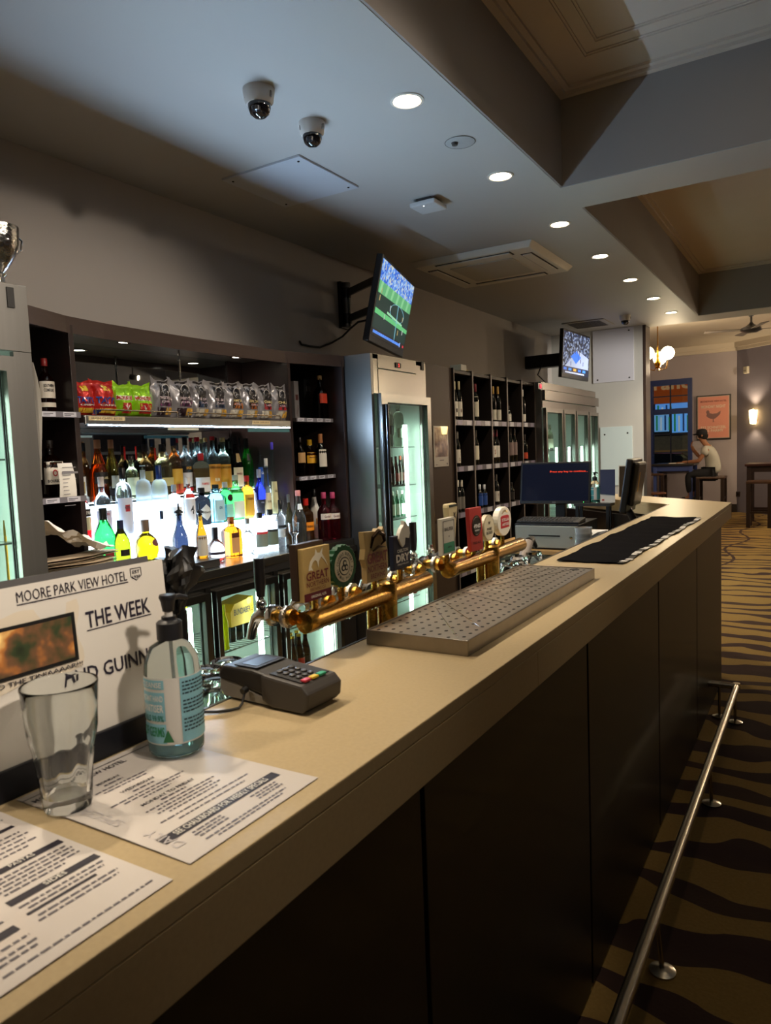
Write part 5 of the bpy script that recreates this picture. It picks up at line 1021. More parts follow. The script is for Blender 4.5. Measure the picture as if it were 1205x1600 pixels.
for i, (px, tp) in enumerate(((637, 918), (646, 915), (655, 913))):
    p = at(px, tp, x=-2.6); c = thing('drink_can', 'red drink can low in the tall fridge, %s' % ('left', 'middle', 'right')[i], 'can', (-2.6, p.y, .425), group=G3)
    MB().lathe([(.026, 0), (.031, .008), (.031, .108), (.026, .118), (.024, .12), (.022, .117), (0, .117)], seg=16).build('can_body', M('#8f1f1c', .3, .5), c, smooth=True, local=True)
    MB().box((-.006, -.009, .1175), (.006, .009, .1195)).build('ring_pull', M('#b8b8b4', .2, 1), c, local=True)
# --- near fridge at the left edge
x1 = -2.404; NST = M('#8b8986', .32, .92, noise=.06, nscale=60, stretch=(1, 1, .05))
t = thing('upright_fridge', 'tall stainless fridge cut off by the left edge of the view', 'fridge', (-2.75, 1.2, 0))
cab_body(t, x1, -3.1, .82, 1.566, 0, 2.1)
MB().box((x1+.003, .9, 1.87), (x1-.02, 1.5655, 2.098)).build('header_panel', NST, t, bevel=.001)
p = at(14.5, 465, x=x1); MB().box((x1+.0035, p.y-.012, p.z-.034), (x1+.009, p.y+.013, p.z+.034)).build('vent_grille', BLACK, t)
glass_door(t, x1+.004, .84, 1.497, .12, 1.845, .05, handle=False, mat=NST)
MB().box((x1+.002, 1.499, .1), (x1-.02, 1.5655, 1.868)).build('corner_stile', NST, t)
led(t, -2.5, 1.40, .3, 1.72)
for z in (1.5, 1.2, .95, .6, .35): wire_shelf(t, -2.5, -3.05, .86, 1.53, z)
FB(7, 640, 16, -2.60, 1.201, 'yellow bottle in the near fridge, upper shelf', 'beer', '#e0b42a', '#d8c88a', ('#d8a820', .1, .5, 1.0))
FB(5, 725, 16, -2.60, .951, 'yellow bottle in the near fridge, middle shelf', 'beer', '#e0a42a', '#d8c88a', ('#c8901c', .1, .5, 1.0))
FB(9, 560, 14, -2.62, 1.501, 'green bottle in the near fridge, top shelf', 'beer', '#5aa84a', '#d8d8cc', ('#8fb070', .1, .5, 1.0))
# sheets taped on its flank
t = thing('taped_sheet', 'white paper sheet taped to the flank of the near fridge', 'paper', (-2.5, 1.575, 1.35))
def tp_(u, v, o_=0): return (-2.42-.19*u, 1.5685+o_+.035*(1-u)*math.sin(v*math.pi)*v+.012*(1-u), 1.42+.42*v)
MB().grid(lambda u, v: tp_(u, v), 6, 8).grid(lambda u, v: tp_(u, v, .0015), 6, 8).build('sheet', PAPER, t, smooth=True)
# silver trophy on top
p = at(2, 440, x=-2.5)
t = thing('trophy_cup', 'silver trophy cup standing on the near fridge', 'trophy', (-2.5, p.y, 2.1)); CUT = M('#b8b6b2', .12, 1, noise=.3, nscale=60, bump=.3)
MB().lathe([(.04, .001), (.04, .012), (.014, .02), (.012, .04), (.02, .05), (.012, .058)], seg=22).build('foot', CHROME, t, smooth=True, local=True)
MB().lathe([(.012, .058), (.034, .085), (.055, .12), (.066, .16), (.07, .215), (.067, .215), (.05, .13), (.01, .07)], seg=26).build('cup', CUT, t, smooth=True, local=True)
for s in (-1, 1): MB().tube([(0, s*.058, .13), (0, s*.085, .15), (0, s*.09, .185), (0, s*.068, .2)], .004, 8).build('handle', CHROME, t, smooth=True, local=True)
# --- under-counter fridge with three glass doors
UX = -2.625
t = thing('under_counter_fridge', 'black and steel three door fridge under the back counter', 'fridge', (-2.85, 2.8, 0)); BLK = M('#1a1918', .35, .5)
cab_body(t, UX, -3.15, 1.6, 3.69, 0, .834)
DM = M('#6a6a68', .28, 1); doors = ((1.98, 2.535), (2.58, 3.055), (3.10, 3.665))
for i, (a, b) in enumerate(doors):
    glass_door(t, UX+.004, a, b, .10, .812, .035, .03, mat=DM)
    led(t, UX-.05, b-.06, .14, .74)
    wire_shelf(t, UX-.03, -3.1, a+.01, b-.01, .47); wire_shelf(t, UX-.03, -3.1, a+.01, b-.01, .13)
for y_ in (2.557, 3.078): MB().box((UX+.004, y_-.018, .1), (UX-.05, y_+.018, .833)).build('mullion', BLK, t)
for y_ in (3.078,):
    for z in (.74, .46): MB().box((UX+.0045, y_-.016, z-.02), (UX+.016, y_+.016, z+.02)).build('hinge', CHROME, t, bevel=.003)
x = UX-.06
for i, (px, tp, bz, hx, nm) in enumerate(((279, 948, .471, '#d8d020', 'left'), (290, 946, .471, '#d8d020', 'right'))):
    FB(px, tp, 10, x-.03, bz, 'yellow bottle in the left under-counter fridge door, %s one' % nm, 'beer', hx, '#d0c820', None, gm=M('#c8c41a', .15, trans=.3))
FB(349, 945, 12, x, .471, 'tall yellow bottle in the middle under-counter fridge door', 'wine', '#dde01a', '#c8c818', None, gm=M('#d6dc14', .15, trans=.2))
p0, p1_ = at(362, 985, x=x-.05), at(396, 950, x=x-.05)
c = thing('drinks_carton', 'yellow four-pack drinks carton in the middle under-counter fridge', 'carton', (x-.08, (p0.y+p1_.y)/2, .471), group=G3)
MB().prism([(p0.y, .56), (p1_.y, .56), (p1_.y, .70), (p0.y+.03, .68), (p0.y, .64)], lambda y, z: (x-.05, y, z), lambda y, z: (x-.17, y, z)).build('carrier', M('#d6a51a', .5), c)
for k in range(3): MB().lathe([(.026, .471), (.029, .478), (.029, .555)], (x-.085, p0.y+.035+k*.062, 0), 12).build('bottle_base', M('#2a2c2a', .1, trans=.5), c, smooth=True)
mb = MB(); text(mb, 'BUNDABERG', (x-.0485, (p0.y+p1_.y)/2+.01, .635), (0, 1, 0), (0, 0, 1), .15, .035, .02); mb.build('lettering', M('#3a2412', .5), c)
mb = MB().prism(ell(p1_.y-.035, .68, .02, .02, 18), lambda y, z: (x-.0495, y, z), lambda y, z: (x-.0485, y, z)); mb.build('emblem', M('#e0c050', .5), c)
for i, (px, nm, hx) in enumerate(((363, 'brown', '#8a6a2a'), (377, 'white', '#c6cac4'), (389, 'white and red', '#cfd0ca'))):
    p = at(px, 1040, x=x); c = thing('drink_can', '%s can on the bottom shelf of the middle under-counter fridge' % nm, 'can', (x, p.y, .134), group=G3)
    MB().lathe([(.028, 0), (.033, .01), (.033, .24), (.028, .252), (0, .252)], seg=16).build('can_body', M(hx, .3), c, smooth=True, local=True)
    MB().grid(lambda u, v: (.0335*math.cos(-1.2+u*1.8), .0335*math.sin(-1.2+u*1.8), .11+v*.08), 8, 1).build('printed_panel', M('#a83a22' if i == 2 else '#7c7a74', .4), c, local=True)
c0 = at(455, 1028, x=x-.02)
for k in range(6):
    yy = c0.y+.03+(k % 3)*.063; xx = x-.03-(k//3)*.065
    c = thing('beer_bottle', 'dark beer bottle in the right under-counter fridge, %s row, %s' % (('front', 'back')[k//3], ('left', 'middle', 'right')[k % 3]), 'bottle', (xx, yy, .471 if False else .134), group=G3)
    MB().lathe([(.027, 0), (.03, .006), (.03, .15), (.024, .18), (.013, .22), (.0125, .26)], seg=12).build('glass_body', M('#2a120a', .08, trans=.5), c, smooth=True, local=True)
    MB().lathe([(.0145, .25), (.0145, .263), (0, .264)], seg=12).build('cap', M('#b8902a', .3, .7), c, smooth=True, local=True)
    MB().lathe([(.0305, .03), (.0305, .12)], seg=14).build('paper_label', M('#a8301c' if k % 2 else '#1c1614', .5), c, smooth=True, local=True)
for k in range(3):
    FB(457+k*11, 955-k*2, 9, x-.03, .471, 'amber bottle on the upper shelf of the right under-counter fridge, %s' % ('left', 'middle', 'right')[k], 'beer', '#8a4a14', '#c89a2a', ('#c8781c', .1, .4, 1.0), name='beer_bottle')
o = thing('filler_panel', 'plain dark panel closing the gap beside the tall fridge', 'panel', (-2.66, 3.79, 0)); MB().box((-2.645, 3.70, .0), (-2.68, 3.89, .83)).build('board', M('#23201f', .4), o)

# ================================================================ timber panel, picture and wine rack
PN = M('#33271f', .45, noise=.16, nscale=8, stretch=(8, 8, .5), coat=.04, spec=.25)
t = thing('timber_panel', 'tall brown timber panel between fridge and wine rack', 'panel', (-2.6, 4.86, 0))
MB().box((-2.47, 4.636, 0), (-3.2, 5.078, 2.098)).build('board', PN, t, bevel=.002)
MB().box((-2.4695, 4.637, 0.01), (-2.466, 4.647, 2.09)).build('edge_trim', STEEL, t)
p = at(675, 805, x=-2.47); MB().tube([(-2.468, p.y-.02, p.z+.04), (-2.45, p.y, p.z+.03), (-2.445, p.y+.01, p.z-.06)], .004, 8).build('hook', CHROME, t, smooth=True)
t = thing('framed_advert', 'small portrait advert in a clear frame on the timber panel', 'picture', (-2.46, 4.855, 1.35))
MB().box((-2.4695, 4.738, 1.347), (-2.462, 4.971, 1.65)).build('backing', M('#b9b2a4', .4), t, bevel=.002)
MB().box((-2.4605, 4.74, 1.349), (-2.4585, 4.969, 1.648)).build('clear_cover', pane_mat('advert_cover', '#ffffff', 2.2), t)
def photo_mat():
    m = bpy.data.materials.new('advert_photo'); m.use_nodes = True; nt = m.node_tree; b = nt.nodes['Principled BSDF']; b.inputs['Roughness'].default_value = .12
    tc = nt.nodes.new('ShaderNodeTexCoord'); n = nt.nodes.new('ShaderNodeTexNoise'); n.inputs['Scale'].default_value = 16; n.inputs['Detail'].default_value = 2
    r = nt.nodes.new('ShaderNodeValToRGB'); el = r.color_ramp.elements; el[0].position = .36; el[0].color = lin('#4a362a'); el[1].position = .66; el[1].color = lin('#cdbda6'); e_ = el.new(.5); e_.color = lin('#8f7360')
    nt.links.new(tc.outputs['Object'], n.inputs['Vector']); nt.links.new(n.outputs['Fac'], r.inputs[0]); nt.links.new(r.outputs[0], b.inputs['Base Color']); return m
MB().box((-2.462, 4.748, 1.42), (-2.4613, 4.961, 1.64)).build('photograph', photo_mat(), t)
mb = MB(); text(mb, 'HELLO', (-2.461, 4.855, 1.395), (0, 1, 0), (0, 0, 1), .06, .01, .01)
mb = MB().box((-2.4615, 4.82, 1.392), (-2.461, 4.89, 1.398)).box((-2.4615, 4.755, 1.362), (-2.461, 4.785, 1.366)).box((-2.4615, 4.935, 1.36), (-2.461, 4.95, 1.372)); mb.build('small_print', INK, t)
WX = -2.455; cols_ = [5.08, 5.433, 5.813, 6.176, 6.544, 6.90]; shz = [.06, .50, .97, 1.335, 1.70, 2.085]
t = thing('wine_rack', 'dark timber wine rack with open square compartments', 'wine rack', (-2.7, 6.0, 0)); DW = M('#1a1310', .5, noise=.15, nscale=12, stretch=(8, 8, .6))
for y_ in cols_: MB().box((WX, y_-.011 if y_ > 5.1 else y_, 0), (-3.0, y_+.011 if y_ < 6.9 else y_, 2.1)).build('upright', DW, t, bevel=.001); MB().box((WX+.001, max(5.08, y_-.010), .0), (WX+.004, min(6.9, y_+.010), 2.1)).build('edge_strip', M('#6b625d', .45), t)
MB().box((-3.001, 5.08, 0), (-3.02, 6.90, 2.1)).build('rear_board', DARKIN, t)
for z in shz:
    for a, b in zip(cols_[:-1], cols_[1:]):
        s = MB().box((WX-.006, a+.0115, z-.022), (-3.0, b-.0115, z)).build('shelf', M('#1a1311', .5), t)
        if .4 < z < 2: 
            MB().box((WX-.001, a+.0115, z-.04), (WX-.0055, b-.0115, z+.002)).build('ticket_rail', M('#5a565e', .25), s)
            for f_ in ((.15, .4), (.62, .88)): MB().box((WX-.0008, a+(b-a)*f_[0], z-.038), (WX+.0004, a+(b-a)*f_[1]*1.0, z)).build('price_ticket', M('#a8a7b0' if (f_[0] > .5) ^ (a > 5.5) else '#7d7688', .4), s)
G4 = 'wine bottles in the rack'
rowname = {1.70: 'top', 1.335: 'second', .97: 'third', .50: 'fourth'}
def WB(px, top, z, lab, cap, col_, which, z0=.1, z1=.48, w=9.5, gm=None, tx=None):
    x = -2.50; p = at(px, top, x=x); depth = (p-CAM).dot(_f)
    bottle('dark wine bottle%s %s rack row, %s box' % (' '+which if which else '', rowname[z], ('first', 'second', 'third', 'fourth', 'fifth')[col_]), (x, p.y, z+.001), p.z-z-.001, w/2*depth/FPX, 'wine', '#10140f', cap, (lab, z0, z1, 1.15), tx, group=G4, name='wine_bottle', seg=14, capz=.79, gm=M('#0d0f0c', .06, coat=.6))
MARK = lambda c='#2a1a1a', s='1': [(s, .25, .5, .03, c)]
WB(709.5, 596, 1.70, '#d0cabd', '#c9bd96', 0, 'with cream cap, left one', tx=MARK()); WB(716.5, 596, 1.70, '#d0cabd', '#c9bd96', 0, 'with cream cap, right one', tx=MARK('#5a2020', '8'))
WB(742.5, 600, 1.70, '#cfc7b2', '#7a2430', 1, 'with tall cream label', .12, .66)
WB(770, 604, 1.70, '#c8c2b2', '#b8924a', 2, 'with gold foil and red patch', .05, .34); WB(777.5, 604, 1.70, '#c8c2b2', '#b8924a', 2, 'with gold foil, right one', .05, .34)
WB(794, 634, 1.70, '#cfcabd', '#141210', 3, 'short with white label', .06, .7, 9, tx=[('7', .4, .5, .03, '#2a2422')]); WB(816, 609, 1.70, '#d0ccc2', '#d5d2cc', 4, 'with white cap', .04, .26)
WB(714, 674, 1.335, '#d0cabd', '#6a6660', 0, 'with two dark spots on its label', tx=[('O', .2, .5, .03, '#5a1f1f')]); WB(743, 672, 1.335, '#cfc7b2', '#4a4038', 1, 'with plain cream label', .15, .55)
WB(770, 671, 1.335, '#d3cec2', '#6a2230', 2, 'with maroon foil, left one', .18, .52, tx=[('S', .34, .5, .04, '#8a2a22')]); WB(775.5, 671, 1.335, '#d3cec2', '#6a2230', 2, 'with maroon foil, right one', .18, .52)
WB(797, 669, 1.335, '#7d6a66', '#3a322e', 3, 'with mauve label, left one', .2, .58); WB(803, 669, 1.335, '#7d6a66', '#3a322e', 3, 'with mauve label, right one', .2, .58)
WB(819.5, 679, 1.335, '#b8452a', '#241c1a', 4, 'with orange label', .08, .32)
WB(715, 750, .97, '#6a6660', '#cfc9bc', 0, 'with white cap, left one'); WB(721, 750, .97, '#6a6660', '#cfc9bc', 0, 'with white cap, right one')
WB(749.5, 757, .97, '#2a4a8f', '#c8ccd2', 1, 'with blue label, left one', .1, .62); WB(756.5, 757, .97, '#2a4a8f', '#c8ccd2', 1, 'with blue label, right one', .1, .62)
WB(775, 741, .97, '#cfc9bf', '#4a443e', 2, 'with white label', .1, .44, tx=[('Y', .28, .4, .05, '#6a3a2a')]); WB(799, 754, .97, '#2a2624', '#1a1614', 3, 'with black label', .1, .5)
# power box on the rack
t = thing('power_box', 'small white power outlet box on top of the wine rack', 'power box', (-2.6, 5.2, 2.1))
p = at(716, 571, x=-2.55); MB().box((-2.5, p.y-.05, 2.1005), (-2.6, p.y+.05, 2.15)).build('body', M('#c4bfb2', .5), t, bevel=.004); MB().tube([(-2.55, p.y+.05, 2.12), (-2.54, p.y+.1, 2.13), (-2.53, p.y+.14, 2.108)], .008, 8).build('cable', M('#b8a878', .5), t, smooth=True)
# ================================================================ far fridge
t = thing('upright_fridge', 'wide stainless three door fridge at the far end of the bar', 'fridge', (-2.7, 7.9, 0)); X3 = -2.39
cab_body(t, X3, -3.1, 6.905, 8.86, 0, 2.1)
MB().box((X3+.003, 6.91, 2.03), (X3-.02, 8.855, 2.098)).build('header_panel', STEEL, t, bevel=.001); MB().box((X3+.03, 6.93, 1.92), (X3-.02, 8.9, 2.022)).build('lower_header', STEEL, t, bevel=.002)
MB().box((X3+.01, 6.91, 1.85), (X3-.02, 8.87, 1.915)).build('door_rail', STEEL, t)
p = at(843, 603.5, x=X3); MB().box((X3+.0035, p.y-.05, p.z-.03), (X3+.007, p.y+.06, p.z+.03)).build('display', M('#6a6464', .3), t); MB().lathe([(.022, 0), (.022, .006), (0, .007)], (X3+.007, p.y+.01, p.z), 14, axis='x').build('red_lamp', M('#d83048', .4, emit=1.5), t)
for i, (a, b) in enumerate(((6.93, 7.47), (7.50, 7.92), (7.95, 8.42), (8.45, 8.85))):
    glass_door(t, X3+.004, a, b, .12, 1.845, .04, .04)
    if i: led(t, X3-.09, a+.14, .3, 1.45)
    for z in (1.42, 1.1, .7): wire_shelf(t, X3-.1, -3.05, a+.01, b-.01, z, 8)
for i, (y_, z) in enumerate(((7.62, 1.421), (7.74, 1.421), (8.1, 1.101), (8.22, 1.101), (8.6, 1.101), (8.7, 1.101), (7.65, 1.101), (8.15, 1.421))):
    bottle('pale bottle in the far fridge, number %s from its hinge' % ('one two three four five six seven eight'.split()[i]) if False else 'bottle in the far fridge, %s' % ('yellow capped', 'behind the yellow cap', 'left on the middle door shelf', 'right on the middle door shelf', 'left behind the last door', 'right behind the last door', 'low behind the second door', 'high behind the third door')[i], (X3-.2, y_, z), .28, .036, 'wine', '#cfe0c8' if i % 2 else '#dfe8a8', '#e6e23a' if i == 0 else '#c9d2c4', ('#d8dcc8', .1, .45, 1.0), None, group=G3, name='chilled_bottle', seg=12)
# ================================================================ televisions
def emis(c, e): return M(c, .3, emit=e)
def crowd_mat(name, cols, scale, e):
    m = bpy.data.materials.new(name); m.use_nodes = True; nt = m.node_tree; b = nt.nodes['Principled BSDF']; b.inputs['Base Color'].default_value = (.01, .01, .01, 1); b.inputs['Roughness'].default_value = .2
    tc = nt.nodes.new('ShaderNodeTexCoord'); v = nt.nodes.new('ShaderNodeTexVoronoi'); v.inputs['Scale'].default_value = scale
    r = nt.nodes.new('ShaderNodeValToRGB'); r.color_ramp.interpolation = 'CONSTANT'; el = r.color_ramp.elements
    el[0].position = 0; el[0].color = lin(cols[0]); el[1].position = .8; el[1].color = lin(cols[-1])
    for i, c in enumerate(cols[1:-1]): e_ = el.new((i+1)*.8/(len(cols)-1)); e_.color = lin(c)
    sp = nt.nodes.new('ShaderNodeSeparateColor'); nt.links.new(tc.outputs['Object'], v.inputs['Vector']); nt.links.new(v.outputs['Color'], sp.inputs[0]); nt.links.new(sp.outputs[0], r.inputs[0])
    nt.links.new(r.outputs[0], b.inputs['Emission Color']); b.inputs['Emission Strength'].default_value = e; return m
def tv(label, c, yaw, tilt, w, h, arm=True):
    t = thing('wall_television', label, 'television', c); t.rotation_euler = (0, tilt, yaw)
    MB().box((-.045, -w/2, -h/2), (0, w/2, h/2)).build('casing', M('#0c0b0d', .3), t, local=True, bevel=.006)
    MB().box((-.075, -w*.3, -h*.42), (-.045, w*.3, h*.2)).build('rear_housing', M('#0c0b0d', .5), t, local=True, bevel=.01)
    return t
def scr(parent, y0, y1, z0, z1, mat, x=.0012, name='screen_image'): return MB().box((0.0002, y0, z0), (x, y1, z1)).build(name, mat, parent, local=True)
W1, H1 = .97, .571
t1 = tv('black wall television showing a football match, nearest of the two', (-2.70, 4.63, 2.497), .287, .22, W1, H1)
a, b, c, d = -W1/2+.022, W1/2-.022, -H1/2+.05, H1/2-.022
s = scr(t1, a, b, c, d, emis('#0d3330', .75), .001, 'screen')
scr(s, a, b, .125, d, crowd_mat('crowd_one', ['#2a5fd0', '#88b4f0', '#3f78dd', '#b8d4f4', '#d8d2b0', '#4c86e0'], 60, 1.0), .002, 'crowd_image')
def sq_(pts, mat, nm, x=.0024): MB().prism(pts, lambda y, z: (.0012, y, z), lambda y, z: (x, y, z)).build(nm, mat, s, local=True)
sq_([(a, .125), (b, .125), (b, .05), (a, .045)], emis('#5fae78', .9), 'sunlit_turf', .0026)
for k in range(6): sq_([(a+.02+k*.15, .05), (a+.06+k*.15, .05), (a+.10+k*.15, .125), (a+.05+k*.15, .125)], emis('#86cf96', .9), 'mown_stripe', .003)
sq_([(a, -.055), (b, -.075), (b, -.105), (a, -.09)], emis('#5fc07a', .9), 'lit_strip', .0026); sq_([(a+.3, -.035), (b-.18, -.06), (b-.18, -.072), (a+.3, -.05)], emis('#9fe0b0', .9), 'lit_strip', .0026)
mb = MB(); n_ = 26
for k in range(n_):
    q0, q1 = 2*math.pi*k/n_, 2*math.pi*(k+1)/n_; mb.tube([(.002, .1+.20*math.cos(q0), -.01+.06*math.sin(q0)), (.002, .1+.20*math.cos(q1), -.01+.06*math.sin(q1))], .002, 4, cap=False)
mb.tube([(.002, .1, .05), (.002, .13, c+.04)], .003, 4); mb.build('pitch_line', emis('#7fb8c8', .9), s, local=True)
for k, (y_, z_) in enumerate(((-.4, .02), (-.1, .0), (.28, -.02), (-.22, -.08), (.2, -.13), (.33, -.11), (-.38, .07))): MB().box((.0012, y_-.006, z_-.02), (.003, y_+.006, z_+.016)).build('player', emis(('#c8b070', '#d8d8d8')[k % 2], .7), s, local=True)
scr(s, a, b, c, c+.05, emis('#0a0f16', .5), .002, 'caption_bar')
mb = MB(); text(mb, 'FULL TIME RESULT FOLLOWS AT THE BREAK', (.003, -.1, c+.026), (0, 1, 0), (0, 0, 1), .62, .02, .02)
mb = MB()
rn = random.Random(4); y_ = a+.03
while y_ < .3: w_ = rn.uniform(.015, .05); mb.box((.002, y_, c+.018), (.003, y_+w_, c+.036)); y_ += w_+.008
o = mb.build('caption_print', emis('#4f86e8', 1.2), s, local=True); o['kind'] = 'stuff'
MB().box((.002, .31, c+.012), (.003, .325, c+.045)).build('caption_mark', emis('#8fb4ff', 1.2), s, local=True); MB().box((.002, .40, c+.018), (.003, .44, c+.036)).build('caption_tail', emis('#c02a38', 1.0), s, local=True)
# bracket: wall plate and two parallel arms
ARM = M('#55534f', .35, .8)
wp = at(534, 478, x=XW); t = thing('television_bracket', 'folding steel wall bracket carrying the near television', 'bracket', (XW, wp.y, wp.z-.15))
MB().tube([(XW+.05, wp.y, wp.z-.17), (XW+.05, wp.y, wp.z+.17)], .035, 14).build('pivot_post', ARM, t, smooth=True); MB().box((XW+.001, wp.y-.05, wp.z-.18), (XW+.03, wp.y+.05, wp.z+.18)).build('wall_plate', M('#1c1b1b', .4, .5), t)
tgt = Vector((-2.70, 4.63, 2.497))-Vector((math.cos(.287)*math.cos(.22), math.sin(.287)*math.cos(.22), -math.sin(.22)))*.12
for dz in (-.11, .09):
    d_ = (Vector((tgt.x, tgt.y, 0))-Vector((XW+.05, wp.y, 0))); n_ = Vector((-d_.y, d_.x, 0)).normalized()*.012
    p0 = Vector((XW+.05, wp.y, wp.z+dz)); p1_ = p0+d_; up_ = Vector((0, 0, .055))
    MB().add([p0-n_-up_/2, p1_-n_-up_/2, p1_+n_-up_/2, p0+n_-up_/2, p0-n_+up_/2, p1_-n_+up_/2, p1_+n_+up_/2, p0+n_+up_/2], [(0,3,2,1),(4,5,6,7),(0,1,5,4),(1,2,6,5),(2,3,7,6),(3,0,4,7)]).build('arm', ARM, t, bevel=.004)
    MB().lathe([(.038, -.04), (.038, .04)], (XW+.05, wp.y, wp.z+dz), 14).build('pivot_collar', M('#1a1a1a', .3, .6), t, smooth=True)
MB().tube([(tgt.x+.005, tgt.y, wp.z-.18), (tgt.x+.005, tgt.y, wp.z+.16)], .02, 10).build('head_post', ARM, t, smooth=True)
o = MB().tube([at(575, 500, x=-2.9), at(560, 503, x=-3.0), at(548, 513, x=-3.15), at(535, 526, x=-3.27), at(518, 536, x=-3.285), at(500, 543, x=-3.285), at(485, 541, x=-3.285), at(471, 538, x=-3.285), at(468, 533, x=-3.285)], .008, 8).build('television_cable', BLACK, None, smooth=True); tag(o, 'black cable looping from the near television along the wall', 'cable')
t2 = tv('black wall television showing a basketball game, the far one', (-2.66, 9.03, 2.57), -.048, .061, W1, H1)
s = scr(t2, a, b, c, d, crowd_mat('crowd_two', ['#10131f', '#2a3550', '#7f96c8', '#141a2c', '#33456f', '#b0c0e0'], 42, .8), .001, 'screen')
sq_([(-.42, -.16), (.02, .07), (b-.02, -.0), (b-.02, -.19), (a+.02, -.19)], emis('#a8b8dc', .9), 'court_floor'); sq_([(-.2, -.02), (-.02, .06), (.16, -.01), (-.02, -.1)], emis('#1f6fe8', 1.1), 'painted_key', .003)
for k, (y_, z_) in enumerate(((-.05, .05), (.02, .06), (.09, .04), (.15, -.05), (-.2, -.1), (.24, -.08), (.06, -.02))): MB().box((.0012, y_-.008, z_-.03), (.0034, y_+.008, z_+.02)).build('player', emis(('#101828', '#2a3a5a')[k % 2], .6), s, local=True)
scr(s, a, b, c, c+.09, emis('#101a38', .6), .003, 'score_bar')
for k in range(5): MB().box((.003, a+.02+k*.17, c+.045), (.004, a+.12+k*.17, c+.075)).build('score_box', emis(('#2a6fe0', '#3f8ff0', '#d0a030')[k % 3], 1.0), s, local=True)
mb = MB(); y_ = a+.08
while y_ < .3: w_ = rn.uniform(.02, .05); mb.box((.003, y_, c+.012), (.004, y_+w_, c+.03)); y_ += w_+.01
o = mb.build('score_print', emis('#c8d4f0', 1.0), s, local=True); o['kind'] = 'stuff'
t = thing('television_bracket', 'dark wall bracket behind the far television', 'bracket', (XW, 9.0, 2.45))
MB().box((XW+.001, 8.93, 2.46), (-2.75, 9.07, 2.62)).build('arm_block', M('#151415', .5), t, bevel=.01); MB().tube([(-3.0, 8.75, 2.5), (-3.05, 8.7, 2.35), (-2.95, 8.68, 2.25), (-3.05, 8.66, 2.15)], .008, 8).build('cable', BLACK, t, smooth=True)
# ================================================================ end wall sheets
PL = M('#c6c5cc', .45)
t = thing('wall_board', 'large blank white board screwed high on the end wall', 'board', (-2.35, 9.99, 2.3)); q0, q1 = at(926, 518, y=9.99), at(991, 594, y=9.99)
MB().box((q0.x, 9.985, q1.z), (q1.x, 9.998, q0.z)).build('board', PL, t, bevel=.002)
for x_, z_ in ((q0.x+.06, q1.z+.04), (q1.x-.06, q1.z+.04), (q1.x-.06, q0.z-.04)): MB().lathe([(.012, 0), (0, -.006)], (x_, 9.985, z_), 8, axis='y').build('screw', BLACK, t)
t = thing('wall_board', 'pale blue white splashback sheet low on the end wall', 'board', (-2.35, 9.99, 1.0)); q0, q1 = at(938, 668, y=9.99), at(989, 760, y=9.99)
MB().box((q0.x, 9.986, .9), (q1.x, 9.998, q0.z)).build('sheet', M('#c3d2d2', .35), t, bevel=.002)
for x_, z_ in ((q0.x+.06, q0.z-.1), (q1.x-.06, q0.z-.09)): MB().lathe([(.012, 0), (0, -.006)], (x_, 9.986, z_), 8, axis='y').build('screw', BLACK, t)
# ================================================================ point of sale station
BX0, BX1 = -1.98, -1.16
t = thing('till_bench', 'pale timber edged till bench behind the bar', 'bench', (-1.5, 4.8, 0)); WD = M('#9c7a4c', .45, noise=.12, nscale=10, stretch=(.6, 8, 8))
MB().prism([(-1.95, 4.35), (-.84, 4.35), (-.84, 4.64), (-1.6, 5.33), (-1.95, 5.33)], lambda x, y: (x, y, .79), lambda x, y: (x, y, .815)).build('bench_top', M('#b08c5a', .4, noise=.12, nscale=10), t, bevel=.002)
MB().box((-1.93, 4.42, .66), (-.86, 4.44, .789)).build('steel_apron', STEEL, t)
for x_, y_ in ((-1.92, 4.4), (-.9, 4.4), (-1.92, 5.3), (-1.6, 5.28)): MB().box((x_-.02, y_-.02, 0), (x_+.02, y_+.02, .79)).build('leg', STEELD, t)
f0, f1 = at(804, 848, y=4.40), at(905, 820, y=4.40)
t = thing('cash_drawer', 'steel fronted cash drawer under the keyboard', 'cash drawer', (-1.6, 4.62, .816)); zc0, zc1 = .816, f1.z
MB().box((f0.x, 4.41, zc0), (f1.x, 4.82, zc1)).build('casing', M('#161515', .4), t, bevel=.004)
dr = MB().box((f0.x+.01, 4.395, zc0+.012), (f1.x-.01, 4.409, zc1-.012)).build('drawer_front', M('#a9aba2', .38, .55), t, bevel=.002)
MB().box((f0.x+.1, 4.392, (zc0+zc1)/2+.004), (f1.x-.12, 4.3948, (zc0+zc1)/2+.012)).build('slot', BLACK, dr); MB().lathe([(.011, 0), (.009, -.006), (0, -.007)], (f1.x-.05, 4.395, (zc0+zc1)/2), 12, axis='y').build('lock', CHROME, dr)
t = thing('keyboard', 'black till keyboard lying on the cash drawer', 'keyboard', ((f0.x+f1.x)/2, 4.52, zc1))
MB().prism([(0, .002), (.16, .002), (.16, .03), (0, .014)], lambda v, z: (f0.x+.01, 4.42+v, zc1+z), lambda v, z: (f1.x-.01, 4.42+v, zc1+z)).build('case', M('#171616', .5), t, bevel=.003)
km = None
for r_ in range(5):
    for c_ in range(15):
        x_ = f0.x+.022+c_*(f1.x-f0.x-.045)/15; y_ = 4.43+r_*.028; z_ = zc1+.0145+r_*.0028
        if km is None:
            o = MB().prism([(-.009, -.009), (.009, -.009), (.009, .009), (-.009, .009)], lambda a, b: (a, b, 0), lambda a, b: (a*.75, b*.75, .006)).build('key', M('#2b2927', .5), t, local=True); km = o
        else: o = km.copy(); col.objects.link(o); o.parent = t
        o.location = Vector((x_, y_, z_))-wloc(t)
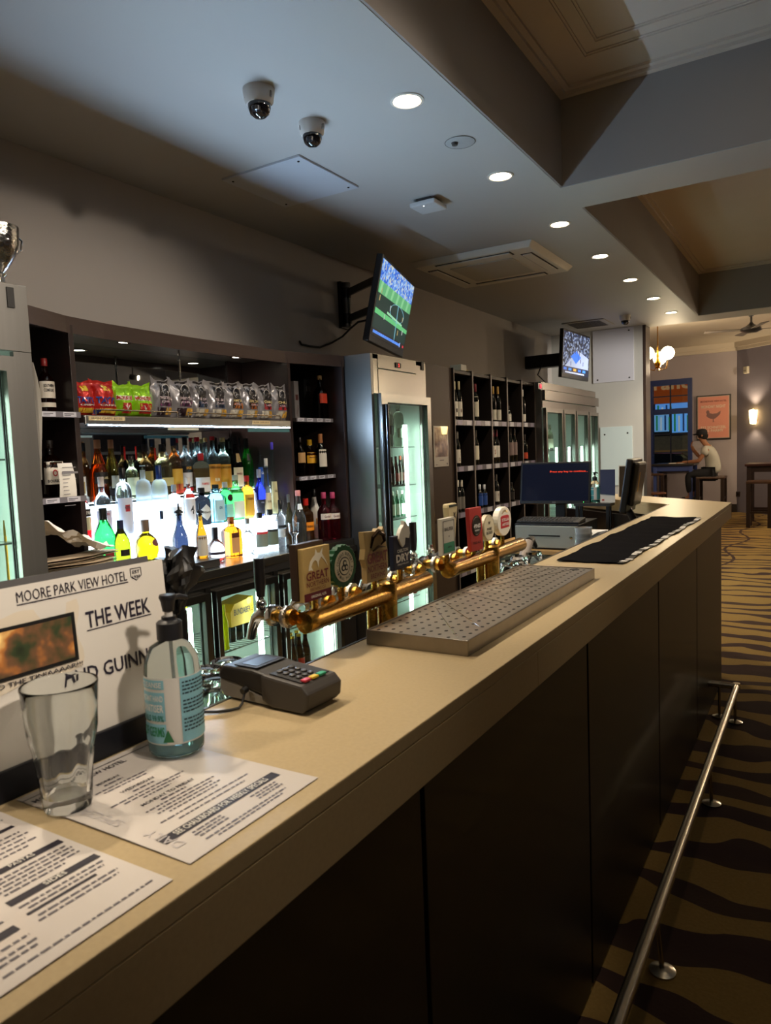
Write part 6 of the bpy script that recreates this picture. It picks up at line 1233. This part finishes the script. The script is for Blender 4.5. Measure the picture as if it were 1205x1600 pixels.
t = thing('till_monitor', 'flat till monitor showing a dark blue screen with red text', 'monitor', (-1.645, 5.0, 1.208)); t.rotation_euler = (0, -.199, -1.484)
w_, h_ = .5, .3
MB().box((-.03, -w_/2, -h_/2), (0, w_/2, h_/2)).build('casing', M('#141416', .35), t, local=True, bevel=.004)
s = MB().box((.0002, -w_/2+.014, -h_/2+.022), (.001, w_/2-.014, h_/2-.014)).build('screen', M('#0a0f1e', .12, emit=.10, ecol='#2c3450'), t, local=True)
mb = MB(); text(mb, 'Press any key to continue...', (.0022, .098, .078), (0, 1, 0), (0, 0, 1), .265, .017, .004); mb.build('screen_message', emis('#e8401c', 1.1), s, local=True)
mb = MB(); text(mb, 'DELL', (.001, 0, -h_/2+.011), (0, 1, 0), (0, 0, 1), .024, .007, .01); mb.build('maker_mark', M('#8a8c90', .4), t, local=True)
MB().lathe([(.003, 0), (0, .001)], (.0008, w_/2-.045, -h_/2+.011), 8, axis='x').build('power_light', emis('#3fe060', 2), t, local=True)
t = thing('monitor_stand', 'black stand under the till monitor', 'monitor stand', (-1.62, 5.02, .816))
MB().box((-1.66, 5.05, .83), (-1.59, 5.075, 1.12)).build('neck', BLACK, t, bevel=.004); MB().box((-1.74, 4.95, .816), (-1.5, 5.14, .83)).build('foot', BLACK, t, bevel=.004)
# second till screen seen from behind
q = at(995, 800, z=.95); pc = Vector((-1.06, 4.62, 1.20))
pc = at(981, 757, y=4.62)
t = thing('till_screen', 'black till screen turned away, seen from its side', 'monitor', pc); t.rotation_euler = (0, -.15, math.radians(181))
MB().box((-.04, -.15, -.165), (0, .15, .165)).build('casing', M('#17140f', .35), t, local=True, bevel=.008); MB().box((-.075, -.12, -.12), (-.04, .12, .15)).build('rear_housing', M('#2a241a', .35), t, local=True, bevel=.015)
MB().box((.0002, -.13, -.145), (.001, .13, .145)).build('screen', M('#0d1420', .15, emit=.3, ecol='#28405a'), t, local=True)
MB().box((-.0755, .05, -.03), (-.0765, .075, .09)).build('yellow_strip', M('#b8902a', .5), t, local=True)
t = thing('till_screen_stand', 'black angled stand of the turned till screen', 'monitor stand', (pc.x+.02, pc.y+.05, .816))
MB().tube([(pc.x+.08, pc.y+.02, .82), (pc.x+.05, pc.y+.02, .95), (pc.x, pc.y, 1.06)], .022, 10).build('arm', BLACK, t, smooth=True); MB().box((pc.x-.05, pc.y-.09, .816), (pc.x+.15, pc.y+.13, .836)).build('foot', BLACK, t, bevel=.006)
# sundry things around the till
LZ = at(925, 785, y=5.05).z; p = at(930, 783, y=5.05); t2_ = sanitiser('teal hand sanitiser bottle with black pump beside the till monitor', (p.x, 5.05, LZ+.001), 1.0, math.radians(20), '#3f9aa0', '#3f8f98', False)
t = thing('till_ledge', 'raised shelf at the back of the till bench', 'shelf', (-1.35, 5.03, .816)); MB().box((-1.5, 4.96, LZ-.02), (-1.25, 5.09, LZ)).build('board', M('#2a2827', .4), t)
for x_, y_ in ((-1.48, 4.98), (-1.27, 4.98), (-1.48, 5.08), (-1.28, 5.07)): MB().box((x_-.01, y_-.01, .816), (x_+.01, y_+.01, LZ-.021)).build('leg', BLACK, t)
a0, a1 = at(938, 734, y=5.04), at(962, 780, y=5.04)
t = thing('leaflet', 'navy and white leaflet standing beside the sanitiser', 'leaflet', ((a0.x+a1.x)/2, 5.04, LZ)); zb, zt_ = LZ+.001, a0.z
MB().sheet([(a0.x, 5.03, zb), (a1.x, 5.03, zb), (a1.x-.005, 5.06, zt_), (a0.x-.005, 5.06, zt_)], .002).build('card', M('#c9c5bd', .5), t)
MB().sheet([(a0.x, 5.0315, zb+.06), (a1.x, 5.0305, zb+.05), (a1.x-.005, 5.056, zt_), (a0.x-.005, 5.056, zt_)], .0006).build('navy_panel', M('#1b2244', .5), t); MB().box((a0.x+.012, 5.0285, zb+.012), (a0.x+.028, 5.03, zb+.024)).build('red_mark', M('#a83a2a', .5), t)
a0, a1 = at(967, 729, y=5.36), at(984, 774, y=5.36)
t = thing('leaflet', 'dark picture leaflet in a white holder behind the turned till screen', 'leaflet', ((a0.x+a1.x)/2, 5.36, 1.08)); MB().sheet([(a0.x, 5.36, 1.0805), (a1.x+.02, 5.36, 1.0805), (a1.x+.02, 5.38, a0.z), (a0.x, 5.38, a0.z)], .002).build('card', M('#2e2519', .5), t)
MB().sheet([(a0.x-.01, 5.382, 1.0805), (a1.x+.03, 5.382, 1.0805), (a1.x+.03, 5.402, a0.z+.006), (a0.x-.01, 5.402, a0.z+.006)], .003).build('holder', M('#d0d0cc', .4), t); MB().box((a0.x+.035, 5.36, 1.12), (a1.x-.0, 5.367, 1.18)).build('picture_patch', M('#b89a86', .5), t)
q = at(950, 795, z=.83); t = thing('note_block', 'paper notes clipped on a small wooden block', 'note block', (q.x, 4.75, .816)); qq = at(952, 800, y=4.75)
MB().box((qq.x-.06, 4.72, .816), (qq.x+.05, 4.8, .87)).build('plinth', M('#b07a3a', .45), t, bevel=.003)
for k in range(4): MB().sheet([(qq.x-.075+.006*k, 4.70, .8705+.0022*k), (qq.x+.05+.004*k, 4.70, .872+.0022*k), (qq.x+.03, 4.82, .885+.0022*k), (qq.x-.09, 4.83, .884+.0022*k)], .0008).build('note', PAPER, t)
MB().tube([(qq.x, 4.76, .87), (qq.x+.005, 4.765, .98)], .0018, 6).build('spike', CHROME, t)
q = at(935, 825, y=4.3); t = thing('receipt_printer', 'black receipt printer with curled paper on the till bench', 'printer', (-1.19, 4.45, .816))
MB().box((-1.27, 4.37, .816), (-1.12, 4.54, .9)).build('body', M('#191818', .45), t, bevel=.012); MB().tube([(-1.22, 4.38, .89), (-1.17, 4.37, .92), (-1.13, 4.38, .93), (-1.09, 4.40, .90), (-1.06, 4.42, .85)], .02, 10).build('cover_arm', M('#1c1b1b', .4), t, smooth=True); MB().grid(lambda u, v: (-1.24+.1*u, 4.53-.1*v, .902+.04*math.sin(v*3)), 2, 8).build('paper_roll', PAPER, t)
p = at(912, 843, x=-.875); t = thing('plastic_cup', 'stack of clear plastic cups at the inner bar edge', 'cup', (-.875, p.y, .951))
for k in range(4): MB().lathe([(.026, .0+.022*k), (.036, .10+.022*k), (.0375, .10+.022*k), (.0365, .104+.022*k), (.035, .10+.022*k), (.025, .004+.022*k)], (-.875, p.y, .951), 18).build('cup', M('#c9cdd0', .15, trans=.7, ior=1.2), t, smooth=True)
p = at(822, 870, x=-.92); t = thing('soda_gun', 'soda gun with a black nozzle hanging by the second beer font', 'soda gun', (-.92, p.y, .951))
MB().tube([(-.92, p.y-.05, 1.055), (-.92, p.y+.03, 1.125)], .018, 10).build('button_head', M('#8a8078', .35), t, smooth=True); MB().tube([(-.92, p.y+.03, 1.125), (-.92, p.y+.06, 1.13), (-.92, p.y+.10, 1.10)], [.017, .014, .009], 10).build('nozzle', BLACK, t, smooth=True)
MB().tube([(-.92, p.y-.05, 1.055), (-.93, p.y-.08, 1.02), (-.95, p.y-.06, .952)], .009, 8).build('hose', M('#3a3836', .5), t, smooth=True)
# ================================================================ the window room
BLU = M('#1c2d63', .4)
t = struct('window_1', MB().box((win[0], 15.93, win[2]), (win[0]+.11, 16.1, win[3])).box((win[1]-.08, 15.93, win[2]), (win[1], 16.1, win[3])).box((win[0]+.11, 15.93, win[3]-.11), (win[1]-.08, 16.1, win[3])).box((win[0]+.11, 15.93, win[2]), (win[1]-.08, 16.1, win[2]+.1)).box((win[0]+.11, 15.95, 2.03), (win[1]-.08, 16.08, 2.14)), BLU, 'dark blue sash window of the far room')
yc = (win[0]+.11+win[1]-.08)/2
for a_, b_ in (((yc-.012, 15.98, win[2]+.1), (yc+.012, 16.02, 2.03)), ((yc-.012, 15.98, 2.14), (yc+.012, 16.02, win[3]-.11))): MB().box(a_, b_).build('mullion', M('#0f1730', .4), t)
for z in (2.40, 1.62, 1.24): MB().box((win[0]+.11, 15.98, z-.01), (win[1]-.08, 16.02, z+.01)).build('glazing_bar', M('#0f1730', .4), t)
zs = [(2.14, 2.40), (2.40, win[3]-.11), (win[2]+.1, 1.24), (1.24, 1.62), (1.62, 2.03)]
for z0, z1 in zs:
    for x0_, x1_ in ((win[0]+.11, yc), (yc, win[1]-.08)): MB().box((x0_+.002, 15.999, z0+.002), (x1_-.002, 16.003, z1-.002)).build('pane', PANE, t)
# across the street
t = thing('shop_sign', 'orange illuminated shop sign with white letters outside the window', 'shop sign', (-3.4, 19, 2.3)); q0, q1 = at(1012, 597, y=19), at(1085, 627, y=19)
MB().box((q0.x-1.2, 19, q1.z), (q1.x+.6, 19.15, q0.z+.5)).build('fascia_board', M('#b8501c', .5, emit=.28), t)
mb = MB(); text(mb, 'franc', ((q0.x+q1.x)/2-.05, 18.985, q0.z-.06), (1, 0, 0), (0, 0, 1), (q1.x-q0.x)*.92, .34, .03); mb.build('lettering', M('#d8a070', .5, emit=.35), t)
for k, (ax, ay, bx, by, hx, e_, lb) in enumerate(((1022, 648, 1045, 674, '#6f9fd8', .7, 'left white and green menu screen across the street'), (1050, 645, 1078, 675, '#5f9ae8', .8, 'right blue menu screen across the street'), (1024, 632, 1078, 641, '#5a8fe0', .8, 'bright blue strip light panel across the street'))):
    q0, q1 = at(ax, ay, y=19.13), at(bx, by, y=19.13); t = thing('menu_screen', lb, 'screen', ((q0.x+q1.x)/2, 19, q1.z), group='lit screens outside the window')
    MB().box((q0.x, 19.13, q1.z), (q1.x, 19.199, q0.z)).build('panel', M(hx, .4, emit=e_), t)
    for j in range(4): MB().box((q0.x+.05+j*.1, 19.12, q1.z+.03), (q0.x+.09+j*.1, 19.129, q0.z-.03-.05*(j % 2))).build('menu_column', M(('#2f8f5a', '#d8e2f0', '#1c3f7a')[j % 3], .5, emit=.4), t)
t = thing('shopfront', 'brown shopfront counter across the street', 'shopfront', (-3.6, 19.2, 0)); q0 = at(1040, 675, y=19.2)
MB().box((-5.5, 19.2, 0), (-1.5, 19.4, 3.5)).build('wall', M('#3a2a1c', .7, emit=.03), t); MB().box((-5.5, 18.9, .9), (-1.5, 19.2, 1.25)).build('counter_front', M('#7a5630', .6, emit=.3), t); MB().box((-5.5, 19.1, 1.25), (-1.5, 19.19, 1.6)).build('shelf_of_goods', M('#4f4438', .6, emit=.25, noise=.8, nscale=14), t)  # emission stands in for light falling on wall, counter and goods
t = thing('parked_car', 'dark parked car outside the window', 'car', (-3.3, 17.6, 0))
MB().prism([(-1.6, .25), (1.6, .25), (1.62, .7), (1.1, .82), (.55, 1.2), (-.6, 1.24), (-1.15, .85), (-1.62, .75)], lambda u, z: (-3.3+u, 17.2, z), lambda u, z: (-3.3+u, 18.5, z)).build('body', M('#12141c', .15, coat=.8), t, bevel=.06); 
for u in (-1.0, 1.0): MB().lathe([(.1, 17.16), (.3, 17.17), (.31, 17.35), (.1, 17.36)], (-3.3+u, 0, .31), 18, axis='y').build('wheel', BLACK, t, smooth=True)
# poster
q0, q1 = at(1088.5, 619, y=15.98), at(1142.5, 685.5, y=15.98)
t = thing('wall_poster', 'framed salmon pink poster with a hen beside the window', 'poster', ((q0.x+q1.x)/2, 15.97, q1.z))
MB().box((q0.x, 15.955, q1.z), (q1.x, 15.998, q0.z)).build('frame', M('#15110f', .4), t, bevel=.003); MB().box((q0.x+.025, 15.95, q1.z+.025), (q1.x-.025, 15.9545, q0.z-.025)).build('mount', M('#c0aca0', .5), t)
MB().box((q0.x+.035, 15.947, q1.z+.035), (q1.x-.035, 15.9495, q0.z-.035)).build('print', M('#d28a78', .5), t)
xc = (q0.x+q1.x)/2; wz = q0.x-q1.x; hh = q0.z-q1.z; CR = M('#dcc8b4', .5)
for s_, f_, w_, h_, m_ in (('MOORE PARK VIEW HOTEL', .86, .75, .035, M('#7a3a34', .5)), ('MONDAY NIGHT', .74, .7, .06, CR), ('$12 SCHNITZEL', .27, .74, .06, CR), ('$15 PARMY', .195, .58, .06, CR)):
    mb = MB(); text(mb, s_, (xc, 15.9455, q1.z+hh*f_), (1, 0, 0), (0, 0, 1), -wz*w_, h_, .02); mb.build('lettering', m_, t)
hen = [(-.13, .03), (-.12, .07), (-.135, .11), (-.12, .14), (-.09, .145), (-.075, .12), (-.07, .085), (-.02, .07), (.06, .075), (.10, .10), (.135, .125), (.125, .06), (.09, .02), (.03, -.03), (.005, -.035), (.005, -.085), (.03, -.095), (-.02, -.095), (-.01, -.085), (-.012, -.035), (-.05, -.03), (-.1, .0)]
MB().prism([(u, v) for u, v in hen], lambda u, v: (xc+u, 15.9468, q1.z+hh*.5+v), lambda u, v: (xc+u, 15.945, q1.z+hh*.5+v)).build('hen_drawing', M('#7f5a58', .5), t)
# wall sconce on the angled wall
dW = Vector((4.72, -3.8, 0)).normalized(); nW = Vector((-.627, -.779, 0))
def onwall(px, py):
    d_ = _f+_r*((px-W/2)/FPX)-_u*((py-H/2)/FPX); o_ = Vector((-1.52, 16, 0)); k = (o_-CAM).dot(nW)/d_.dot(nW); return CAM+d_*k
def sconce(p, label):
    t = thing('wall_sconce', label, 'wall lamp', p, group='wall sconces')
    MB().prism([(-.045, -.16), (.045, -.16), (.075, .02), (.08, .12), (.03, .11), (-.02, .14), (-.085, .12), (-.075, 0)], lambda u, v: p+dW*u+nW*.03+Vector((0, 0, v)), lambda u, v: p+dW*u*.75+nW*.11+Vector((0, 0, v*.92))).build('shade', M('#ffe6a8', .5, emit=9, ecol='#ffd98a'), t, bevel=.01)
    MB().prism([(-.04, -.1), (.04, -.1), (.04, .06), (-.04, .06)], lambda u, v: p+dW*u+nW*.001+Vector((0, 0, v)), lambda u, v: p+dW*u+nW*.03+Vector((0, 0, v))).build('back_plate', BRASS, t)
    spot(t, p+nW*.12+Vector((0, 0, .16)), 22, (1, .78, .45), math.radians(110), .8, .05).rotation_euler = (math.pi, 0, 0)
    spot(t, p+nW*.12+Vector((0, 0, -.18)), 10, (1, .78, .45), math.radians(110), .8, .05)
sconce(onwall(1181, 650), 'glowing shell shaped wall sconce on the mauve wall')
sconce(Vector((1.78, 13.342, 1.95)), 'second shell shaped wall sconce, right of the view')
def point(parent, p, w_, c_, r_=.06):
    l = bpy.data.lights.new('lamp', 'POINT'); l.energy = w_; l.color = c_; l.shadow_soft_size = r_; o = bpy.data.objects.new('lamp', l); col.objects.link(o); o.parent = parent; o.location = Vector(p)-wloc(parent); return o
p = onwall(1168, 578); t = thing('alarm_sensor', 'small white alarm sensor high on the mauve wall', 'sensor', p); MB().prism([(-.05, -.07), (.05, -.07), (.05, .07), (-.05, .07)], lambda u, v: p+dW*u+nW*.001+Vector((0, 0, v)), lambda u, v: p+dW*u*.9+nW*.06+Vector((0, 0, v*.9))).build('body', M('#c8bfae', .5), t, bevel=.006); MB().prism([(-.03, -.03), (.03, -.03), (.03, .0), (-.03, .0)], lambda u, v: p+dW*u+nW*.06+Vector((0, 0, v)), lambda u, v: p+dW*u+nW*.064+Vector((0, 0, v))).build('lens', M('#8f887c', .3), t)
# globe pendant
pc = at(1028, 566, y=11.6); t = thing('globe_pendant', 'brass pendant light with opal globes on curved arms', 'pendant lamp', (pc.x, 11.6, pc.z-.1)); BR2 = M('#b8862e', .2, 1)
MB().tube([(pc.x, 11.6, pc.z), (pc.x, 11.6, 3.36)], .008, 8).build('rod', BR2, t, smooth=True); MB().lathe([(.0, -.10), (.02, -.09), (.045, -.05), (.05, -.02), (.03, .02), (.018, .06), (.024, .09), (.012, .16), (.008, .2)], (pc.x, 11.6, pc.z), 16).build('hub', BR2, t, smooth=True)
MB().lathe([(.06, 3.36), (.06, 3.345), (.01, 3.32)], (pc.x, 11.6, 0), 16).build('ceiling_rose', BR2, t, smooth=True)
OPAL = M('#fff0d0', .4, emit=11, ecol='#ffe6b8')
for (gx, gy) in ((1043.5, 551.5), (1031, 560), (1012, 552)):
    yy = 11.6 + (0 if gx > 1040 else (.22 if gx > 1020 else -.05)); q = at(gx, gy, y=yy)
    ar = MB().tube([(pc.x, 11.6, pc.z-.03), (pc.x+(q.x-pc.x)*.35, 11.6+(yy-11.6)*.35, pc.z-.12), (pc.x+(q.x-pc.x)*.85, 11.6+(yy-11.6)*.85, pc.z-.10), (q.x, yy, q.z-.12)], .009, 8).build('arm', BR2, t, smooth=True)
    MB().lathe([(.0, -.10), (.05, -.087), (.086, -.05), (.1, 0), (.086, .05), (.05, .087), (0, .1)], q, 20).build('opal_globe', OPAL, ar, smooth=True)
point(t, (pc.x+.15, 11.9, pc.z-.05), GLOBE_W, (1, .80, .52), .1)
def relamp(t9, e_):
    for c in t9.children:
        if c.type == 'LIGHT': c.data = c.data.copy(); c.data.energy = e_
t9 = copy_tree(t); relamp(t9, 150); t9.location = Vector((.9, 13.3, pc.z-.1)); t9['label'] = 'added second brass globe pendant, right of the view'  # added out of view to brighten the window room
t9 = copy_tree(t); relamp(t9, 120); t9.location = Vector((2.7, 11.0, pc.z-.1)); t9['label'] = 'added third brass globe pendant, nearest the customers, right of the view'  # also added unseen, more light for the window room
# ceiling fan
p = at(1174, 515, y=12.4); t = thing('ceiling_fan', 'pewter ceiling fan with long thin blades', 'ceiling fan', (p.x, 12.4, p.z)); PW = M('#4c4c50', .3, .8)
MB().lathe([(.0, -.05), (.08, -.045), (.15, -.01), (.14, .03), (.07, .06), (.03, .09), (.02, .11)], p, 24).build('motor', PW, t, smooth=True); MB().tube([(p.x, 12.4, p.z+.1), (p.x, 12.4, 3.36)], .015, 10).build('down_rod', PW, t, smooth=True); MB().lathe([(.03, 3.30), (.06, 3.35), (.06, 3.36)], (p.x, 12.4, 0), 14).build('canopy', PW, t, smooth=True)
for k in range(4):
    a_ = math.radians(20+90*k); u_ = Vector((math.cos(a_), math.sin(a_), 0)); v_ = Vector((-math.sin(a_), math.cos(a_), .14))
    MB().sheet([p+u_*.12-v_*.04, p+u_*.66-v_*.06, p+u_*.66+v_*.06, p+u_*.12+v_*.04], .008).build('blade', M('#6a6460', .4), t)
# tables and stools
def stool(label, c, rot, h=.74, w=.34, mat=None):
    t = thing('bar_stool', label, 'stool', c, rot, group='timber bar stools'); m_ = mat or M('#2a1c17', .4)
    MB().box((-w/2, -w/2, h-.045), (w/2, w/2, h)).build('seat', M('#4a3428', .35), t, local=True, bevel=.012)
    for sx in (-1, 1):
        for sy in (-1, 1): MB().box((sx*(w/2-.035)-.03, sy*(w/2-.035)-.03, 0), (sx*(w/2-.035)+.03, sy*(w/2-.035)+.03, h-.046)).build('leg', m_, t, local=True)
    for s_, z in ((-1, .25), (1, .25)):
        MB().box((-w/2+.05, s_*(w/2-.03)-.012, z-.018), (w/2-.05, s_*(w/2-.03)+.012, z+.018)).build('stretcher', m_, t, local=True); MB().box((s_*(w/2-.03)-.012, -w/2+.05, z+.08), (s_*(w/2-.03)+.012, w/2-.05, z+.116)).build('stretcher', m_, t, local=True)
    return t
def table(label, c, wx, wy, h, top, legc, name='high_table'):
    t = thing(name, label, 'table', c, group='high tables')
    MB().box((-wx/2, -wy/2, h-.04), (wx/2, wy/2, h)).build('table_top', M(top, .3, coat=.3), t, local=True, bevel=.006)
    for sx in (-1, 1):
        for sy in (-1, 1): MB().box((sx*(wx/2-.06)-.03, sy*(wy/2-.06)-.03, 0), (sx*(wx/2-.06)+.03, sy*(wy/2-.06)+.03, h-.041)).build('leg', M(legc, .4), t, local=True)
    for sy in (-1, 1): MB().box((-wx/2+.09, sy*(wy/2-.06)-.015, h-.14), (wx/2-.09, sy*(wy/2-.06)+.015, h-.042)).build('apron', M(legc, .4), t, local=True); MB().box((-wx/2+.09, sy*(wy/2-.06)-.015, .2), (wx/2-.09, sy*(wy/2-.06)+.015, .25)).build('foot_bar', M(legc, .4), t, local=True)
    return t
PY = 15.1
pt = at(1062, 724, y=PY); table('high table under the window, legs coloured by bluish light', (pt.x-.1, PY+.15, 0), .78, .7, pt.z, '#2a2626', '#3a4a86')  # bluish light on the legs is put into their colour
ps = at(1112, 744, y=PY); stool('dark stool the seated person sits on', (ps.x, PY, 0), 0, ps.z, .5)
pl = at(1032, 739, y=PY); stool('pale topped stool left of the window table', (pl.x-.1, PY, 0), 0, pl.z, .4)
pl = at(1026, 769, y=13.6); t = thing('bar_stool', 'low round seated stool just beyond the bar return', 'stool', (pl.x, 13.6, 0), group='timber bar stools')
MB().lathe([(.0, pl.z-.04), (.16, pl.z-.04), (.17, pl.z-.02), (.15, pl.z), (0, pl.z)], (pl.x, 13.6, 0), 22).build('seat', M('#5a3422', .3, coat=.4), t, smooth=True)
for k in range(4): a_ = k*1.571+.7; MB().tube([(pl.x+.11*math.cos(a_), 13.6+.11*math.sin(a_), pl.z-.04), (pl.x+.17*math.cos(a_), 13.6+.17*math.sin(a_), 0)], .015, 8).build('leg', M('#2a1c17', .4), t, smooth=True)
tt = at(1162, 724, y=13.9); table('dark timber high table at the right edge of the view', (tt.x+.55, 13.9, 0), 1.0, .8, tt.z, '#3a1f1c', '#2a1a18')
ss = at(1178, 750, y=13.5); stool('dark stool tucked under the right hand table', (ss.x+.1, 13.35, 0), 0, ss.z, .38)
o = thing('power_outlet', 'small wall outlet near the floor of the mauve wall', 'outlet', onwall(1153, 772)); p = onwall(1154, 772); MB().prism([(-.05, -.05), (.05, -.05), (.05, .05), (-.05, .05)], lambda u, v: p+dW*u+nW*.001+Vector((0, 0, v)), lambda u, v: p+dW*u+nW*.012+Vector((0, 0, v))).build('plate', M('#3a2c28', .5), o); MB().prism([(-.02, -.02), (.02, -.02), (.02, .02), (-.02, .02)], lambda u, v: p+dW*u+nW*.0125+Vector((0, 0, v)), lambda u, v: p+dW*u+nW*.016+Vector((0, 0, v))).build('socket', BLACK, o)
p_ = at(1064, 719.5, y=PY); t = thing('menu_card', 'white menu lying open on the window table', 'menu', (p_.x, PY, pt.z)); MB().box((p_.x-.2, PY-.14, pt.z+.001), (p_.x+.0, PY+.1, pt.z+.012)).build('page', PAPER, t); MB().box((p_.x+.005, PY-.14, pt.z+.001), (p_.x+.2, PY+.1, pt.z+.010)).build('page', PAPER, t)
# ================================================================ the seated person
def skin(name, verts, edges, rad, mat, parent, root=0, sub=2):
    me = bpy.data.meshes.new(name); me.from_pydata(verts, edges, []); o = bpy.data.objects.new(name, me); col.objects.link(o)
    md = o.modifiers.new('skin', 'SKIN'); md.use_smooth_shade = True; md.branch_smoothing = .4
    for i, v in enumerate(me.skin_vertices[0].data): v.radius = rad[i] if isinstance(rad[i], tuple) else (rad[i], rad[i]); v.use_root = (i == root)
    s_ = o.modifiers.new('sub', 'SUBSURF'); s_.levels = sub; s_.render_levels = sub
    me.materials.append(mat); o.parent = parent; return o
SZ = ps.z
t = thing('person', 'person in a black cap and pale grey t-shirt leaning over the window table', 'person', (ps.x, PY, SZ))
SK = M('#9c6a4e', .55); SH = M('#bab7ae', .85, noise=.08, nscale=40); TR = M('#14141a', .8)
# local frame: facing -x, up z, seat at z = 0
J = [(.02, 0, .10), (.03, 0, .27), (-.02, 0, .45), (-.07, 0, .57), (-.12, 0, .635), (-.155, 0, .70), (-.175, 0, .79), (-.165, 0, .85),   # pelvis, waist, chest, neck base, neck, jaw, head, crown
     (-.06, -.19, .52), (-.20, -.21, .30), (-.43, -.12, .285), (-.52, -.11, .28),       # near (viewer side) shoulder, elbow, wrist, hand
     (-.06, .19, .52), (-.24, .22, .36), (-.345, .12, .52), (-.36, .09, .59),           # far arm, hand raised to the chin
     (-.02, -.10, .06), (-.40, -.12, .05), (-.36, -.12, -.38), (-.46, -.12, -.44), (-.02, .10, .06), (-.40, .12, .05), (-.36, .12, -.38), (-.46, .12, -.44)]
E_ = [(0, 1), (1, 2), (2, 3), (3, 4), (4, 5), (5, 6), (6, 7), (2, 8), (8, 9), (9, 10), (10, 11), (2, 12), (12, 13), (13, 14), (14, 15), (0, 16), (16, 17), (17, 18), (18, 19), (0, 20), (20, 21), (21, 22), (22, 23)]
Rr = [(.12, .14), (.10, .12), (.09, .12), (.06, .07), .052, (.07, .065), (.088, .078), (.07, .065), .045, .04, .032, (.035, .02), .045, .04, .032, (.03, .022), .09, .07, .045, .038, .09, .07, .045, .038]
body = skin('body', J, E_, Rr, SK, t)
sv = [(.04, 0, .02), (.035, 0, .27), (-.02, 0, .45), (-.065, 0, .555), (-.06, -.19, .525), (-.13, -.205, .40), (-.06, .19, .525), (-.14, .21, .43)]
skin('t_shirt', sv, [(0, 1), (1, 2), (2, 3), (2, 4), (4, 5), (2, 6), (6, 7)], [(.155, .175), (.145, .165), (.145, .185), (.095, .11), .105, .092, .105, .092], SH, t)
tv_ = [(.0, 0, .06), (-.03, -.10, .05), (-.40, -.12, .05), (-.365, -.12, -.33), (-.03, .10, .05), (-.40, .12, .05), (-.365, .12, -.33)]
skin('trousers', tv_, [(0, 1), (1, 2), (2, 3), (0, 4), (4, 5), (5, 6)], [.135, .115, .09, .065, .115, .09, .065], TR, t)
# cap with peak, hair, face and fingers
hc = Vector((-.17, 0, .81))
MB().lathe([(.098, -.01), (.102, .03), (.092, .075), (.06, .10), (0, .108)], hc, 20).build('cap', M('#17141a', .8), t, smooth=True, local=True)
MB().grid(lambda u, v: (hc.x-.085-.085*v*(1-.5*(2*u-1)**2), hc.y+(u-.5)*.15*(1-.35*v), hc.z+.022-.02*v-.012*(2*u-1)**2), 8, 4).grid(lambda u, v: (hc.x-.085-.085*v*(1-.5*(2*u-1)**2), hc.y+(u-.5)*.15*(1-.35*v), hc.z+.017-.02*v-.012*(2*u-1)**2), 8, 4).build('cap_peak', M('#17141a', .8), t, smooth=True, local=True)
MB().lathe([(.06, -.10), (.088, -.06), (.094, -.005)], hc+Vector((.022, 0, 0)), 16).build('hair', M('#1a1412', .9), t, smooth=True, local=True)
MB().add([(-.258, -.012, .775), (-.258, .012, .775), (-.285, 0, .762), (-.256, 0, .805)], [(0, 2, 3), (1, 3, 2), (0, 1, 2), (0, 3, 1)]).build('nose', SK, t, local=True)
for s in (-1, 1):
    MB().lathe([(0, -.009), (.008, -.003), (.008, .003), (0, .009)], (-.246, s*.032, .80), 8).build('eye', M('#1a1210', .3), t, smooth=True, local=True)
    MB().lathe([(0, -.03), (.014, -.015), (.016, .005), (0, .03)], (-.155, s*.086, .785), 8).build('ear', SK, t, smooth=True, local=True)
MB().box((-.250, -.022, .735), (-.244, .022, .742)).build('mouth', M('#6a3a30', .5), t, local=True)
def hand(base, d, up, nm):
    d = Vector(d).normalized(); up = Vector(up).normalized(); sd = d.cross(up); base = Vector(base)
    for k in range(4):
        o_ = base+sd*(k-1.5)*.019; l_ = (.062, .072, .068, .052)[k]
        MB().tube([o_, o_+d*l_*.5+up*.006, o_+d*l_-up*.012], [.0095, .0088, .007], 7).build('finger', SK, body, smooth=True, local=True)
    MB().tube([base-d*.035+sd*.03, base+sd*.048+d*.005, base+sd*.045+d*.035], [.011, .010, .008], 7).build('thumb', SK, body, smooth=True, local=True)
hand((-.55, -.11, .278), (-1, .05, -.1), (0, 0, 1), 'near'); hand((-.365, .075, .615), (.2, -.3, .8), (-1, 0, 0), 'far')
MB().lathe([(.037, -.012), (.037, .012)], (-.40, -.128, .286), 12, axis='x').build('wrist_watch', M('#2a2624', .4), t, smooth=True, local=True)
for s in (-1, 1): MB().box((-.56, s*.12-.045, -.50), (-.30, s*.12+.045, -.41)).build('shoe', M('#1c1a1c', .6), t, local=True, bevel=.025)
